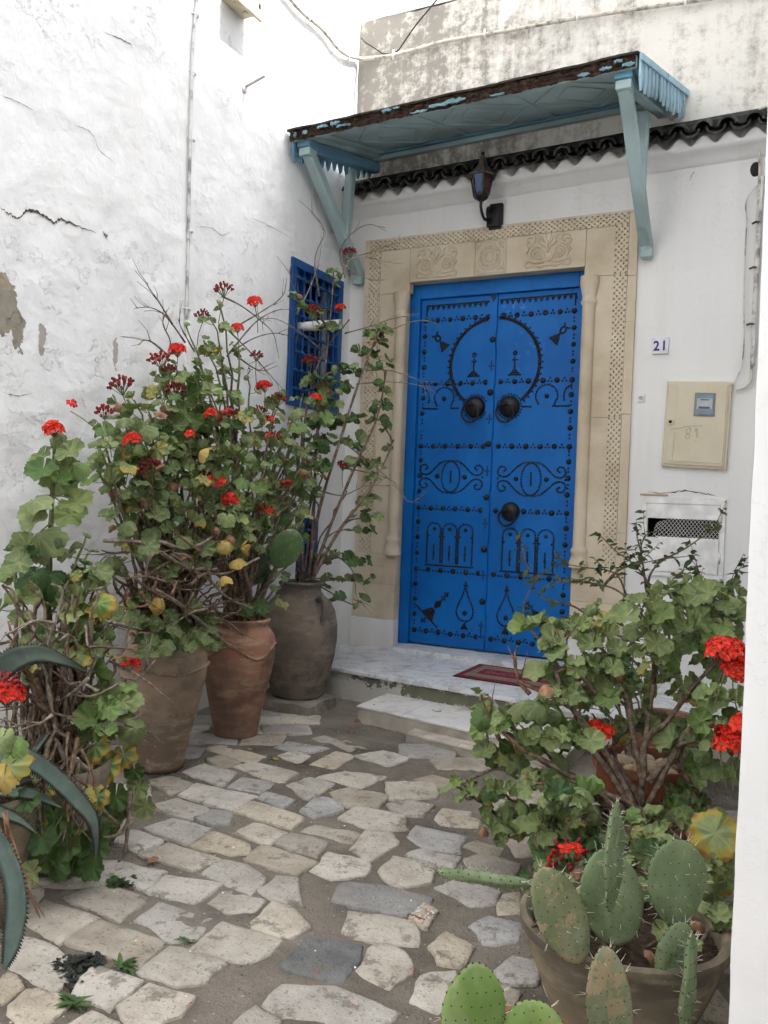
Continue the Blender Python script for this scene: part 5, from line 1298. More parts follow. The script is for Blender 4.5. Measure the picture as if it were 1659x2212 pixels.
# big bowl pot with the cactus
cc = V((3.045, -3.80, G + .004))
pc = [(.150, 0), (.160, .006), (.168, .03), (.205, .12), (.238, .20), (.252, .245), (.255, .262), (.268, .275), (.270, .30), (.255, .306), (.243, .295), (.236, .25), (.234, .2)]
potc = pot('bowl_pot', cc, pc, .234, .255, MT['pot_olive'], 'wide olive buff clay bowl holding the prickly pear', 7)
ct = V((2.865, -2.42, G + .004))
pt = [(.140, 0), (.148, .006), (.165, .08), (.185, .18), (.198, .26), (.202, .30), (.214, .305), (.218, .325), (.208, .34), (.192, .335), (.186, .30), (.182, .26)]
pott = pot('terracotta_pot', ct, pt, .184, .295, MT['pot_terra'], 'orange terracotta pot with pale pebbles on its soil', 9)
MT['pebble'] = cobble_mat('beige_pebble', (.40, .31, .21), (.33, .25, .17), (.46, .38, .28))
for k, (dx, dy, s) in enumerate(((-.09, -.03, .055), (-.02, .05, .045), (.03, -.07, .06), (-.07, .09, .042), (.09, .03, .05), (.10, -.08, .04), (-.03, -.12, .038))):
    mb = MB(); p = ct + V((dx, dy, .318)); mb.ball(p, (s * 1.15, s * .85, s * .55), 12, 8); mb.v = [tuple(V(q) + wobble(q, 14, .006, k)) for q in mb.v]
    tag(mb.build('pebble', MT['pebble'], smooth=True), ('smooth beige pebble by the left rim of the terracotta pot', 'beige pebble in the middle of the terracotta pot', 'biggest beige pebble, towards the front of the terracotta pot', 'beige pebble by the back left rim of the terracotta pot', 'beige pebble on the right side of the terracotta pot', 'beige pebble by the front right rim of the terracotta pot', 'smallest beige pebble by the front rim of the terracotta pot')[k], 'pebble', 'pebbles in the terracotta pot')
cf = atd(1120, 2212, 1.58); cf.z = G + .004
pf_ = [(.10, 0), (.11, .006), (.13, .12), (.15, .24), (.16, .30), (.172, .305), (.175, .33), (.165, .338), (.15, .33), (.145, .28)]
potf = pot('terracotta_pot', cf, pf_, .147, .29, MT['pot_terra'], 'terracotta pot with the bright cactus at the bottom edge', 10)
cg = at(1392, 1840, y=-3.12); cg.z = G + .004
potg = pot('clay_pot', cg, [(r_ * .62, z * .9) for r_, z in p0], .11, .31, MT['pot_red'], 'small clay pot hidden behind the cactus bowl, holding the spreading geranium', 12)
cb = at(1440, 1500, y=-1.75); cb.z = G + .004
potb = pot('clay_pot', cb, [(r_ * .85, z) for r_, z in p0], .15, .345, MT['pot_red'], 'clay pot of the dark leaved shrub, nearly hidden by foliage', 11)
# ================================================================== PLANTS
def leaf_mat(name, kind, cols):
    t = NT(name); uv = t.uvc(); d = t.vmath('SUBTRACT', uv, (.5, .5, 0)); sx, sy, sz_ = t.xyz(d)
    r_ = t.math('MULTIPLY', t.vmath('LENGTH', d), 2.0); an = t.math('ARCTAN2', sx, sy)
    vein = t.math('ABSOLUTE', t.math('SUBTRACT', t.math('FRACT', t.math('ADD', t.math('MULTIPLY', an, 9 / (2 * math.pi)), .5)), .5))
    vm = t.math('MULTIPLY', t.math('SUBTRACT', 1.0, t.step(t.math('MULTIPLY', vein, r_), .01, .07)), .26)
    rnd = t.rnd(); nz = t.noise(5, 3, .6, vec=t.vmath('ADD', uv, t.n('ShaderNodeObjectInfo').outputs['Location']))
    c = t.ramp(rnd, cols)
    c = t.mix(t.math('MULTIPLY', t.step(nz, .4, .7), .35), c, tuple(min(1, q * 1.5) for q in cols[-1][1]))
    c = t.mix(vm, c, tuple(min(1, q * 1.75 + .01) for q in cols[len(cols) // 2][1]))
    if kind == 'y':
        rr_ = t.math('ADD', r_, t.math('MULTIPLY', t.math('SUBTRACT', nz, .5), .9))
        c = t.mix(t.step(rr_, .48, .80), c, (.42, .33, .06)); c = t.mix(t.step(rr_, .78, 1.0), c, (.27, .13, .06))
    if kind == 'p':   # blotched
        c = t.mix(t.step(nz, .47, .60), c, (.34, .28, .07)); c = t.mix(t.step(nz, .60, .70), c, (.28, .15, .07))
    t.fin(c, .62, t.bump(t.math('MULTIPLY', vm, -1.0), .25, .01), .25)
    tr = t.n('ShaderNodeBsdfTranslucent'); t.set(tr.inputs[0], t.mix(.5, c, (.16, .22, .02))); mx = t.n('ShaderNodeMixShader'); mx.inputs[0].default_value = .22
    t.t.links.new(t.b.outputs[0], mx.inputs[1]); t.t.links.new(tr.outputs[0], mx.inputs[2]); t.t.links.new(mx.outputs[0], t.out.inputs[0])
    return t.m
GREY = [(.0, (0.085, 0.123, 0.054)), (.35, (0.135, 0.172, 0.074)), (.7, (0.190, 0.227, 0.107)), (.9, (0.114, 0.210, 0.059)), (1.0, (0.228, 0.279, 0.107))]
LITE = [(.0, (0.114, 0.161, 0.066)), (.35, (0.175, 0.226, 0.094)), (.7, (0.236, 0.282, 0.133)), (.9, (0.132, 0.250, 0.070)), (1.0, (0.262, 0.323, 0.125))]
DARK = [(.0, (0.026, 0.048, 0.018)), (.4, (0.042, 0.069, 0.024)), (.8, (0.060, 0.098, 0.033)), (1.0, (0.072, 0.057, 0.028))]
DEEP = [(.0, (0.031, 0.069, 0.026)), (.4, (0.050, 0.099, 0.035)), (.8, (0.070, 0.131, 0.042)), (1.0, (0.094, 0.152, 0.053))]
MT['lf_grey'] = leaf_mat('leaf_grey_green', 'g', GREY); MT['lf_lite'] = leaf_mat('leaf_light_green', 'g', LITE); MT['lf_deep'] = leaf_mat('leaf_deep_green', 'g', DEEP)
MT['lf_yel'] = leaf_mat('leaf_yellowing', 'y', LITE); MT['lf_blot'] = leaf_mat('leaf_blotched', 'p', LITE); MT['lf_dark'] = leaf_mat('leaf_dark_shrub', 'g', DARK)
MT['lf_dry'] = tex_speckle('leaf_dry', [(.3, (.14, .07, .04)), (.55, (.27, .15, .09)), (.8, (.36, .24, .15))], 30, 4, .8, .4, 60, .2, obj_var=.5)
MT['lf_gold'] = tex_speckle('leaf_gold', [(.3, (.26, .13, .05)), (.45, (.44, .31, .08)), (.6, (.42, .34, .12)), (.8, (.30, .18, .08))], 22, 4, .7, .3, 60, .2, obj_var=.3)
def bark_mat(name, c0, c1):
    t = NT(name); a = t.noise(40, 4, .7); c = t.mix(t.step(a, .35, .68), c0, c1)
    return t.fin(c, .9, t.bump(a, .5, .004), .15)
MT['bark'] = bark_mat('woody_stem', (.075, .050, .036), (.215, .165, .125)); MT['bark2'] = bark_mat('pale_dry_twig', (.15, .115, .09), (.33, .28, .23))
MT['gstem'] = bark_mat('green_stem', (.085, .11, .045), (.19, .20, .10)); MT['rstem'] = bark_mat('reddish_stem', (.10, .055, .035), (.25, .15, .10))

def geranium_leaf(seed, curl=.0, lobes=7, ragged=.035):
    rr = random.Random(seed); mb = MB(); K = 42; ph = rr.uniform(-.2, .2); uv = [(.5, .5)]; vs_ = [V((0, 0, 0))]; cup = rr.uniform(-.22, .30) + curl; tw = rr.uniform(-.25, .25); fold = rr.uniform(.05, .10)
    fr = (.30, .62, .86, 1.0); s1, s2 = rr.uniform(0, 6), rr.uniform(0, 6)
    for f in fr:
        for k in range(K):
            th = -math.pi * .965 + 2 * math.pi * .965 * k / (K - 1)
            base = 1.0 - .20 * (abs(th) / math.pi) ** 2
            R_ = base * (1 + .075 * math.cos(lobes * th) + ragged * (1 if k % 2 else -1) * (f > .8) + .05 * math.sin(2 * th + s1))
            x, y = f * R_ * math.sin(th), f * R_ * math.cos(th)
            z = cup * f * f + fold * f * math.cos(lobes * th + math.pi) + tw * x * y + .10 * f * f * math.sin(3 * th + s2) + .03 * f ** 3 * math.sin(11 * th + s1)
            vs_.append(V((x, y, z))); uv.append((x * .5 + .5, y * .5 + .5))
    fs_ = [(0, 1 + k + 1, 1 + k) for k in range(K - 1)]
    for i in range(len(fr) - 1):
        a, b = 1 + i * K, 1 + (i + 1) * K
        fs_ += [(a + k, a + k + 1, b + k + 1, b + k) for k in range(K - 1)]
    mb.add(vs_, fs_); mb.uv = uv; return mb
def oval_leaf(seed, ratio=.5, curl=.1):
    rr = random.Random(seed); mb = MB(); n_ = 7; vs_ = []; uv = []; c_ = rr.uniform(-.25, .1) - curl
    for i in range(n_ + 1):
        t = i / n_; w_ = ratio * (math.sin(math.pi * t ** .8)) ** .8 * .5 + .002
        for s in (-1, 0, 1): vs_.append(V((s * w_, t, c_ * t * t + abs(s) * w_ * .35))); uv.append((s * w_ * .5 + .5, t * .5 + .5))
    mb.add(vs_, [(i * 3 + k, i * 3 + k + 1, i * 3 + 4 + k, i * 3 + 3 + k) for i in range(n_) for k in (0, 1)]); mb.uv = uv; return mb
def mk(mbs, mat_, nm='leaf'):
    out = []
    for mb in mbs:
        me = mb.mesh(nm, True); me.materials.append(mat_); out.append(me)
    return out
LM = {k: mk([geranium_leaf(i, (0, 0, 0, .35, -.4, 0, .2, -.2, .6)[i]) for i in range(9)], MT[m_]) for k, m_ in (('grey', 'lf_grey'), ('lite', 'lf_lite'), ('deep', 'lf_deep'))}
LM['yel'] = mk([geranium_leaf(20 + i, -.2) for i in range(3)], MT['lf_yel']); LM['blot'] = mk([geranium_leaf(30 + i, -.1) for i in range(3)], MT['lf_blot'])
LM['dry'] = mk([geranium_leaf(40 + i, -.75, 5, .12) for i in range(3)], MT['lf_dry']); LM['gold'] = mk([geranium_leaf(50 + i, -.5, 5, .08) for i in range(3)], MT['lf_gold'])
LM['fine'] = mk([geranium_leaf(60 + i, .05, 5, .18) for i in range(3)], MT['lf_deep'])
LM['wither'] = mk([oval_leaf(90 + i) for i in range(3)], plain('withered_weed', (.018, .022, .017), .8))
LM['dark'] = mk([oval_leaf(70 + i) for i in range(4)], MT['lf_dark']); LM['oval'] = mk([oval_leaf(80 + i, .45) for i in range(3)], MT['lf_deep'])

def petal_mat(name, c0, c1):
    t = NT(name); r_ = t.rnd(); a = t.noise(110, 1); c = t.mix(t.step(t.math('ADD', t.math('MULTIPLY', r_, .2), a), .42, .78), c0, c1)
    t.fin(c, .55, None, .2); tr = t.n('ShaderNodeBsdfTranslucent'); t.set(tr.inputs[0], c); mx = t.n('ShaderNodeMixShader'); mx.inputs[0].default_value = .25
    t.t.links.new(t.b.outputs[0], mx.inputs[1]); t.t.links.new(tr.outputs[0], mx.inputs[2]); t.t.links.new(mx.outputs[0], t.out.inputs[0]); return t.m
MT['red'] = petal_mat('red_petal', (.42, .008, .006), (.90, .065, .03)); MT['darkred'] = petal_mat('faded_dark_petal', (.14, .016, .02), (.34, .04, .04))
def floret(mb, c, nrm, r_, rr, mi=0):
    nrm = nrm.normalized(); u = nrm.orthogonal().normalized(); v = nrm.cross(u); a0 = rr.uniform(0, 6)
    for k in range(5):
        a = a0 + 2 * math.pi * k / 5 + rr.uniform(-.15, .15); d = u * math.cos(a) + v * math.sin(a); s = nrm.cross(d); L_ = r_ * rr.uniform(.85, 1.15); w_ = r_ * .42
        b = [c + d * L_ * .08, c + d * L_ * .55 + s * w_ + nrm * L_ * .12, c + d * L_ * .92 + s * w_ * .65 + nrm * L_ * rr.uniform(-.05, .15), c + d * L_ * 1.0 + nrm * L_ * .05, c + d * L_ * .92 - s * w_ * .65 + nrm * L_ * rr.uniform(-.05, .15), c + d * L_ * .55 - s * w_ + nrm * L_ * .12]
        mb.add(b, [(0, 1, 2, 3), (0, 3, 4, 5)], mi)
def head_mesh(seed, n_, R_, fr, dried=0.0):
    rr = random.Random(seed); mb = MB(); b = V((0, 0, -R_ * .9))
    for i in range(n_):
        z = 1 - 1.05 * (i + .5) / n_; a = i * 2.39996; d = V((math.sqrt(max(0, 1 - z * z)) * math.cos(a), math.sqrt(max(0, 1 - z * z)) * math.sin(a), z))
        p = V((d.x * R_, d.y * R_, d.z * R_ * .75)) * rr.uniform(.85, 1.1); mb.tube([b, p], .0012, 3, cap=False, mi=1)
        if rr.random() < dried:
            mb.ball(p, (.006, .006, .009), 6, 4, mi=2); mb.ball(p + d * .009 + V((rr.uniform(-.004, .004), 0, 0)), (.006, .006, .006), 5, 4, mi=2)
        else: floret(mb, p, d + V((0, 0, .3)), fr, rr, 0)
    me = mb.mesh('flower_head', True)
    for m_ in (MT['red'], MT['gstem'], MT['darkred']): me.materials.append(m_)
    return me
HEADS = {'r': [head_mesh(i, 17, .038, .020, .08) for i in range(3)], 'm': [head_mesh(10 + i, 16, .042, .018, .5) for i in range(2)], 'd': [head_mesh(20 + i, 18, .040, .016, .97) for i in range(3)], 's': [head_mesh(30 + i, 4, .016, .020, .2) for i in range(2)]}

ALLP = []
class Plant:
    def __init__(s, name, base, label, cat='plant', group=None, seed=1, pal=(('grey', 80), ('deep', 8), ('yel', 5), ('blot', 3), ('dry', 4)), lsize=.052, spine=True, root_r=.06):
        s.root = empty(name, base); tag(s.root, label, cat, group); s.base = V(base); s.rr = random.Random(seed); s.pal = [k for k, w_ in pal for _ in range(w_)]; s.ls = lsize; s.nl = 0; s.rootr = root_r; s.paths = []; s.over = []; s.keep = None; s.nmain = 0; ALLP.append(s)
    def leaf(s, p, nrm, fwd, size, kind=None):
        kind = kind or s.rr.choice(s.pal)
        if kind == 'dry': size *= .62
        if s.keep is not None:
            d_ = p - CAM; w_ = d_.dot(C_F); u_, v_ = 829.5 + 1836.98 * d_.dot(C_R) / w_, 1106 - 1836.98 * d_.dot(C_U) / w_
            if any(a < u_ < b and c_ < v_ < e for a, b, c_, e in s.keep): return
        me = s.rr.choice(LM[kind]); z = nrm.normalized(); y = fwd - z * fwd.dot(z)
        y = y.normalized() if y.length > 1e-4 else z.orthogonal(); x = y.cross(z)
        m_ = Matrix((x * size * s.rr.uniform(.78, 1.12), y * size, z * size * s.rr.uniform(.7, 1.5))).transposed().to_4x4(); m_.translation = p; s.nl += 1
        if s.nl <= 300: inst('leaf', me, s.root, m_)
        else: s.over.append((me, m_))
    def finish(s):
        if not s.over: return
        mb = MB(); mb.uv = []; mats = []
        for me, m_ in s.over:
            mm = me.materials[0]
            if mm not in mats: mats.append(mm)
            b = len(mb.v); mb.v += [tuple(m_ @ v_.co) for v_ in me.vertices]; uvs = [None] * len(me.vertices)
            for lp in me.loops: uvs[lp.vertex_index] = tuple(me.uv_layers[0].data[lp.index].uv)
            mb.uv += [q or (.5, .5) for q in uvs]; k = mats.index(mm)
            for p in me.polygons: mb.f.append(tuple(b + i for i in p.vertices)); mb.mi.append(k)
        o = mb.build('foliage', mats, s.root, smooth=True); o['kind'] = 'stuff'
    def path(s, tip, kink=.03, lean=None, start=None, n=14):
        rr = s.rr; a = s.base + V((rr.uniform(-1, 1) * s.rootr, rr.uniform(-1, 1) * s.rootr, -.02)) if start is None else V(start); d = tip - a; L_ = d.length
        h = V((d.x, d.y, 0)); b = a + V((0, 0, 1)) * L_ * rr.uniform(.22, .42) + h * rr.uniform(.05, .3); c_ = tip - (V((0, 0, 1)) * .65 + h.normalized() * .45 if h.length > .01 else V((0, 0, 1))) * L_ * rr.uniform(.12, .3)
        if lean is not None: c_ += lean
        P = bez(a, b, c_, tip, n); sd_ = rr.uniform(0, 50)
        for i in range(1, n): P[i] = P[i] + wobble(P[i], 5.5, kink * min(1, L_ * 1.3), sd_) + wobble(P[i], 17, kink * .35, sd_)
        return P
    def stem(s, P, r0, r1, mats=('bark', 'gstem'), green=.7, extra=()):
        n_ = len(P); mb = MB(); g = max(1, int(n_ * green)); rad_ = [(r0 + (r1 - r0) * (i / (n_ - 1)) ** .8) * (1 + .18 * s.rr.uniform(-1, 1)) for i in range(n_)]
        mb.tube(P[:g + 1], rad_[:g + 1], 6, mi=0)
        if g < n_ - 1: mb.tube(P[g:], rad_[g:], 6, mi=1)
        for a, b in extra:
            m_ = (a + b) / 2 + V((0, 0, -.006)); mb.tube([a, m_, b], .0019, 3, cap=False, mi=1)
        mb.build('stem', [MT[mats[0]], MT[mats[1]]], s.root, smooth=True); s.paths.append(P)
    def tip(s, p, n=8, size=1.0, kinds=None, spread=1.0, r0=.011, part=.30, start=None, up=.55, cam_=.35, green=.72, lean=None, kink=.03):
        rr = s.rr; p = V(p)
        if start == 'near' and s.paths:
            c_ = [q for P_ in s.paths[:s.nmain] for q in P_[1:-1:2] if q.z < p.z - .04]
            start = min(c_, key=lambda q: (q - p).length + .25 * max(0, .10 - (p.z - q.z))) if c_ else None; r0 = .0065
        elif start == 'near': start = None
        P = s.path(p, start=start, lean=lean, kink=kink); N = len(P); ex = []; a0 = rr.uniform(0, 6.28)
        for k in range(n):
            t = 1 - part * (k / max(1, n - 1)) ** 1.2; f = t * (N - 1); i = min(N - 2, int(f)); q = P[i].lerp(P[i + 1], f - i)
            az = a0 + k * 2.4 + rr.uniform(-.4, .4); out = V((math.cos(az), math.sin(az), 0)); dr = (out + V((0, 0, rr.uniform(-.05, .75) * (1 - .8 * k / n))) + V((rr.uniform(-.2, .2), rr.uniform(-.2, .2), rr.uniform(-.2, .2)))).normalized()
            sz = s.ls * size * rr.uniform(.62, 1.25) * (.55 if k == 0 else (.78 if k == 1 else 1)); ln = sz * rr.uniform(.9, 1.7) * spread * (.4 if k == 0 else 1)
            c_ = q + dr * ln; nr = V((0, 0, up)) + dr * .45 - C_F * cam_ + V((rr.uniform(-1, 1), rr.uniform(-1, 1), rr.uniform(-1, 1))) * .42
            s.leaf(c_, nr, dr + V((0, 0, -.3)), sz, rr.choice(kinds) if kinds else None); ex.append((q, c_))
        s.stem(P, r0 * rr.uniform(.8, 1.2), .0042, green=green, extra=ex)
        return P
    def twig(s, pts, r0=.005, r1=.0015, mat_='bark', side=0):
        L_ = smooth_line(pts, 5); s.stem(L_, r0, r1, (mat_, mat_), 1.0)
        for k in range(side):
            i = s.rr.randint(len(L_) // 3, len(L_) - 2); q = L_[i]; d = (L_[i + 1] - L_[i - 1]).normalized() + V((s.rr.uniform(-1, 1), s.rr.uniform(-.6, .6), s.rr.uniform(-.4, .8))) * .9; ln = s.rr.uniform(.05, .16)
            s.stem([q, q + d.normalized() * ln * .5, q + d.normalized() * ln + wobble(q, 9, .03)], r1 * 1.3, .0009, (mat_, mat_), 1.0)
    def flower(s, p, kind='r', size=1.0, stalk=.12, frm=None, tilt=None):
        rr = s.rr; p = V(p); me = rr.choice(HEADS[kind]); q = (V((rr.uniform(-.3, .3), rr.uniform(-.5, .1), 1)) if tilt is None else V(tilt)).to_track_quat('Z', 'Y').to_matrix().to_4x4()
        inst('flower_head', me, s.root, Matrix.Translation(p) @ q @ Matrix.Scale(size, 4))
        e = p + q @ V((0, 0, -.034 * size)); f = V(frm) if frm is not None else e + V((rr.uniform(-.3, .3) * stalk, rr.uniform(-.1, .3) * stalk, -stalk)); m_ = (e + f) / 2 + V((rr.uniform(-.01, .01), 0, .01))
        mb = MB(); mb.tube([f, m_, e], .0022, 5, cap=False); mb.build('flower_stalk', MT['gstem'] if kind != 'd' else MT['rstem'], s.root, smooth=True)

def sample_poly(poly, dmin, rr, tries=4000):
    xs_ = [p[0] for p in poly]; ys_ = [p[1] for p in poly]; out = []; pv = [V((x, y)) for x, y in poly]
    for _ in range(tries):
        q = (rr.uniform(min(xs_), max(xs_)), rr.uniform(min(ys_), max(ys_)))
        if not inside_poly(q, pv): continue
        if all((q[0] - o[0]) ** 2 + (q[1] - o[1]) ** 2 > dmin * dmin for o in out): out.append(q)
    return out

# ---------------------------------------------------------------- jar plants by the wall
topP1 = c1 + V((0, 0, .66)); topP2 = c2 + V((0, 0, .64)); topP3 = c3 + V((0, 0, .72)); topP0 = c0 + V((0, 0, .36))
rr = random.Random(21)
g1 = Plant('geranium', topP1, 'bushy red geranium growing from the buff jar nearest the viewer', 'geranium', 'red geraniums', 31, root_r=.09, lsize=.048)
polyA = [(195, 930), (255, 865), (330, 850), (470, 905), (560, 960), (600, 1050), (590, 1130), (480, 1180), (340, 1185), (235, 1110), (200, 1020)]
for u, v in sample_poly(polyA, 34, rr):
    e = (v - 860) / 320; x = rr.uniform(.42, .70) + .22 * e * rr.random()
    if x > .8: x = .8
    g1.tip(at(u, v, x=x), rr.choice((6, 7, 8)), rr.uniform(.85, 1.15))
for u, v, x, n_ in ((350, 1355, .78, 6), (428, 1372, .80, 7), (462, 1345, .74, 6), (325, 1392, .80, 4), (480, 1395, .78, 5), (310, 1420, .86, 4), (400, 1405, .90, 6), (455, 1400, .86, 4), (300, 1350, .8, 6), (270, 1330, .8, 5), (300, 1300, .7, 4), (395, 1325, .8, 5), (250, 1210, .7, 5), (380, 1225, .75, 5)):
    g1.tip(at(u, v, x=x), n_, 1.0, lean=V((0, 0, .05)))
for k in range(34):   # bare woody stems at the foot of the bush
    u, v = rr.uniform(240, 500), rr.uniform(1150, 1330); g1.stem(g1.path(at(u, v, x=rr.uniform(.4, .85)), .06), rr.uniform(.007, .012), .005, ('bark', 'bark'), 1.0)
for pts in (((225, 1168), (300, 1172), (350, 1195), (395, 1222), (450, 1250), (490, 1290), (545, 1315)), ((345, 1170), (400, 1185), (440, 1172), (470, 1150)), ((410, 1265), (440, 1240), (490, 1238), (560, 1205)), ((330, 1270), (380, 1300), (430, 1340), (490, 1390), (520, 1400))):
    g1.twig([at(u, v, x=.80) for u, v in pts], .010, .006, 'bark2')
for k in range(46):
    u, v = rr.uniform(235, 480), rr.uniform(1190, 1370); x = rr.uniform(.62, .92); du, dv = rr.uniform(-120, 120), rr.uniform(-70, 70)
    g1.twig([at(u, v, x=x), at(u + du * .5 + rr.uniform(-20, 20), v + dv * .5 + rr.uniform(-25, 25), x=x + rr.uniform(-.05, .05)), at(u + du, v + dv, x=x + rr.uniform(-.1, .1))], rr.uniform(.005, .010), .003, rr.choice(('bark', 'bark2', 'bark', 'rstem')), 1)
for u, v, k, s_ in ((262, 835, 'd', 1.25), (225, 892, 'd', .9), (285, 950, 'r', 1.0), (325, 1012, 'd', 1.1), (410, 938, 's', 1.1), (495, 1080, 'r', 1.1), (453, 1036, 's', 1.2), (476, 1042, 's', 1.3), (490, 900, 'm', 1.1), (455, 893, 'r', .8), (575, 1105, 'm', 1.0)):
    g1.flower(at(u, v, x=.74 if v > 870 else .55), k, s_, .16)
for u, v, k in ((432, 975, 'gold'), (500, 1160, 'dry'), (512, 1210, 'gold'), (480, 1245, 'gold'), (395, 1195, 'dry'), (348, 1312, 'gold'), (345, 1005, 'dry'), (520, 1185, 'gold'), (490, 1175, 'gold'), (440, 1035, 'yel'), (470, 1150, 'dry')):
    g1.leaf(at(u, v, x=.84), -C_F * .5 + V((rr.uniform(-1, 1), rr.uniform(-.5, .3), rr.uniform(-.2, 1))), V((rr.uniform(-1, 1), 0, -1)), .046, k)

g2 = Plant('geranium', topP2, 'tall red geranium in the middle jar, spreading in front of the white wall', 'geranium', 'red geraniums', 32, root_r=.08, lsize=.048)
polyB = [(325, 800), (375, 770), (405, 800), (480, 860), (560, 870), (640, 880), (690, 930), (675, 1040), (640, 1130), (590, 1180), (560, 1100), (570, 970), (470, 900), (390, 890), (330, 860)]
for u, v in sample_poly(polyB, 35, rr):
    g2.tip(at(u, v, x=rr.uniform(.25, .62)), rr.choice((6, 7, 8)), rr.uniform(.9, 1.2))
for u, v, n_, s_ in ((470, 650, 5, .85), (455, 690, 7, 1.1), (440, 735, 7, 1.2), (425, 775, 6, 1.1), (470, 770, 6, 1.0), (400, 700, 3, .7), (505, 745, 4, .6), (360, 800, 7, 1.15), (375, 840, 7, 1.2), (345, 830, 5, 1.0), (540, 800, 4, .6), (610, 850, 6, 1.1), (655, 850, 6, 1.1), (640, 920, 6, 1.1)):
    g2.tip(at(u, v, x=rr.uniform(.32, .5)), n_, s_, kinds=('grey', 'grey', 'grey', 'blot') if u == 425 else None)
for u, v, n_ in ((600, 1240, 4), (560, 1300, 5), (600, 1290, 4), (535, 1315, 3), (640, 1160, 5), (660, 1110, 5)):
    g2.tip(at(u, v, x=.66), n_, 1.0, kinds=('deep', 'grey', 'blot', 'grey'))
for k in range(20): g2.stem(g2.path(at(rr.uniform(430, 640), rr.uniform(1080, 1250), x=rr.uniform(.3, .7)), .04), rr.uniform(.007, .012), .005, ('bark', 'bark'), 1.0)
for u, v, k, s_, x in ((550, 652, 'r', 1.05, .4), (512, 709, 'r', .9, .42), (383, 757, 'r', 1.15, .45), (345, 778, 'm', 1.2, .45), (482, 627, 'd', 1.15, .38), (438, 682, 'd', .9, .38), (555, 770, 'd', .9, .4), (570, 835, 'r', 1.15, .5), (600, 865, 'd', 1.1, .5), (560, 890, 'd', .95, .5), (583, 905, 's', 1.1, .55), (590, 945, 'm', 1.0, .6), (378, 845, 'd', 1.2, .55), (618, 1050, 'm', 1.0, .62), (365, 800, 'd', .8, .5)):
    g2.flower(at(u, v, x=x), k, s_, .15)
g2.flower(at(153, 872, x=.4), 's', 1.0, .05, frm=at(205, 925, x=.45))
TW = lambda pl, pts, r0=.006, r1=.0018, m_='bark', side=3, **k: pl.twig([at(u, v, **k) for u, v in pts], r0, r1, m_, side)
for pts in (((400, 740), (372, 700), (350, 676), (322, 664), (290, 666)), ((372, 700), (345, 655), (322, 622), (318, 610)), ((355, 790), (368, 740), (352, 700), (360, 670)), ((420, 760), (395, 715), (385, 690)), ((490, 770), (530, 720), (560, 690), (600, 670), (640, 668)), ((500, 760), (550, 730), (600, 720), (650, 735)), ((480, 640), (520, 660), (560, 690), (590, 720), (600, 760)), ((505, 765), (560, 800), (600, 790)), ((480, 700), (540, 760), (575, 800), (610, 840)), ((520, 700), (570, 670), (610, 640), (620, 600)), ((360, 765), (330, 740), (312, 735), (300, 745))):
    TW(g2, pts, .0055, .0016, 'bark', 4, x=.38)

g3 = Plant('geranium', topP3, 'leggy tall geranium in the grey jar reaching over the carved doorway', 'geranium', 'red geraniums', 33, pal=(('deep', 34), ('grey', 56), ('blot', 5), ('dry', 4)), lsize=.050, root_r=.05)
for pts in (((665, 1250), (690, 1100), (735, 950), (770, 840), (800, 760), (820, 715)), ((668, 1250), (678, 1100), (684, 960), (700, 820), (712, 700), (722, 600)), ((655, 1250), (652, 1100), (656, 950), (668, 850), (700, 760), (755, 690)), ((672, 1250), (720, 1120), (770, 1000), (815, 900), (835, 800)), ((675, 1250), (730, 1150), (790, 1070), (830, 1000), (850, 950))):
    g3.twig([at(u, v, x=None, y=-1.35 + .5 * i / (len(pts) - 1)) for i, (u, v) in enumerate(pts)], .012, .005, 'bark', 0)
g3.nmain = len(g3.paths)
for u, v, n_, s_, kw in ((722, 585, 5, .75, dict(x=.35)), (628, 640, 6, .8, dict(x=.3)), (708, 705, 6, .85, dict(x=.35)), (660, 660, 3, .7, dict(x=.3)),
        (828, 712, 6, .8, dict(y=-.75)), (800, 725, 5, .8, dict(y=-.8)), (826, 742, 5, .75, dict(y=-.75)), (790, 765, 5, .85, dict(y=-.8)), (818, 772, 4, .75, dict(y=-.8)), (775, 800, 4, .85, dict(y=-.85)),
        (832, 838, 4, .8, dict(y=-.8)), (822, 868, 4, .8, dict(y=-.8)), (818, 905, 5, .85, dict(y=-.8)), (750, 790, 5, .9, dict(y=-.9)), (742, 832, 6, .95, dict(y=-.9)), (735, 875, 6, 1.0, dict(y=-.95)), (700, 820, 6, 1.0, dict(x=.4)), (690, 860, 6, 1.0, dict(x=.42)), (722, 910, 6, 1.0, dict(y=-.95)), (760, 905, 5, 1.0, dict(y=-.9)), (752, 955, 6, 1.0, dict(y=-.95)), (772, 1000, 5, .95, dict(y=-.9)), (690, 900, 7, 1.05, dict(x=.45)), (700, 950, 6, 1.0, dict(x=.45)),
        (815, 1000, 6, .6, dict(y=-.85)), (838, 965, 5, .5, dict(y=-.8)), (800, 1030, 6, .65, dict(y=-.85)), (805, 1075, 6, .75, dict(y=-.9)), (815, 1108, 6, .7, dict(y=-.9)), (800, 1145, 4, .8, dict(y=-.9)), (735, 1195, 5, .7, dict(y=-1.1)), (708, 1205, 4, .7, dict(y=-1.15)), (792, 1205, 4, .85, dict(y=-.95)), (772, 1245, 4, .85, dict(y=-.95)), (800, 1248, 3, .8, dict(y=-.95)), (775, 1302, 4, .85, dict(y=-1.0)), (670, 1000, 5, 1.0, dict(x=.5)), (660, 1060, 5, 1.0, dict(x=.52))):
    g3.tip(at(u, v, **kw), n_ + 2, s_, r0=.010, part=.55, green=.6, start='near')
for k in range(4): g3.stem(g3.path(at(rr.uniform(640, 760), rr.uniform(880, 1120), x=rr.uniform(.3, .6)), .03), rr.uniform(.008, .012), .005, ('bark', 'bark'), 1.0)
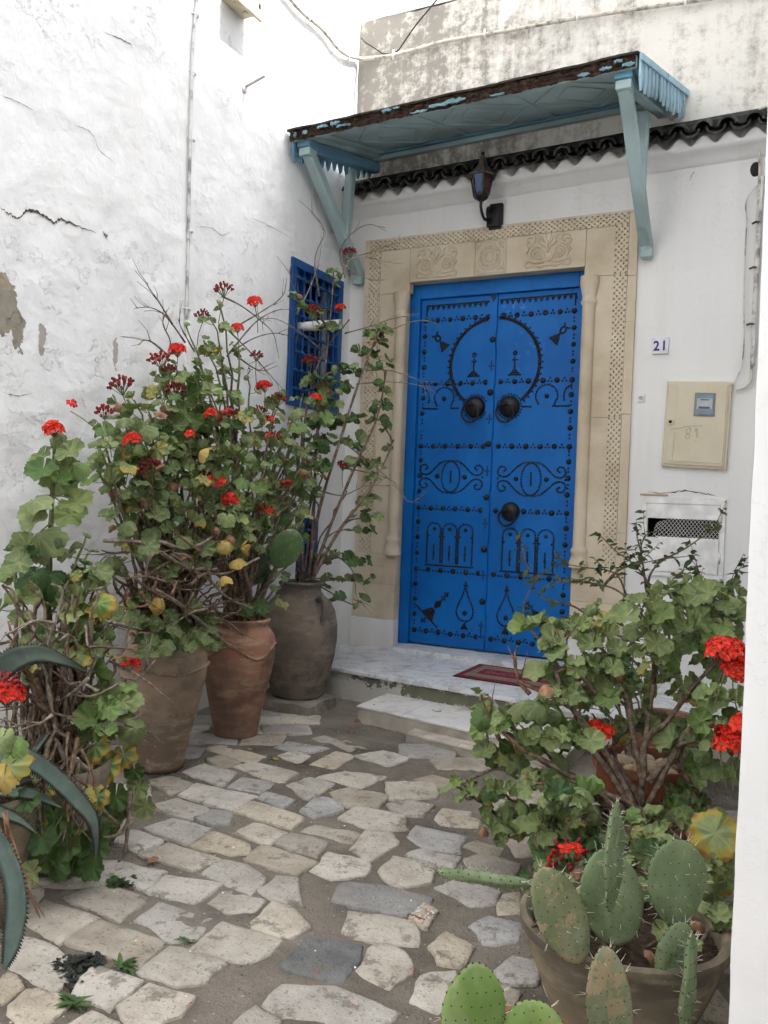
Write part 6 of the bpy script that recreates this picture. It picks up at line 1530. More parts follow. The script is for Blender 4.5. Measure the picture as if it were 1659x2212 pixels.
for pts, kw in ((((735, 600), (760, 560), (800, 545), (840, 530), (880, 520)), dict(y=-.7)), (((750, 560), (790, 555), (830, 565), (870, 570)), dict(y=-.7)), (((740, 570), (770, 590), (800, 605), (830, 605)), dict(y=-.7)), (((745, 720), (800, 705), (850, 688), (900, 680)), dict(y=-.8)), (((800, 730), (850, 710), (890, 695), (925, 692)), dict(y=-.8)), (((770, 830), (830, 825), (880, 828), (930, 838)), dict(y=-.8)), (((790, 800), (840, 800), (880, 812), (910, 825), (920, 850)), dict(y=-.8)), (((735, 1010), (790, 1020), (850, 1040), (880, 1082), (905, 1078)), dict(y=-.9)), (((735, 950), (800, 1000), (845, 1040), (878, 1080)), dict(y=-.9)), (((745, 600), (735, 540), (765, 500), (800, 485), (836, 500)), dict(y=-.5)), (((690, 640), (680, 560), (700, 500), (675, 460), (645, 432)), dict(x=.2)), (((640, 680), (670, 620), (690, 560), (695, 510)), dict(x=.25)), (((690, 700), (650, 650), (630, 610), (625, 580)), dict(x=.25)), (((700, 760), (650, 720), (600, 690), (560, 690)), dict(x=.3)), (((700, 1180), (760, 1230), (770, 1290), (790, 1310)), dict(y=-1.05)), (((690, 1060), (740, 1070), (790, 1050), (840, 1050)), dict(y=-.95))):
    TW(g3, pts, .006, .0016, 'bark2', 3, **kw)
for u, v, k, s_, kw in ((755, 547, 'd', 1.1, dict(y=-.7)), (735, 665, 'r', .9, dict(x=.4)), (676, 668, 'm', 1.0, dict(x=.4)), (670, 780, 'm', 1.1, dict(x=.4)), (681, 860, 'r', 1.05, dict(x=.45)), (742, 1006, 'm', 1.0, dict(y=-.9))):
    g3.flower(at(u, v, **kw), k, s_, .12)

g0 = Plant('geranium', topP0, 'geranium with a tall upright stalk of large leaves at the left edge', 'geranium', 'red geraniums', 34, pal=(('lite', 14), ('grey', 56), ('yel', 6), ('deep', 8), ('dry', 4)), lsize=.060, root_r=.10)
S0 = [at(u, v, x=.82) for u, v in ((102, 1345), (104, 1280), (107, 1200), (110, 1130), (113, 1070), (116, 1010), (118, 960), (120, 935))]
g0.stem([topP0] + smooth_line(S0, 3), .014, .007, ('gstem', 'gstem'), 1.0)
for u, v, s_ in ((122, 945, .55), (145, 955, .45), (92, 985, .75), (150, 975, .8), (160, 1005, .75), (92, 1015, .8), (148, 1022, .75), (122, 1045, 1.15), (75, 1080, .85), (165, 1085, 1.05), (78, 1110, 1.2), (150, 1110, .95), (85, 1158, 1.2), (95, 1190, .95), (118, 1165, .5), (60, 1180, .9), (75, 1240, 1.0), (105, 1245, 1.1), (40, 1215, .7), (15, 1235, .6), (130, 1028, .7)):
    p = at(u, v, x=.82 + rr.uniform(-.08, .10)); q = min(S0, key=lambda a: abs(a.z - p.z - .03)); d = (p - q); g0.leaf(p, V((0, 0, .5)) - C_F * .75 + V((rr.uniform(-.4, .4), rr.uniform(-.3, .3), 0)), d + V((0, 0, -.02)), .072 * s_, rr.choice(('grey', 'grey', 'grey', 'deep')))
    g0.twig([q, (p + q) / 2 + V((0, 0, .008)), p], .003, .002, 'gstem')
for u, v, n_, s_, x in ((185, 1160, 4, .7, .9), (190, 1195, 5, .85, .92), (180, 1235, 6, .95, .95), (195, 1270, 6, 1.0, .95), (185, 1305, 5, 1.0, .98), (160, 1255, 4, .9, .9), (30, 1190, 4, .6, .8), (140, 1375, 7, .8, 1.0), (85, 1395, 5, .7, 1.0), (170, 1400, 6, .8, 1.0), (60, 1345, 4, .7, .95), (30, 1280, 5, .8, .9), (120, 1320, 5, .8, .95), (215, 1330, 5, .8, .95), (230, 1270, 5, .8, .9), (20, 1400, 4, .7, 1.0), (240, 1390, 4, .7, 1.0)):
    g0.tip(at(u, v, x=x), n_, s_, kinds=('lite', 'grey', 'grey', 'grey', 'deep', 'yel'))
g0.tip(at(245, 1505, x=1.12), 9, 1.0, kinds=('lite', 'lite', 'grey'), part=.2); g0.tip(at(232, 1560, x=1.15), 7, 1.0, kinds=('lite', 'grey', 'yel'))
for u, v, k, s_ in ((230, 1655, 'yel', 1.1), (205, 1612, 'yel', 1.15), (268, 1632, 'yel', .8), (30, 1620, 'lite', .8), (20, 1655, 'yel', 1.0), (5, 1600, 'lite', .7), (10, 1680, 'gold', .8), (265, 1760, 'grey', .9), (300, 1700, 'lite', .8), (315, 1740, 'lite', .85), (250, 1720, 'deep', 1.0), (200, 1700, 'deep', 1.0), (170, 1690, 'deep', 1.0), (140, 1815, 'deep', .9), (150, 1870, 'deep', 1.0), (145, 1905, 'deep', .9), (145, 1735, 'lite', .55), (158, 1765, 'lite', .6), (225, 1800, 'deep', .9), (290, 1665, 'deep', .6), (190, 1775, 'deep', .8), (240, 1770, 'grey', .8)):
    g0.leaf(at(u, v, x=1.16 if u > 120 else 1.4), -C_F + V((rr.uniform(-.4, .4), 0, rr.uniform(.1, .6))), V((rr.uniform(-.6, .6), 0, -.8)), .060 * s_, k)
for k in range(22):
    g0.leaf(at(rr.uniform(30, 215), rr.uniform(1665, 1890), x=rr.uniform(1.22, 1.34)), -C_F + V((rr.uniform(-.6, .6), rr.uniform(-.3, .3), rr.uniform(.1, .9))), V((rr.uniform(-.8, .8), 0, -.8)), .055 * rr.uniform(.6, 1.15), rr.choice(('deep', 'deep', 'grey', 'deep', 'yel')))
for k in range(16):
    u, v = rr.uniform(20, 230), rr.uniform(1580, 1700); g0.twig([at(u, v, x=1.25), at(u + rr.uniform(-25, 25), v + rr.uniform(40, 80), x=1.3), at(u + rr.uniform(-50, 50), v + rr.uniform(90, 190), x=1.32)], .006, .003, rr.choice(('bark', 'bark2', 'rstem')), 1)
for pts in (((150, 1830), (190, 1810), (235, 1810), (268, 1790), (285, 1740), (288, 1700)), ((200, 1700), (180, 1830), (230, 1890), (300, 1920), (312, 1965)), ((280, 1710), (275, 1800), (265, 1860), (240, 1880)), ((165, 1640), (200, 1680), (215, 1740), (255, 1780)), ((255, 1860), (300, 1870), (340, 1868), (368, 1858))):
    g0.twig([at(u, v, x=1.2) for u, v in pts], .009, .005, 'bark2')
for k in range(60):
    u, v = rr.uniform(0, 290), rr.uniform(1240, 1480); g0.stem(g0.path(at(u, v, x=rr.uniform(.7, 1.15)), .06), rr.uniform(.006, .011), .004, (rr.choice(('bark', 'bark', 'bark2', 'rstem')),) * 2, 1.0)
for k in range(48):
    u, v = rr.uniform(0, 300), rr.uniform(1330, 1620); a = at(u, v, x=rr.uniform(.9, 1.25)); b = at(u + rr.uniform(-110, 110), v + rr.uniform(-40, 60), x=rr.uniform(.9, 1.25)); m_ = (a + b) / 2 + V((0, 0, rr.uniform(-.04, .04)))
    g0.twig([a, m_, b], .006, .003, rr.choice(('bark', 'bark2', 'bark2')), 2)
for u, v, k, s_, x in ((115, 927, 'r', 1.0, .85), (14, 1500, 'r', 1.25, 1.3), (280, 1437, 's', 1.5, 1.0), (290, 1432, 's', 1.0, 1.0)): g0.flower(at(u, v, x=x), k, s_, .10)
g0.flower(at(10, 1482, x=1.3), 'd', 1.0, .05)

# ---------------------------------------------------------------- right hand plants
topC = cc + V((0, 0, .27)); rr = random.Random(77)
PALR = (('lite', 54), ('grey', 34), ('deep', 4), ('yel', 3), ('blot', 4), ('dry', 3))
gr = Plant('geranium', cg + V((0, 0, .31)), 'large spreading geranium behind the prickly pear at the right', 'geranium', 'red geraniums', 51, pal=PALR, lsize=.040, root_r=.08)
gr.keep = gwkeep = [(1275, 1440, 1600, 1735)]
for pts in (((1385, 1800), (1340, 1740), (1270, 1690), (1200, 1660), (1130, 1620)), ((1380, 1800), (1300, 1730), (1230, 1700), (1150, 1690), (1080, 1660), (1000, 1690)), ((1385, 1790), (1350, 1700), (1290, 1600), (1230, 1520), (1200, 1440), (1215, 1380)), ((1380, 1800), (1310, 1760), (1230, 1760), (1150, 1780), (1080, 1790)), ((1385, 1790), (1330, 1690), (1250, 1590), (1160, 1540), (1100, 1520))):
    gr.twig([at(u, v, y=-3.12 + .10 * i / 4) for i, (u, v) in enumerate(pts)], .014, .007, 'bark', 0)
gr.nmain = len(gr.paths)
TR = [(1040, 1500, 6), (1030, 1555, 4), (1085, 1560, 5), (1125, 1600, 6), (1160, 1615, 6), (1100, 1640, 5), (1190, 1590, 6), (1170, 1680, 6), (1062, 1622, 5), (985, 1690, 6), (1078, 1700, 5), (1110, 1745, 5), (1060, 1785, 5), (1092, 1805, 5), (1135, 1765, 5), (1165, 1825, 5), (1200, 1765, 6), (1180, 1440, 6), (1210, 1500, 7), (1170, 1535, 6), (1235, 1565, 6), (1250, 1430, 6), (1192, 1390, 6), (1232, 1340, 6), (1178, 1350, 5), (1250, 1500, 6), (1260, 1780, 6), (1240, 1825, 5), (1330, 1790, 6), (1130, 1850, 4), (1205, 1850, 4)]
for u, v, n_ in TR: gr.tip(at(u, v, y=rr.uniform(-3.25, -2.75)), n_ + 3, rr.uniform(.8, 1.2), start='near', part=.6)
for u, v in ((1180, 1720), (1225, 1720), (1360, 1790), (1400, 1800), (1300, 1810), (1230, 1770), (1440, 1780), (1235, 1600), (1150, 1700), (1190, 1790), (1400, 1840), (1540, 1860), (1520, 1930)):
    gr.tip(at(u, v, y=rr.uniform(-3.45, -3.2)), 7, rr.uniform(.8, 1.0), start='near', part=.5)
for u, v in ((1150, 1885), (1225, 1890), (1405, 1885), (1435, 1835), (1540, 1900), (1560, 1965), (1380, 1860), (1185, 1860), (1270, 1870), (1500, 1880), (1545, 2010), (1420, 1930)):
    gr.tip(at(u, v, y=rr.uniform(-3.5, -3.35)), 7, rr.uniform(.75, 1.0), start='near', part=.5, kinds=('grey', 'lite', 'deep', 'grey'))
for k in range(2): gr.stem(gr.path(at(rr.uniform(1080, 1400), rr.uniform(1550, 1750), y=rr.uniform(-3.3, -2.9)), .04), .011, .006, ('bark', 'rstem'), .7)
for pts in (((1080, 1600), (1062, 1560), (1045, 1520), (1040, 1500)), ((1145, 1500), (1120, 1470), (1112, 1420), (1118, 1395)), ((1118, 1470), (1180, 1500), (1230, 1530), (1260, 1560)), ((1290, 1500), (1240, 1440), (1215, 1400), (1225, 1360)), ((975, 1670), (1010, 1700), (1045, 1735), (1060, 1780))):
    gr.twig([at(u, v, y=-3.0) for u, v in pts], .009, .004, 'rstem', 2)
for u, v, k, s_, y in ((1285, 1575, 'r', 1.0, -3.0), (1312, 1582, 's', 1.2, -3.0), (1226, 1856, 'm', 1.35, -3.55)): gr.flower(at(u, v, y=y), k, s_, .10)
gw = Plant('geranium', cg + V((.09, .06, .31)), 'geranium with the biggest red flower, against the white wall end', 'geranium', 'red geraniums', 52, pal=PALR, lsize=.042, root_r=.05)
TW_ = [(1585, 1270, 6), (1440, 1270, 5), (1395, 1300, 5), (1310, 1440, 6), (1330, 1500, 7), (1382, 1470, 6), (1380, 1560, 6), (1420, 1405, 7), (1405, 1350, 5), (1450, 1335, 7), (1470, 1285, 7), (1520, 1265, 7), (1560, 1285, 7), (1580, 1335, 7), (1500, 1370, 7), (1545, 1425, 6), (1450, 1450, 6), (1500, 1490, 6), (1582, 1510, 6), (1560, 1560, 6), (1480, 1560, 6), (1452, 1625, 6), (1540, 1655, 6), (1582, 1610, 5), (1432, 1725, 6), (1500, 1725, 6), (1560, 1770, 6), (1575, 1850, 5), (1500, 1825, 5), (1465, 1800, 5), (1290, 1300, 6), (1268, 1345, 6), (1540, 1330, 6), (1420, 1550, 6), (1520, 1600, 5), (1480, 1690, 5)]
gw.keep = gwkeep
gw.leaf(at(1560, 1870, y=-3.4), -C_F + V((-.2, 0, .2)), V((.2, 0, -1)), .085, 'blot'); gw.leaf(at(1545, 1800, y=-3.4), -C_F + V((-.4, 0, .3)), V((-.4, 0, -1)), .075, 'yel')
for pts in (((1390, 1700), (1395, 1600), (1440, 1560), (1500, 1480), (1560, 1420)), ((1390, 1700), (1370, 1600), (1350, 1500), (1310, 1440)), ((1400, 1690), (1450, 1640), (1490, 1690), (1510, 1720)), ((1385, 1750), (1388, 1650), (1400, 1560), (1420, 1420)), ((1400, 1760), (1360, 1690), (1330, 1640), (1325, 1590)), ((1400, 1740), (1460, 1620), (1500, 1560), (1540, 1500), (1570, 1420))):
    gw.twig([at(u, v, y=-3.05 + .2 * i / 4) for i, (u, v) in enumerate(pts)], .013, .007, 'bark', 0)
gw.nmain = len(gw.paths)
for u, v, n_ in TW_: gw.tip(at(u, v, y=rr.uniform(-3.15, -2.6)), n_ + 2, rr.uniform(.8, 1.2), start='near', part=.6)
for u, v, k, s_, y in ((1568, 1408, 'r', 1.45, -3.3), (1590, 1445, 'r', 1.1, -3.3), (1576, 1605, 'r', 1.2, -3.3), (1560, 1585, 's', 1.4, -3.3), (1595, 1560, 's', 1.2, -3.3)): gw.flower(at(u, v, y=y), k, s_, .12)
sc = Plant('scented_geranium', ct + V((-.05, .06, .31)), 'small deep green lobed geranium beside the terracotta pot of pebbles', 'geranium', None, 53, pal=(('fine', 1),), lsize=.034, root_r=.05)
for u, v in ((1300, 1400), (1330, 1400), (1285, 1425), (1345, 1425), (1320, 1430), (1310, 1450), (1270, 1450), (1360, 1405), (1260, 1550), (1275, 1500), (1240, 1560), (1350, 1450)): sc.tip(at(u, v, y=rr.uniform(-2.35, -2.05)), 8, rr.uniform(.8, 1.1), r0=.006)
sc.flower(at(1326, 1418, y=-2.2), 's', .9, .06)
# dark leaved shrub
sh = Plant('dark_shrub', cb + V((0, 0, .34)), 'airy shrub with small dark leaves in front of the doorway stone', 'shrub', None, 54, pal=(('dark', 1),), lsize=.06, root_r=.04)
def sprig(pts, y, r0=.007, nleaf=10, side=3, dense=1.0):
    P = smooth_line([at(u, v, y=y) for u, v in pts], 6); sh.stem(P, r0, .0018, ('bark', 'rstem'), .7)
    for k in range(int(nleaf * 2.0 * dense)):
        f = rr.uniform(.25, 1.0) ** .8 * (len(P) - 1); i = min(len(P) - 2, int(f)); q = P[i].lerp(P[i + 1], f - i); d = (P[i + 1] - P[i]).normalized()
        o = (d * .5 + V((rr.uniform(-1, 1), rr.uniform(-1, 1), rr.uniform(-.5, 1))).normalized()).normalized(); sh.leaf(q + o * .008, V((rr.uniform(-.6, .6), rr.uniform(-.8, .2), .8)), o, .055 * rr.uniform(.45, 1.15))
    for k in range(side):
        i = rr.randint(2, len(P) - 2); q = P[i]; d = ((P[i + 1] - P[i - 1]).normalized() + V((rr.uniform(-.8, .8), rr.uniform(-.8, .4), rr.uniform(-.2, 1.0)))).normalized(); ln = rr.uniform(.08, .20); Q = [q, q + d * ln * .5 + wobble(q, 7, .02), q + d * ln]
        sh.stem(Q, .003, .0012, ('bark', 'rstem'), .6)
        for m_ in range(7):
            t = rr.uniform(.3, 1.0); q2 = Q[0].lerp(Q[2], t); o = (d * .4 + V((rr.uniform(-1, 1), rr.uniform(-1, 1), rr.uniform(-.4, 1))).normalized()).normalized(); sh.leaf(q2, V((rr.uniform(-.6, .6), rr.uniform(-.8, .2), .8)), o, .045 * rr.uniform(.5, 1.2))
for pts, n_ in ((((1400, 1480), (1380, 1400), (1310, 1360), (1240, 1310), (1170, 1290), (1145, 1240), (1130, 1190), (1122, 1150)), 14), (((1410, 1470), (1330, 1390), (1270, 1350), (1220, 1330)), 6), (((1420, 1460), (1400, 1350), (1340, 1280), (1280, 1260), (1215, 1255), (1170, 1270)), 18), (((1430, 1440), (1420, 1330), (1400, 1260), (1370, 1220), (1330, 1190), (1290, 1150)), 18), (((1420, 1380), (1400, 1270), (1420, 1220), (1480, 1185), (1530, 1150), (1560, 1128)), 8), (((1400, 1300), (1390, 1230), (1385, 1180), (1400, 1150)), 12), (((1450, 1420), (1440, 1330), (1430, 1290), (1455, 1250), (1480, 1230)), 10), (((1460, 1420), (1490, 1350), (1530, 1300), (1570, 1270), (1600, 1240)), 10), (((1430, 1400), (1360, 1300), (1330, 1240), (1260, 1225), (1200, 1215)), 14), (((1300, 1270), (1340, 1230), (1420, 1210), (1500, 1200)), 6), (((1210, 1420), (1155, 1370), (1130, 1330), (1142, 1280), (1165, 1240)), 5), (((1470, 1400), (1500, 1300), (1510, 1240), (1495, 1210)), 8)):
    sprig(pts, rr.uniform(-1.6, -1.25), .009, n_)

# ---------------------------------------------------------------- prickly pears
def cactus_mat(name, c0, c1, scar):
    t = NT(name); a = t.noise(9, 4, .6); b = t.noise(16, 5, .75)
    c = t.mix(t.step(a, .35, .68), c0, c1); c = t.mix(t.math('MULTIPLY', t.step(t.noise(6, 5, .7, vec=t.map(t.pos(), (1, 1, 1), (3, 3, 3))), .50, .66), .5), c, (.27, .30, .20)); c = t.mix(t.math('MULTIPLY', t.step(b, 1 - scar, 1 - scar + .06), .9), c, (.33, .25, .15))
    c = t.mix(t.math('MULTIPLY', t.step(t.noise(45, 2), .62, .72), .35), c, (.30, .33, .22))
    return t.fin(c, .55, t.bump(b, .25, .006), .3)
MT['cac'] = cactus_mat('cactus_green', (.115, .165, .075), (.17, .225, .12), .34); MT['cacb'] = cactus_mat('cactus_scarred', (.135, .17, .085), (.19, .205, .11), .50)
MT['cac_sunlit'] = cactus_mat('cactus_sunlit_green', (.13, .22, .055), (.20, .29, .085), .38); MT['spine'] = plain('cactus_spine', (.62, .58, .45), .6); MT['areole'] = plain('areole', (.045, .04, .025), .9)  # front cactus green is brighter and yellower, sunlight put into its colour
def pad(root, u, v, d, hw, hh, tilt=0, yaw=0, pitch=0, mat_=None, thick=.16, pear=.18, spines=1.0, seed=0, bend=0):
    """cladode centred at photo (u, v), depth d; hw, hh half sizes in photo units"""
    s_ = d / 1836.98; W, H_ = hw * s_, hh * s_; c_ = atd(u, v, d); rr = random.Random(seed + int(u * 7 + v)); T_ = max(.011, thick * min(W, H_))
    rot = Matrix((C_R, C_U, -C_F)).transposed() @ Matrix.Rotation(rad(tilt), 3, 'Z') @ Matrix.Rotation(rad(yaw), 3, 'Y') @ Matrix.Rotation(rad(pitch), 3, 'X')
    if yaw: W = W / max(.25, abs(math.cos(rad(yaw))) + .25 * abs(math.sin(rad(yaw))))
    def pt(a, b, side=None):
        # a angle, b radius 0..1
        x = b * math.cos(a); y = b * math.sin(a); return x, y
    def surf(x, y, sg):
        an = math.atan2(y, x); w_ = W * (1 + pear * y - .10 * y * y) * (1 + .05 * noise.noise(V((math.cos(an) * 1.5, math.sin(an) * 1.5, seed)))); e = max(0, 1 - x * x - y * y); return V((x * w_, y * H_, sg * T_ * e ** .38 + bend * (x * x) * W + .006 * noise.noise(V((x * 1.6 + seed, y * 1.6, 0)))))
    mb = MB(); n_, m_ = 36, 9; vs_ = []; fs_ = []
    for sg in (1, -1):
        b0 = len(vs_); vs_.append(surf(0, 0, sg))
        for i in range(1, m_ + 1):
            r_ = math.sin(math.pi / 2 * i / m_) if i < m_ else 1.0
            for k in range(n_): a = 2 * math.pi * k / n_; vs_.append(surf(r_ * math.cos(a), r_ * math.sin(a), sg))
        f = []
        for k in range(n_): f.append((b0, b0 + 1 + k, b0 + 1 + (k + 1) % n_))
        for i in range(m_ - 1):
            for k in range(n_): q = b0 + 1 + i * n_; f.append((q + k, q + n_ + k, q + n_ + (k + 1) % n_, q + (k + 1) % n_))
        fs_ += f if sg == 1 else [x[::-1] for x in f]
    mb.add([c_ + rot @ q for q in vs_], fs_); po = mb.build('cactus_pad', mat_ or MT['cac'], root, smooth=True)
    mb = MB(); st = .30
    for j in range(-4, 5):
        for i in range(-4, 5):
            x, y = (i + (j % 2) * .5) * st, j * st * .85
            if x * x + y * y > .93: continue
            for sg in (1, -1):
                p = c_ + rot @ surf(x, y, sg); nrm = rot @ V((x * .5, y * .5, sg)).normalized(); mb.ball(p, .0017, 5, 3, mi=1)
                if rr.random() < .45 * spines: mb.tube([p, p + (nrm + V((rr.uniform(-.5, .5), rr.uniform(-.5, .5), rr.uniform(-.5, .5)))).normalized() * rr.uniform(.008, .02)], [.0007, .0003], 3, mi=0)
    for k in range(26):
        a = 2 * math.pi * k / 26; p = c_ + rot @ surf(math.cos(a), math.sin(a), 1); out = rot @ V((math.cos(a), math.sin(a), 0))
        if rr.random() < .75 * spines and math.sin(a) > -.75:
            for _ in range(rr.choice((1, 2))): mb.tube([p - out * .002, p + (out + V((rr.uniform(-.5, .5), rr.uniform(-.5, .5), rr.uniform(-.5, .5)))).normalized() * rr.uniform(.010, .026)], [.0009, .0003], 3, mi=0)
        mb.ball(p - out * .001, .0028, 5, 3, mi=1)
    so = mb.build('spines', [MT['spine'], MT['areole']], po); so['kind'] = 'stuff'
    return po
pr = empty('prickly_pear', cc + V((0, 0, .26))); tag(pr, 'prickly pear cactus of several spiny pads in the wide clay bowl', 'cactus')
pad(pr, 1316, 2165, 1.86, 54, 122, 6, 12, 0, MT['cacb'], .22, -.05, .6, 1); pad(pr, 1212, 1978, 1.97, 60, 112, 26, 24, 0, MT['cacb'], .18, .05, .6, 2)
pad(pr, 1322, 1938, 2.06, 74, 106, 14, 10, 0, MT['cac'], .16, -.05, 1, 3); pad(pr, 1326, 1850, 1.95, 44, 118, -2, 58, 0, MT['cac'], .24, -.1, 1.3, 4)
pad(pr, 1462, 1908, 2.05, 70, 94, 0, 8, 0, MT['cac'], .16, .14, 1, 5); pad(pr, 1455, 2058, 1.98, 44, 70, -20, 15, 0, MT['cac'], .2, .1, .8, 6)
pad(pr, 1487, 2135, 1.9, 26, 120, -4, 45, 0, MT['cac'], .3, .1, .8, 7); pad(pr, 1045, 1897, 2.0, 108, 15, -8, 0, 55, MT['cac'], .9, .0, .5, 8)
for k in range(14):
    a = rr.uniform(0, 6.28); r_ = rr.uniform(.05, .2); q = cc + V((math.cos(a) * r_, math.sin(a) * r_, .27)); d = V((rr.uniform(-1, 1), rr.uniform(-1, 1), rr.uniform(.0, .6))).normalized() * rr.uniform(.06, .14)
    mb = MB(); mb.tube(smooth_line([q, q + d * .5 + V((0, 0, .02)), q + d], 4), .005, 5); tag(mb.build('dry_stem', MT['bark'], pr, smooth=True))
for k in range(26):
    a = rr.uniform(0, 6.28); r_ = rr.uniform(.10, .25); q = cc + V((math.cos(a) * r_, math.sin(a) * r_ + .03, .285 + rr.uniform(0, .05))); gr.leaf(q, V((rr.uniform(-.5, .5), rr.uniform(-.8, .0), 1)), V((math.cos(a), math.sin(a), -.2)), .036 * rr.uniform(.6, 1.1), rr.choice(('grey', 'lite', 'dry', 'deep', 'dry')))
pf2 = empty('bright_cactus', cf + V((0, 0, .3))); tag(pf2, 'prickly pear coloured a sunlit bright green, with two pads at the bottom edge', 'cactus')
pad(pf2, 1022, 2195, 1.55, 74, 114, -4, 12, 0, MT['cac_sunlit'], .2, .0, .25, 11); pad(pf2, 1150, 2242, 1.58, 74, 82, 10, 8, 0, MT['cac_sunlit'], .2, .0, .25, 12)
pj = empty('jar_cactus', topP2); tag(pj, 'two flat cactus pads among the leaves of the middle jar', 'cactus')
dj = (at(615, 1190, x=.72) - CAM).dot(C_F)
pad(pj, 617, 1186, dj, 36, 46, -32, 15, 0, cactus_mat('cactus_jar', (.055, .105, .035), (.09, .15, .055), .3), .16, .1, .3, 21); pad(pj, 545, 1218, dj + .06, 36, 40, -20, 15, 0, cactus_mat('cactus_jar_dark', (.035, .06, .035), (.06, .085, .05), .3), .16, .1, .2, 22)

# ---------------------------------------------------------------- agave at the left edge
def agave_mat():
    t = NT('agave_leaf'); a = t.noise(6, 4, .6); b = t.noise(26, 3, .7)
    c = t.mix(t.step(a, .3, .7), (.060, .095, .085), (.125, .17, .145)); c = t.mix(t.math('MULTIPLY', t.step(b, .60, .72), .5), c, (.28, .30, .22))
    return t.fin(c, .55, t.bump(b, .2, .004), .3)
MT['agave'] = agave_mat(); ag = empty('agave', at(-40, 1960, z=G)); tag(ag, 'blue green agave with long curved blades cut by the left edge', 'agave')
def blade(pts, d, widths, roll=0, thick=.25):
    P = smooth_line([atd(u, v, d + dd) for u, v, dd in pts], 6); n_ = len(P); W_ = smooth_line([V((w_, 0, 0)) for w_ in widths], 6); mb = MB(); vs_ = []; k = 7
    f = (len(W_) - 1) / (n_ - 1)
    for i, p in enumerate(P):
        t = (P[min(i + 1, n_ - 1)] - P[max(i - 1, 0)]).normalized(); s_ = t.cross(C_F).normalized(); s_ = Matrix.Rotation(rad(roll), 3, t) @ s_; nn = s_.cross(t).normalized(); w_ = .78 * W_[min(len(W_) - 1, int(i * f))].x * d / 1836.98
        tooth = 1 + (.05 if i % 2 else -.02)
        for x, h in ((-1, 0), (-.6, -.10), (0, -.20), (.6, -.10), (1, 0), (.0, -.36), (-.0, -.36)):
            vs_.append(p + s_ * w_ * x * (tooth if abs(x) == 1 else 1) - nn * w_ * h * 1.4)
    mb.add(vs_, [(i * k + a, i * k + b, (i + 1) * k + b, (i + 1) * k + a) for i in range(n_ - 1) for a, b in ((0, 1), (1, 2), (2, 3), (3, 4), (4, 5), (5, 0))]); 
    for i in range(1, n_ - 2):
        for e in (0, 4):
            a, b = V(vs_[i * k + e]), V(vs_[(i + 1) * k + e]); o_ = (a - P[i]).normalized()
            for q in (.25, .75):
                c_ = a.lerp(b, q); t = (b - a).normalized() * .004; mb.add([c_ - t, c_ + t, c_ + o_ * .009 + t, c_ - C_F * .002], [(0, 1, 2), (0, 2, 3), (1, 3, 2)], 1)
    mb.build('agave_blade', [MT['agave'], MT['areole']], ag, smooth=True)
blade([(-110, 1640, 0), (-60, 1520, 0), (0, 1445, 0), (70, 1412, -.03), (130, 1425, -.03), (175, 1445, 0), (188, 1450, 0)], 2.75, (38, 38, 36, 28, 16, 5, 1), 18)
blade([(-60, 1660, 0), (0, 1632, 0), (60, 1640, 0), (120, 1680, .02), (165, 1725, .04), (199, 1768, .06), (208, 1812, .08), (207, 1856, .08)], 2.62, (24, 25, 24, 22, 20, 15, 7, 1), -30)
blade([(-90, 1720, 0), (-20, 1696, 0), (30, 1688, 0), (74, 1682, 0)], 2.5, (26, 22, 14, 2), 10); blade([(20, 1680, 0), (60, 1636, 0), (85, 1608, .03), (108, 1582, .05)], 2.7, (9, 9, 7, 1), 20)
blade([(-60, 1690, 0), (0, 1706, 0), (70, 1716, 0), (134, 1745, .04)], 2.6, (20, 17, 12, 1), -20)
blade([(-60, 1770, 0), (0, 1827, -.05), (34, 1930, -.1), (26, 2030, -.12), (8, 2095, -.12)], 2.3, (30, 34, 34, 26, 4), 15); blade([(-60, 1740, 0), (-10, 1752, 0), (40, 1770, 0), (80, 1800, 0)], 2.5, (20, 15, 9, 1), -15)
for k in range(16):
    mb = MB(); u0 = rr.uniform(-20, 20); mb.tube(smooth_line([atd(u0, rr.uniform(1750, 1830), 2.4), atd(u0 + rr.uniform(10, 40), rr.uniform(1840, 1900), 2.38), atd(u0 + rr.uniform(20, 90), rr.uniform(1900, 1990), 2.36)], 4), [.004 - .0004 * i for i in range(9)], 4); mb.build('dry_fibre', MT['lf_dry'], ag, smooth=True)
agp = at(-60, 1990, z=G); agp.z = G + .004
pot('clay_pot', agp, [(r_ * .9, z * 1.1) for r_, z in p0], .16, .38, MT['pot_olive'], 'clay pot of the agave, just past the left edge', 15)
for p_ in ALLP: p_.finish()
# ================================================================== SMALL THINGS ON THE GROUND
rr = random.Random(9)
def gp(x, y, up_=.0): p = at((x / 1.106) * .6636, (2400 + y / 1.106) * .6636, z=G); return V((p.x, p.y, G + up_))
def weed(name, c, n_, ln, w_, label, mat_='lf_deep', flat=.5):
    root = empty(name, c); tag(root, label, 'weed', 'weeds between the paving stones')
    for k in range(n_):
        a = rr.uniform(0, 6.28); d = V((math.cos(a), math.sin(a), rr.uniform(.15, 1.0) * flat)).normalized(); me = rr.choice(LM['oval']); z = V((0, 0, 1)) + d * -.3; y = d; x = y.cross(z).normalized(); z = x.cross(y)
        s_ = ln * rr.uniform(.6, 1.1); m_ = Matrix((x * s_ * w_, y * s_, z * s_)).transposed().to_4x4(); m_.translation = c + V((rr.uniform(-.01, .01), rr.uniform(-.01, .01), .004)); inst('leaf', me, root, m_)
weed('weed', gp(440, 845, .008), 16, .055, .55, 'narrow leaved green weed tuft, right one of the lower left pair', flat=.7); weed('weed', gp(268, 980, .008), 20, .055, .5, 'rosette of green weed nearest the bottom edge', flat=.7)
weed('weed', gp(668, 748, .008), 12, .03, .6, 'small dark weed in the joint between two pale stones', flat=.5)
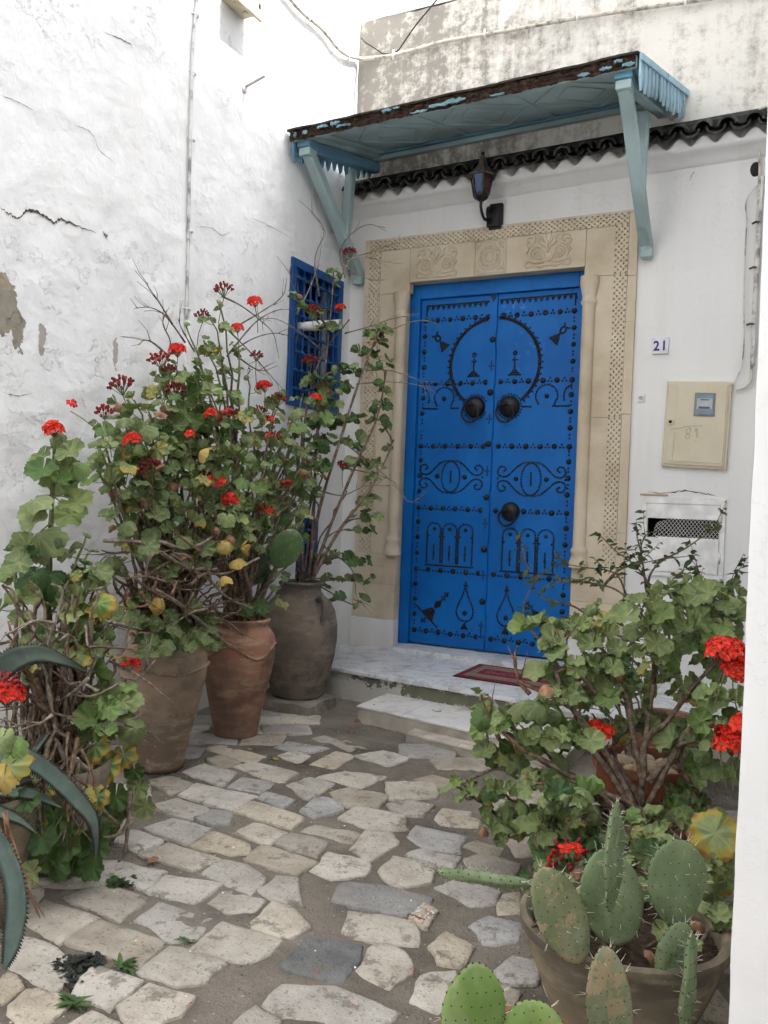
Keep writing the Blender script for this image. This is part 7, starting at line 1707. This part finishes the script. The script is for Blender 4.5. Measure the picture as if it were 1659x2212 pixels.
dk = empty('dark_weed', gp(300, 830, .005)); tag(dk, 'dark withered weed patch in the paving at the lower left', 'weed')
for k in range(130):
    t = rr.random(); q = gp(215 + 130 * t + rr.uniform(-28, 28), 792 - 0 * t + (90 if t < .5 else 20) * rr.uniform(0, 1) * (1 - abs(t - .4)) + rr.uniform(-18, 18) + 25, .006); a = rr.uniform(0, 6.28); d = V((math.cos(a), math.sin(a), rr.uniform(.1, .9))).normalized(); me = rr.choice(LM['wither']); z = V((0, 0, 1)); x = d.cross(z).normalized(); z = x.cross(d); s_ = rr.uniform(.018, .034)
    m_ = Matrix((x * s_, d * s_, z * s_)).transposed().to_4x4(); m_.translation = q; inst('leaf', me, dk, m_)
dk2 = empty('dark_weed', gp(440, 530, .005)); tag(dk2, 'small dark clover like weed beside the fallen orange leaf', 'weed')
for k in range(40):
    q = gp(440 + rr.uniform(-45, 45), 532 + rr.uniform(-14, 14), .006); a = rr.uniform(0, 6.28); d = V((math.cos(a), math.sin(a), rr.uniform(.1, .9))).normalized(); me = rr.choice(LM['wither'] + LM['deep'][:1]); z = V((0, 0, 1)); x = d.cross(z).normalized(); z = x.cross(d); s_ = rr.uniform(.014, .022)
    m_ = Matrix((x * s_, d * s_, z * s_)).transposed().to_4x4(); m_.translation = q; inst('leaf', me, dk2, m_)
def fallen(c, s_, me, label, tilt=.3):
    z = V((rr.uniform(-tilt, tilt), rr.uniform(-tilt, tilt), 1)).normalized(); y = V((rr.uniform(-1, 1), rr.uniform(-1, 1), 0)); y = (y - z * y.dot(z)).normalized(); x = y.cross(z)
    m_ = Matrix((x * s_, y * s_, z * s_)).transposed().to_4x4(); m_.translation = c; tag(inst('fallen_leaf', me, None, m_), label, 'leaf', 'fallen leaves')
fallen(gp(485, 490, .012), .05, LM['gold'][0], 'large orange fallen leaf on the paving by the left plant'); fallen(gp(550, 458, .03), .022, LM['dry'][0], 'small curled brown leaf beside the green fallen stem')
fallen(gp(990, 80, .012), .022, LM['gold'][1], 'yellow brown fallen leaf on the paving before the middle jar'); fallen(gp(870, 118, .012), .020, LM['dry'][1], 'brown fallen leaf by the paving stone in front of the nearest jar'); fallen(gp(1068, 152, .012), .018, LM['dry'][2], 'dark curled leaf on the paving below the steps'); fallen(gp(895, 45, .012), .018, LM['dry'][0], 'dry leaf close to the foot of the middle jar')
Zb = lambda x, y, z: at((1000 + x / 2.074) * .6636, (1800 + y / 2.074) * .6636, z=z)
fallen(Zb(345, 1115, G + .02), .03, LM['dry'][1], 'brown leaf at the corner of the white step'); fallen(Zb(310, 1198, G + .015), .028, LM['dry'][2], 'brown leaf on the dark paving left of the steps'); fallen(Zb(455, 1022, -.112), .010, LM['dry'][0], 'tiny dark leaf on the left tile of the white step'); fallen(Zb(910, 1066, -.108), .028, LM['wither'][0], 'dark withered leaf on the white step tiles')
mb = MB(); mb.tube([Zb(845, 1058, -.111), Zb(870, 1072, -.112), Zb(905, 1070, -.108)], .0016, 4); tag(mb.build('dry_stalk', MT['wire']), 'thin dark leaf stalk on the white step', 'twig')
mb = MB(); mb.tube([gp(1468, 650, .01), gp(1500, 662, .012), gp(1530, 672, .01)], .005, 6); tag(mb.build('short_stick', MT['rstem'], smooth=True), 'short reddish stick with petals on the paving', 'twig')
mb = MB()
for k in range(150):
    if k < 60: q = gp(rr.uniform(300, 1600), rr.uniform(20, 1000), .013)
    elif k < 110: q = gp(rr.uniform(950, 1650), rr.uniform(10, 450), .013)
    else: q = gp(rr.uniform(1480, 1560), rr.uniform(630, 670), .014)
    a = rr.uniform(0, 6.28); s_ = rr.uniform(.0025, .006); mb.add([q + V((math.cos(a + t) * s_ * f, math.sin(a + t) * s_ * f, rr.uniform(-.001, .003))) for t, f in ((0, 1), (1.5, .7), (3.1, 1), (4.6, .7))], [(0, 1, 2, 3)], 0 if rr.random() < .55 else 1)
tag(mb.build('fallen_petals', [MT['red'], MT['white']]), 'scattered red petals and pale crumbs on the paving', kind='stuff')
mb = MB()
for k in range(4200):
    x, y = rr.uniform(.3, 3.2), rr.uniform(-4.7, -1.5); s_ = rr.uniform(.0012, .0042) * (1.6 if rr.random() < .06 else 1); q = V((x, y, gz(x, y) + s_ * .3)); a = rr.uniform(0, 6.28); ca, sa = math.cos(a) * s_, math.sin(a) * s_
    mb.add([q + V((ca, sa, 0)), q + V((-sa, ca, 0)), q + V((-ca, -sa, 0)), q + V((sa, -ca, 0)), q + V((0, 0, s_ * .8))], [(0, 1, 4), (1, 2, 4), (2, 3, 4), (3, 0, 4)], rr.choice((0, 0, 1, 2)))
tag(mb.build('grit', [plain('pale_grit', (.42, .38, .32), .9), plain('dark_grit', (.07, .06, .05), .9), plain('mid_grit', (.22, .19, .155), .9)]), 'loose grit in the joints of the paving', kind='stuff')
for o in bpy.data.objects:
    if o.parent is None and o.get('label') and not o.get('kind'): o['kind'] = 'thing'
print('objects', len(bpy.data.objects), 'tris', sum(len(p.vertices) - 2 for m_ in bpy.data.meshes for p in m_.polygons))
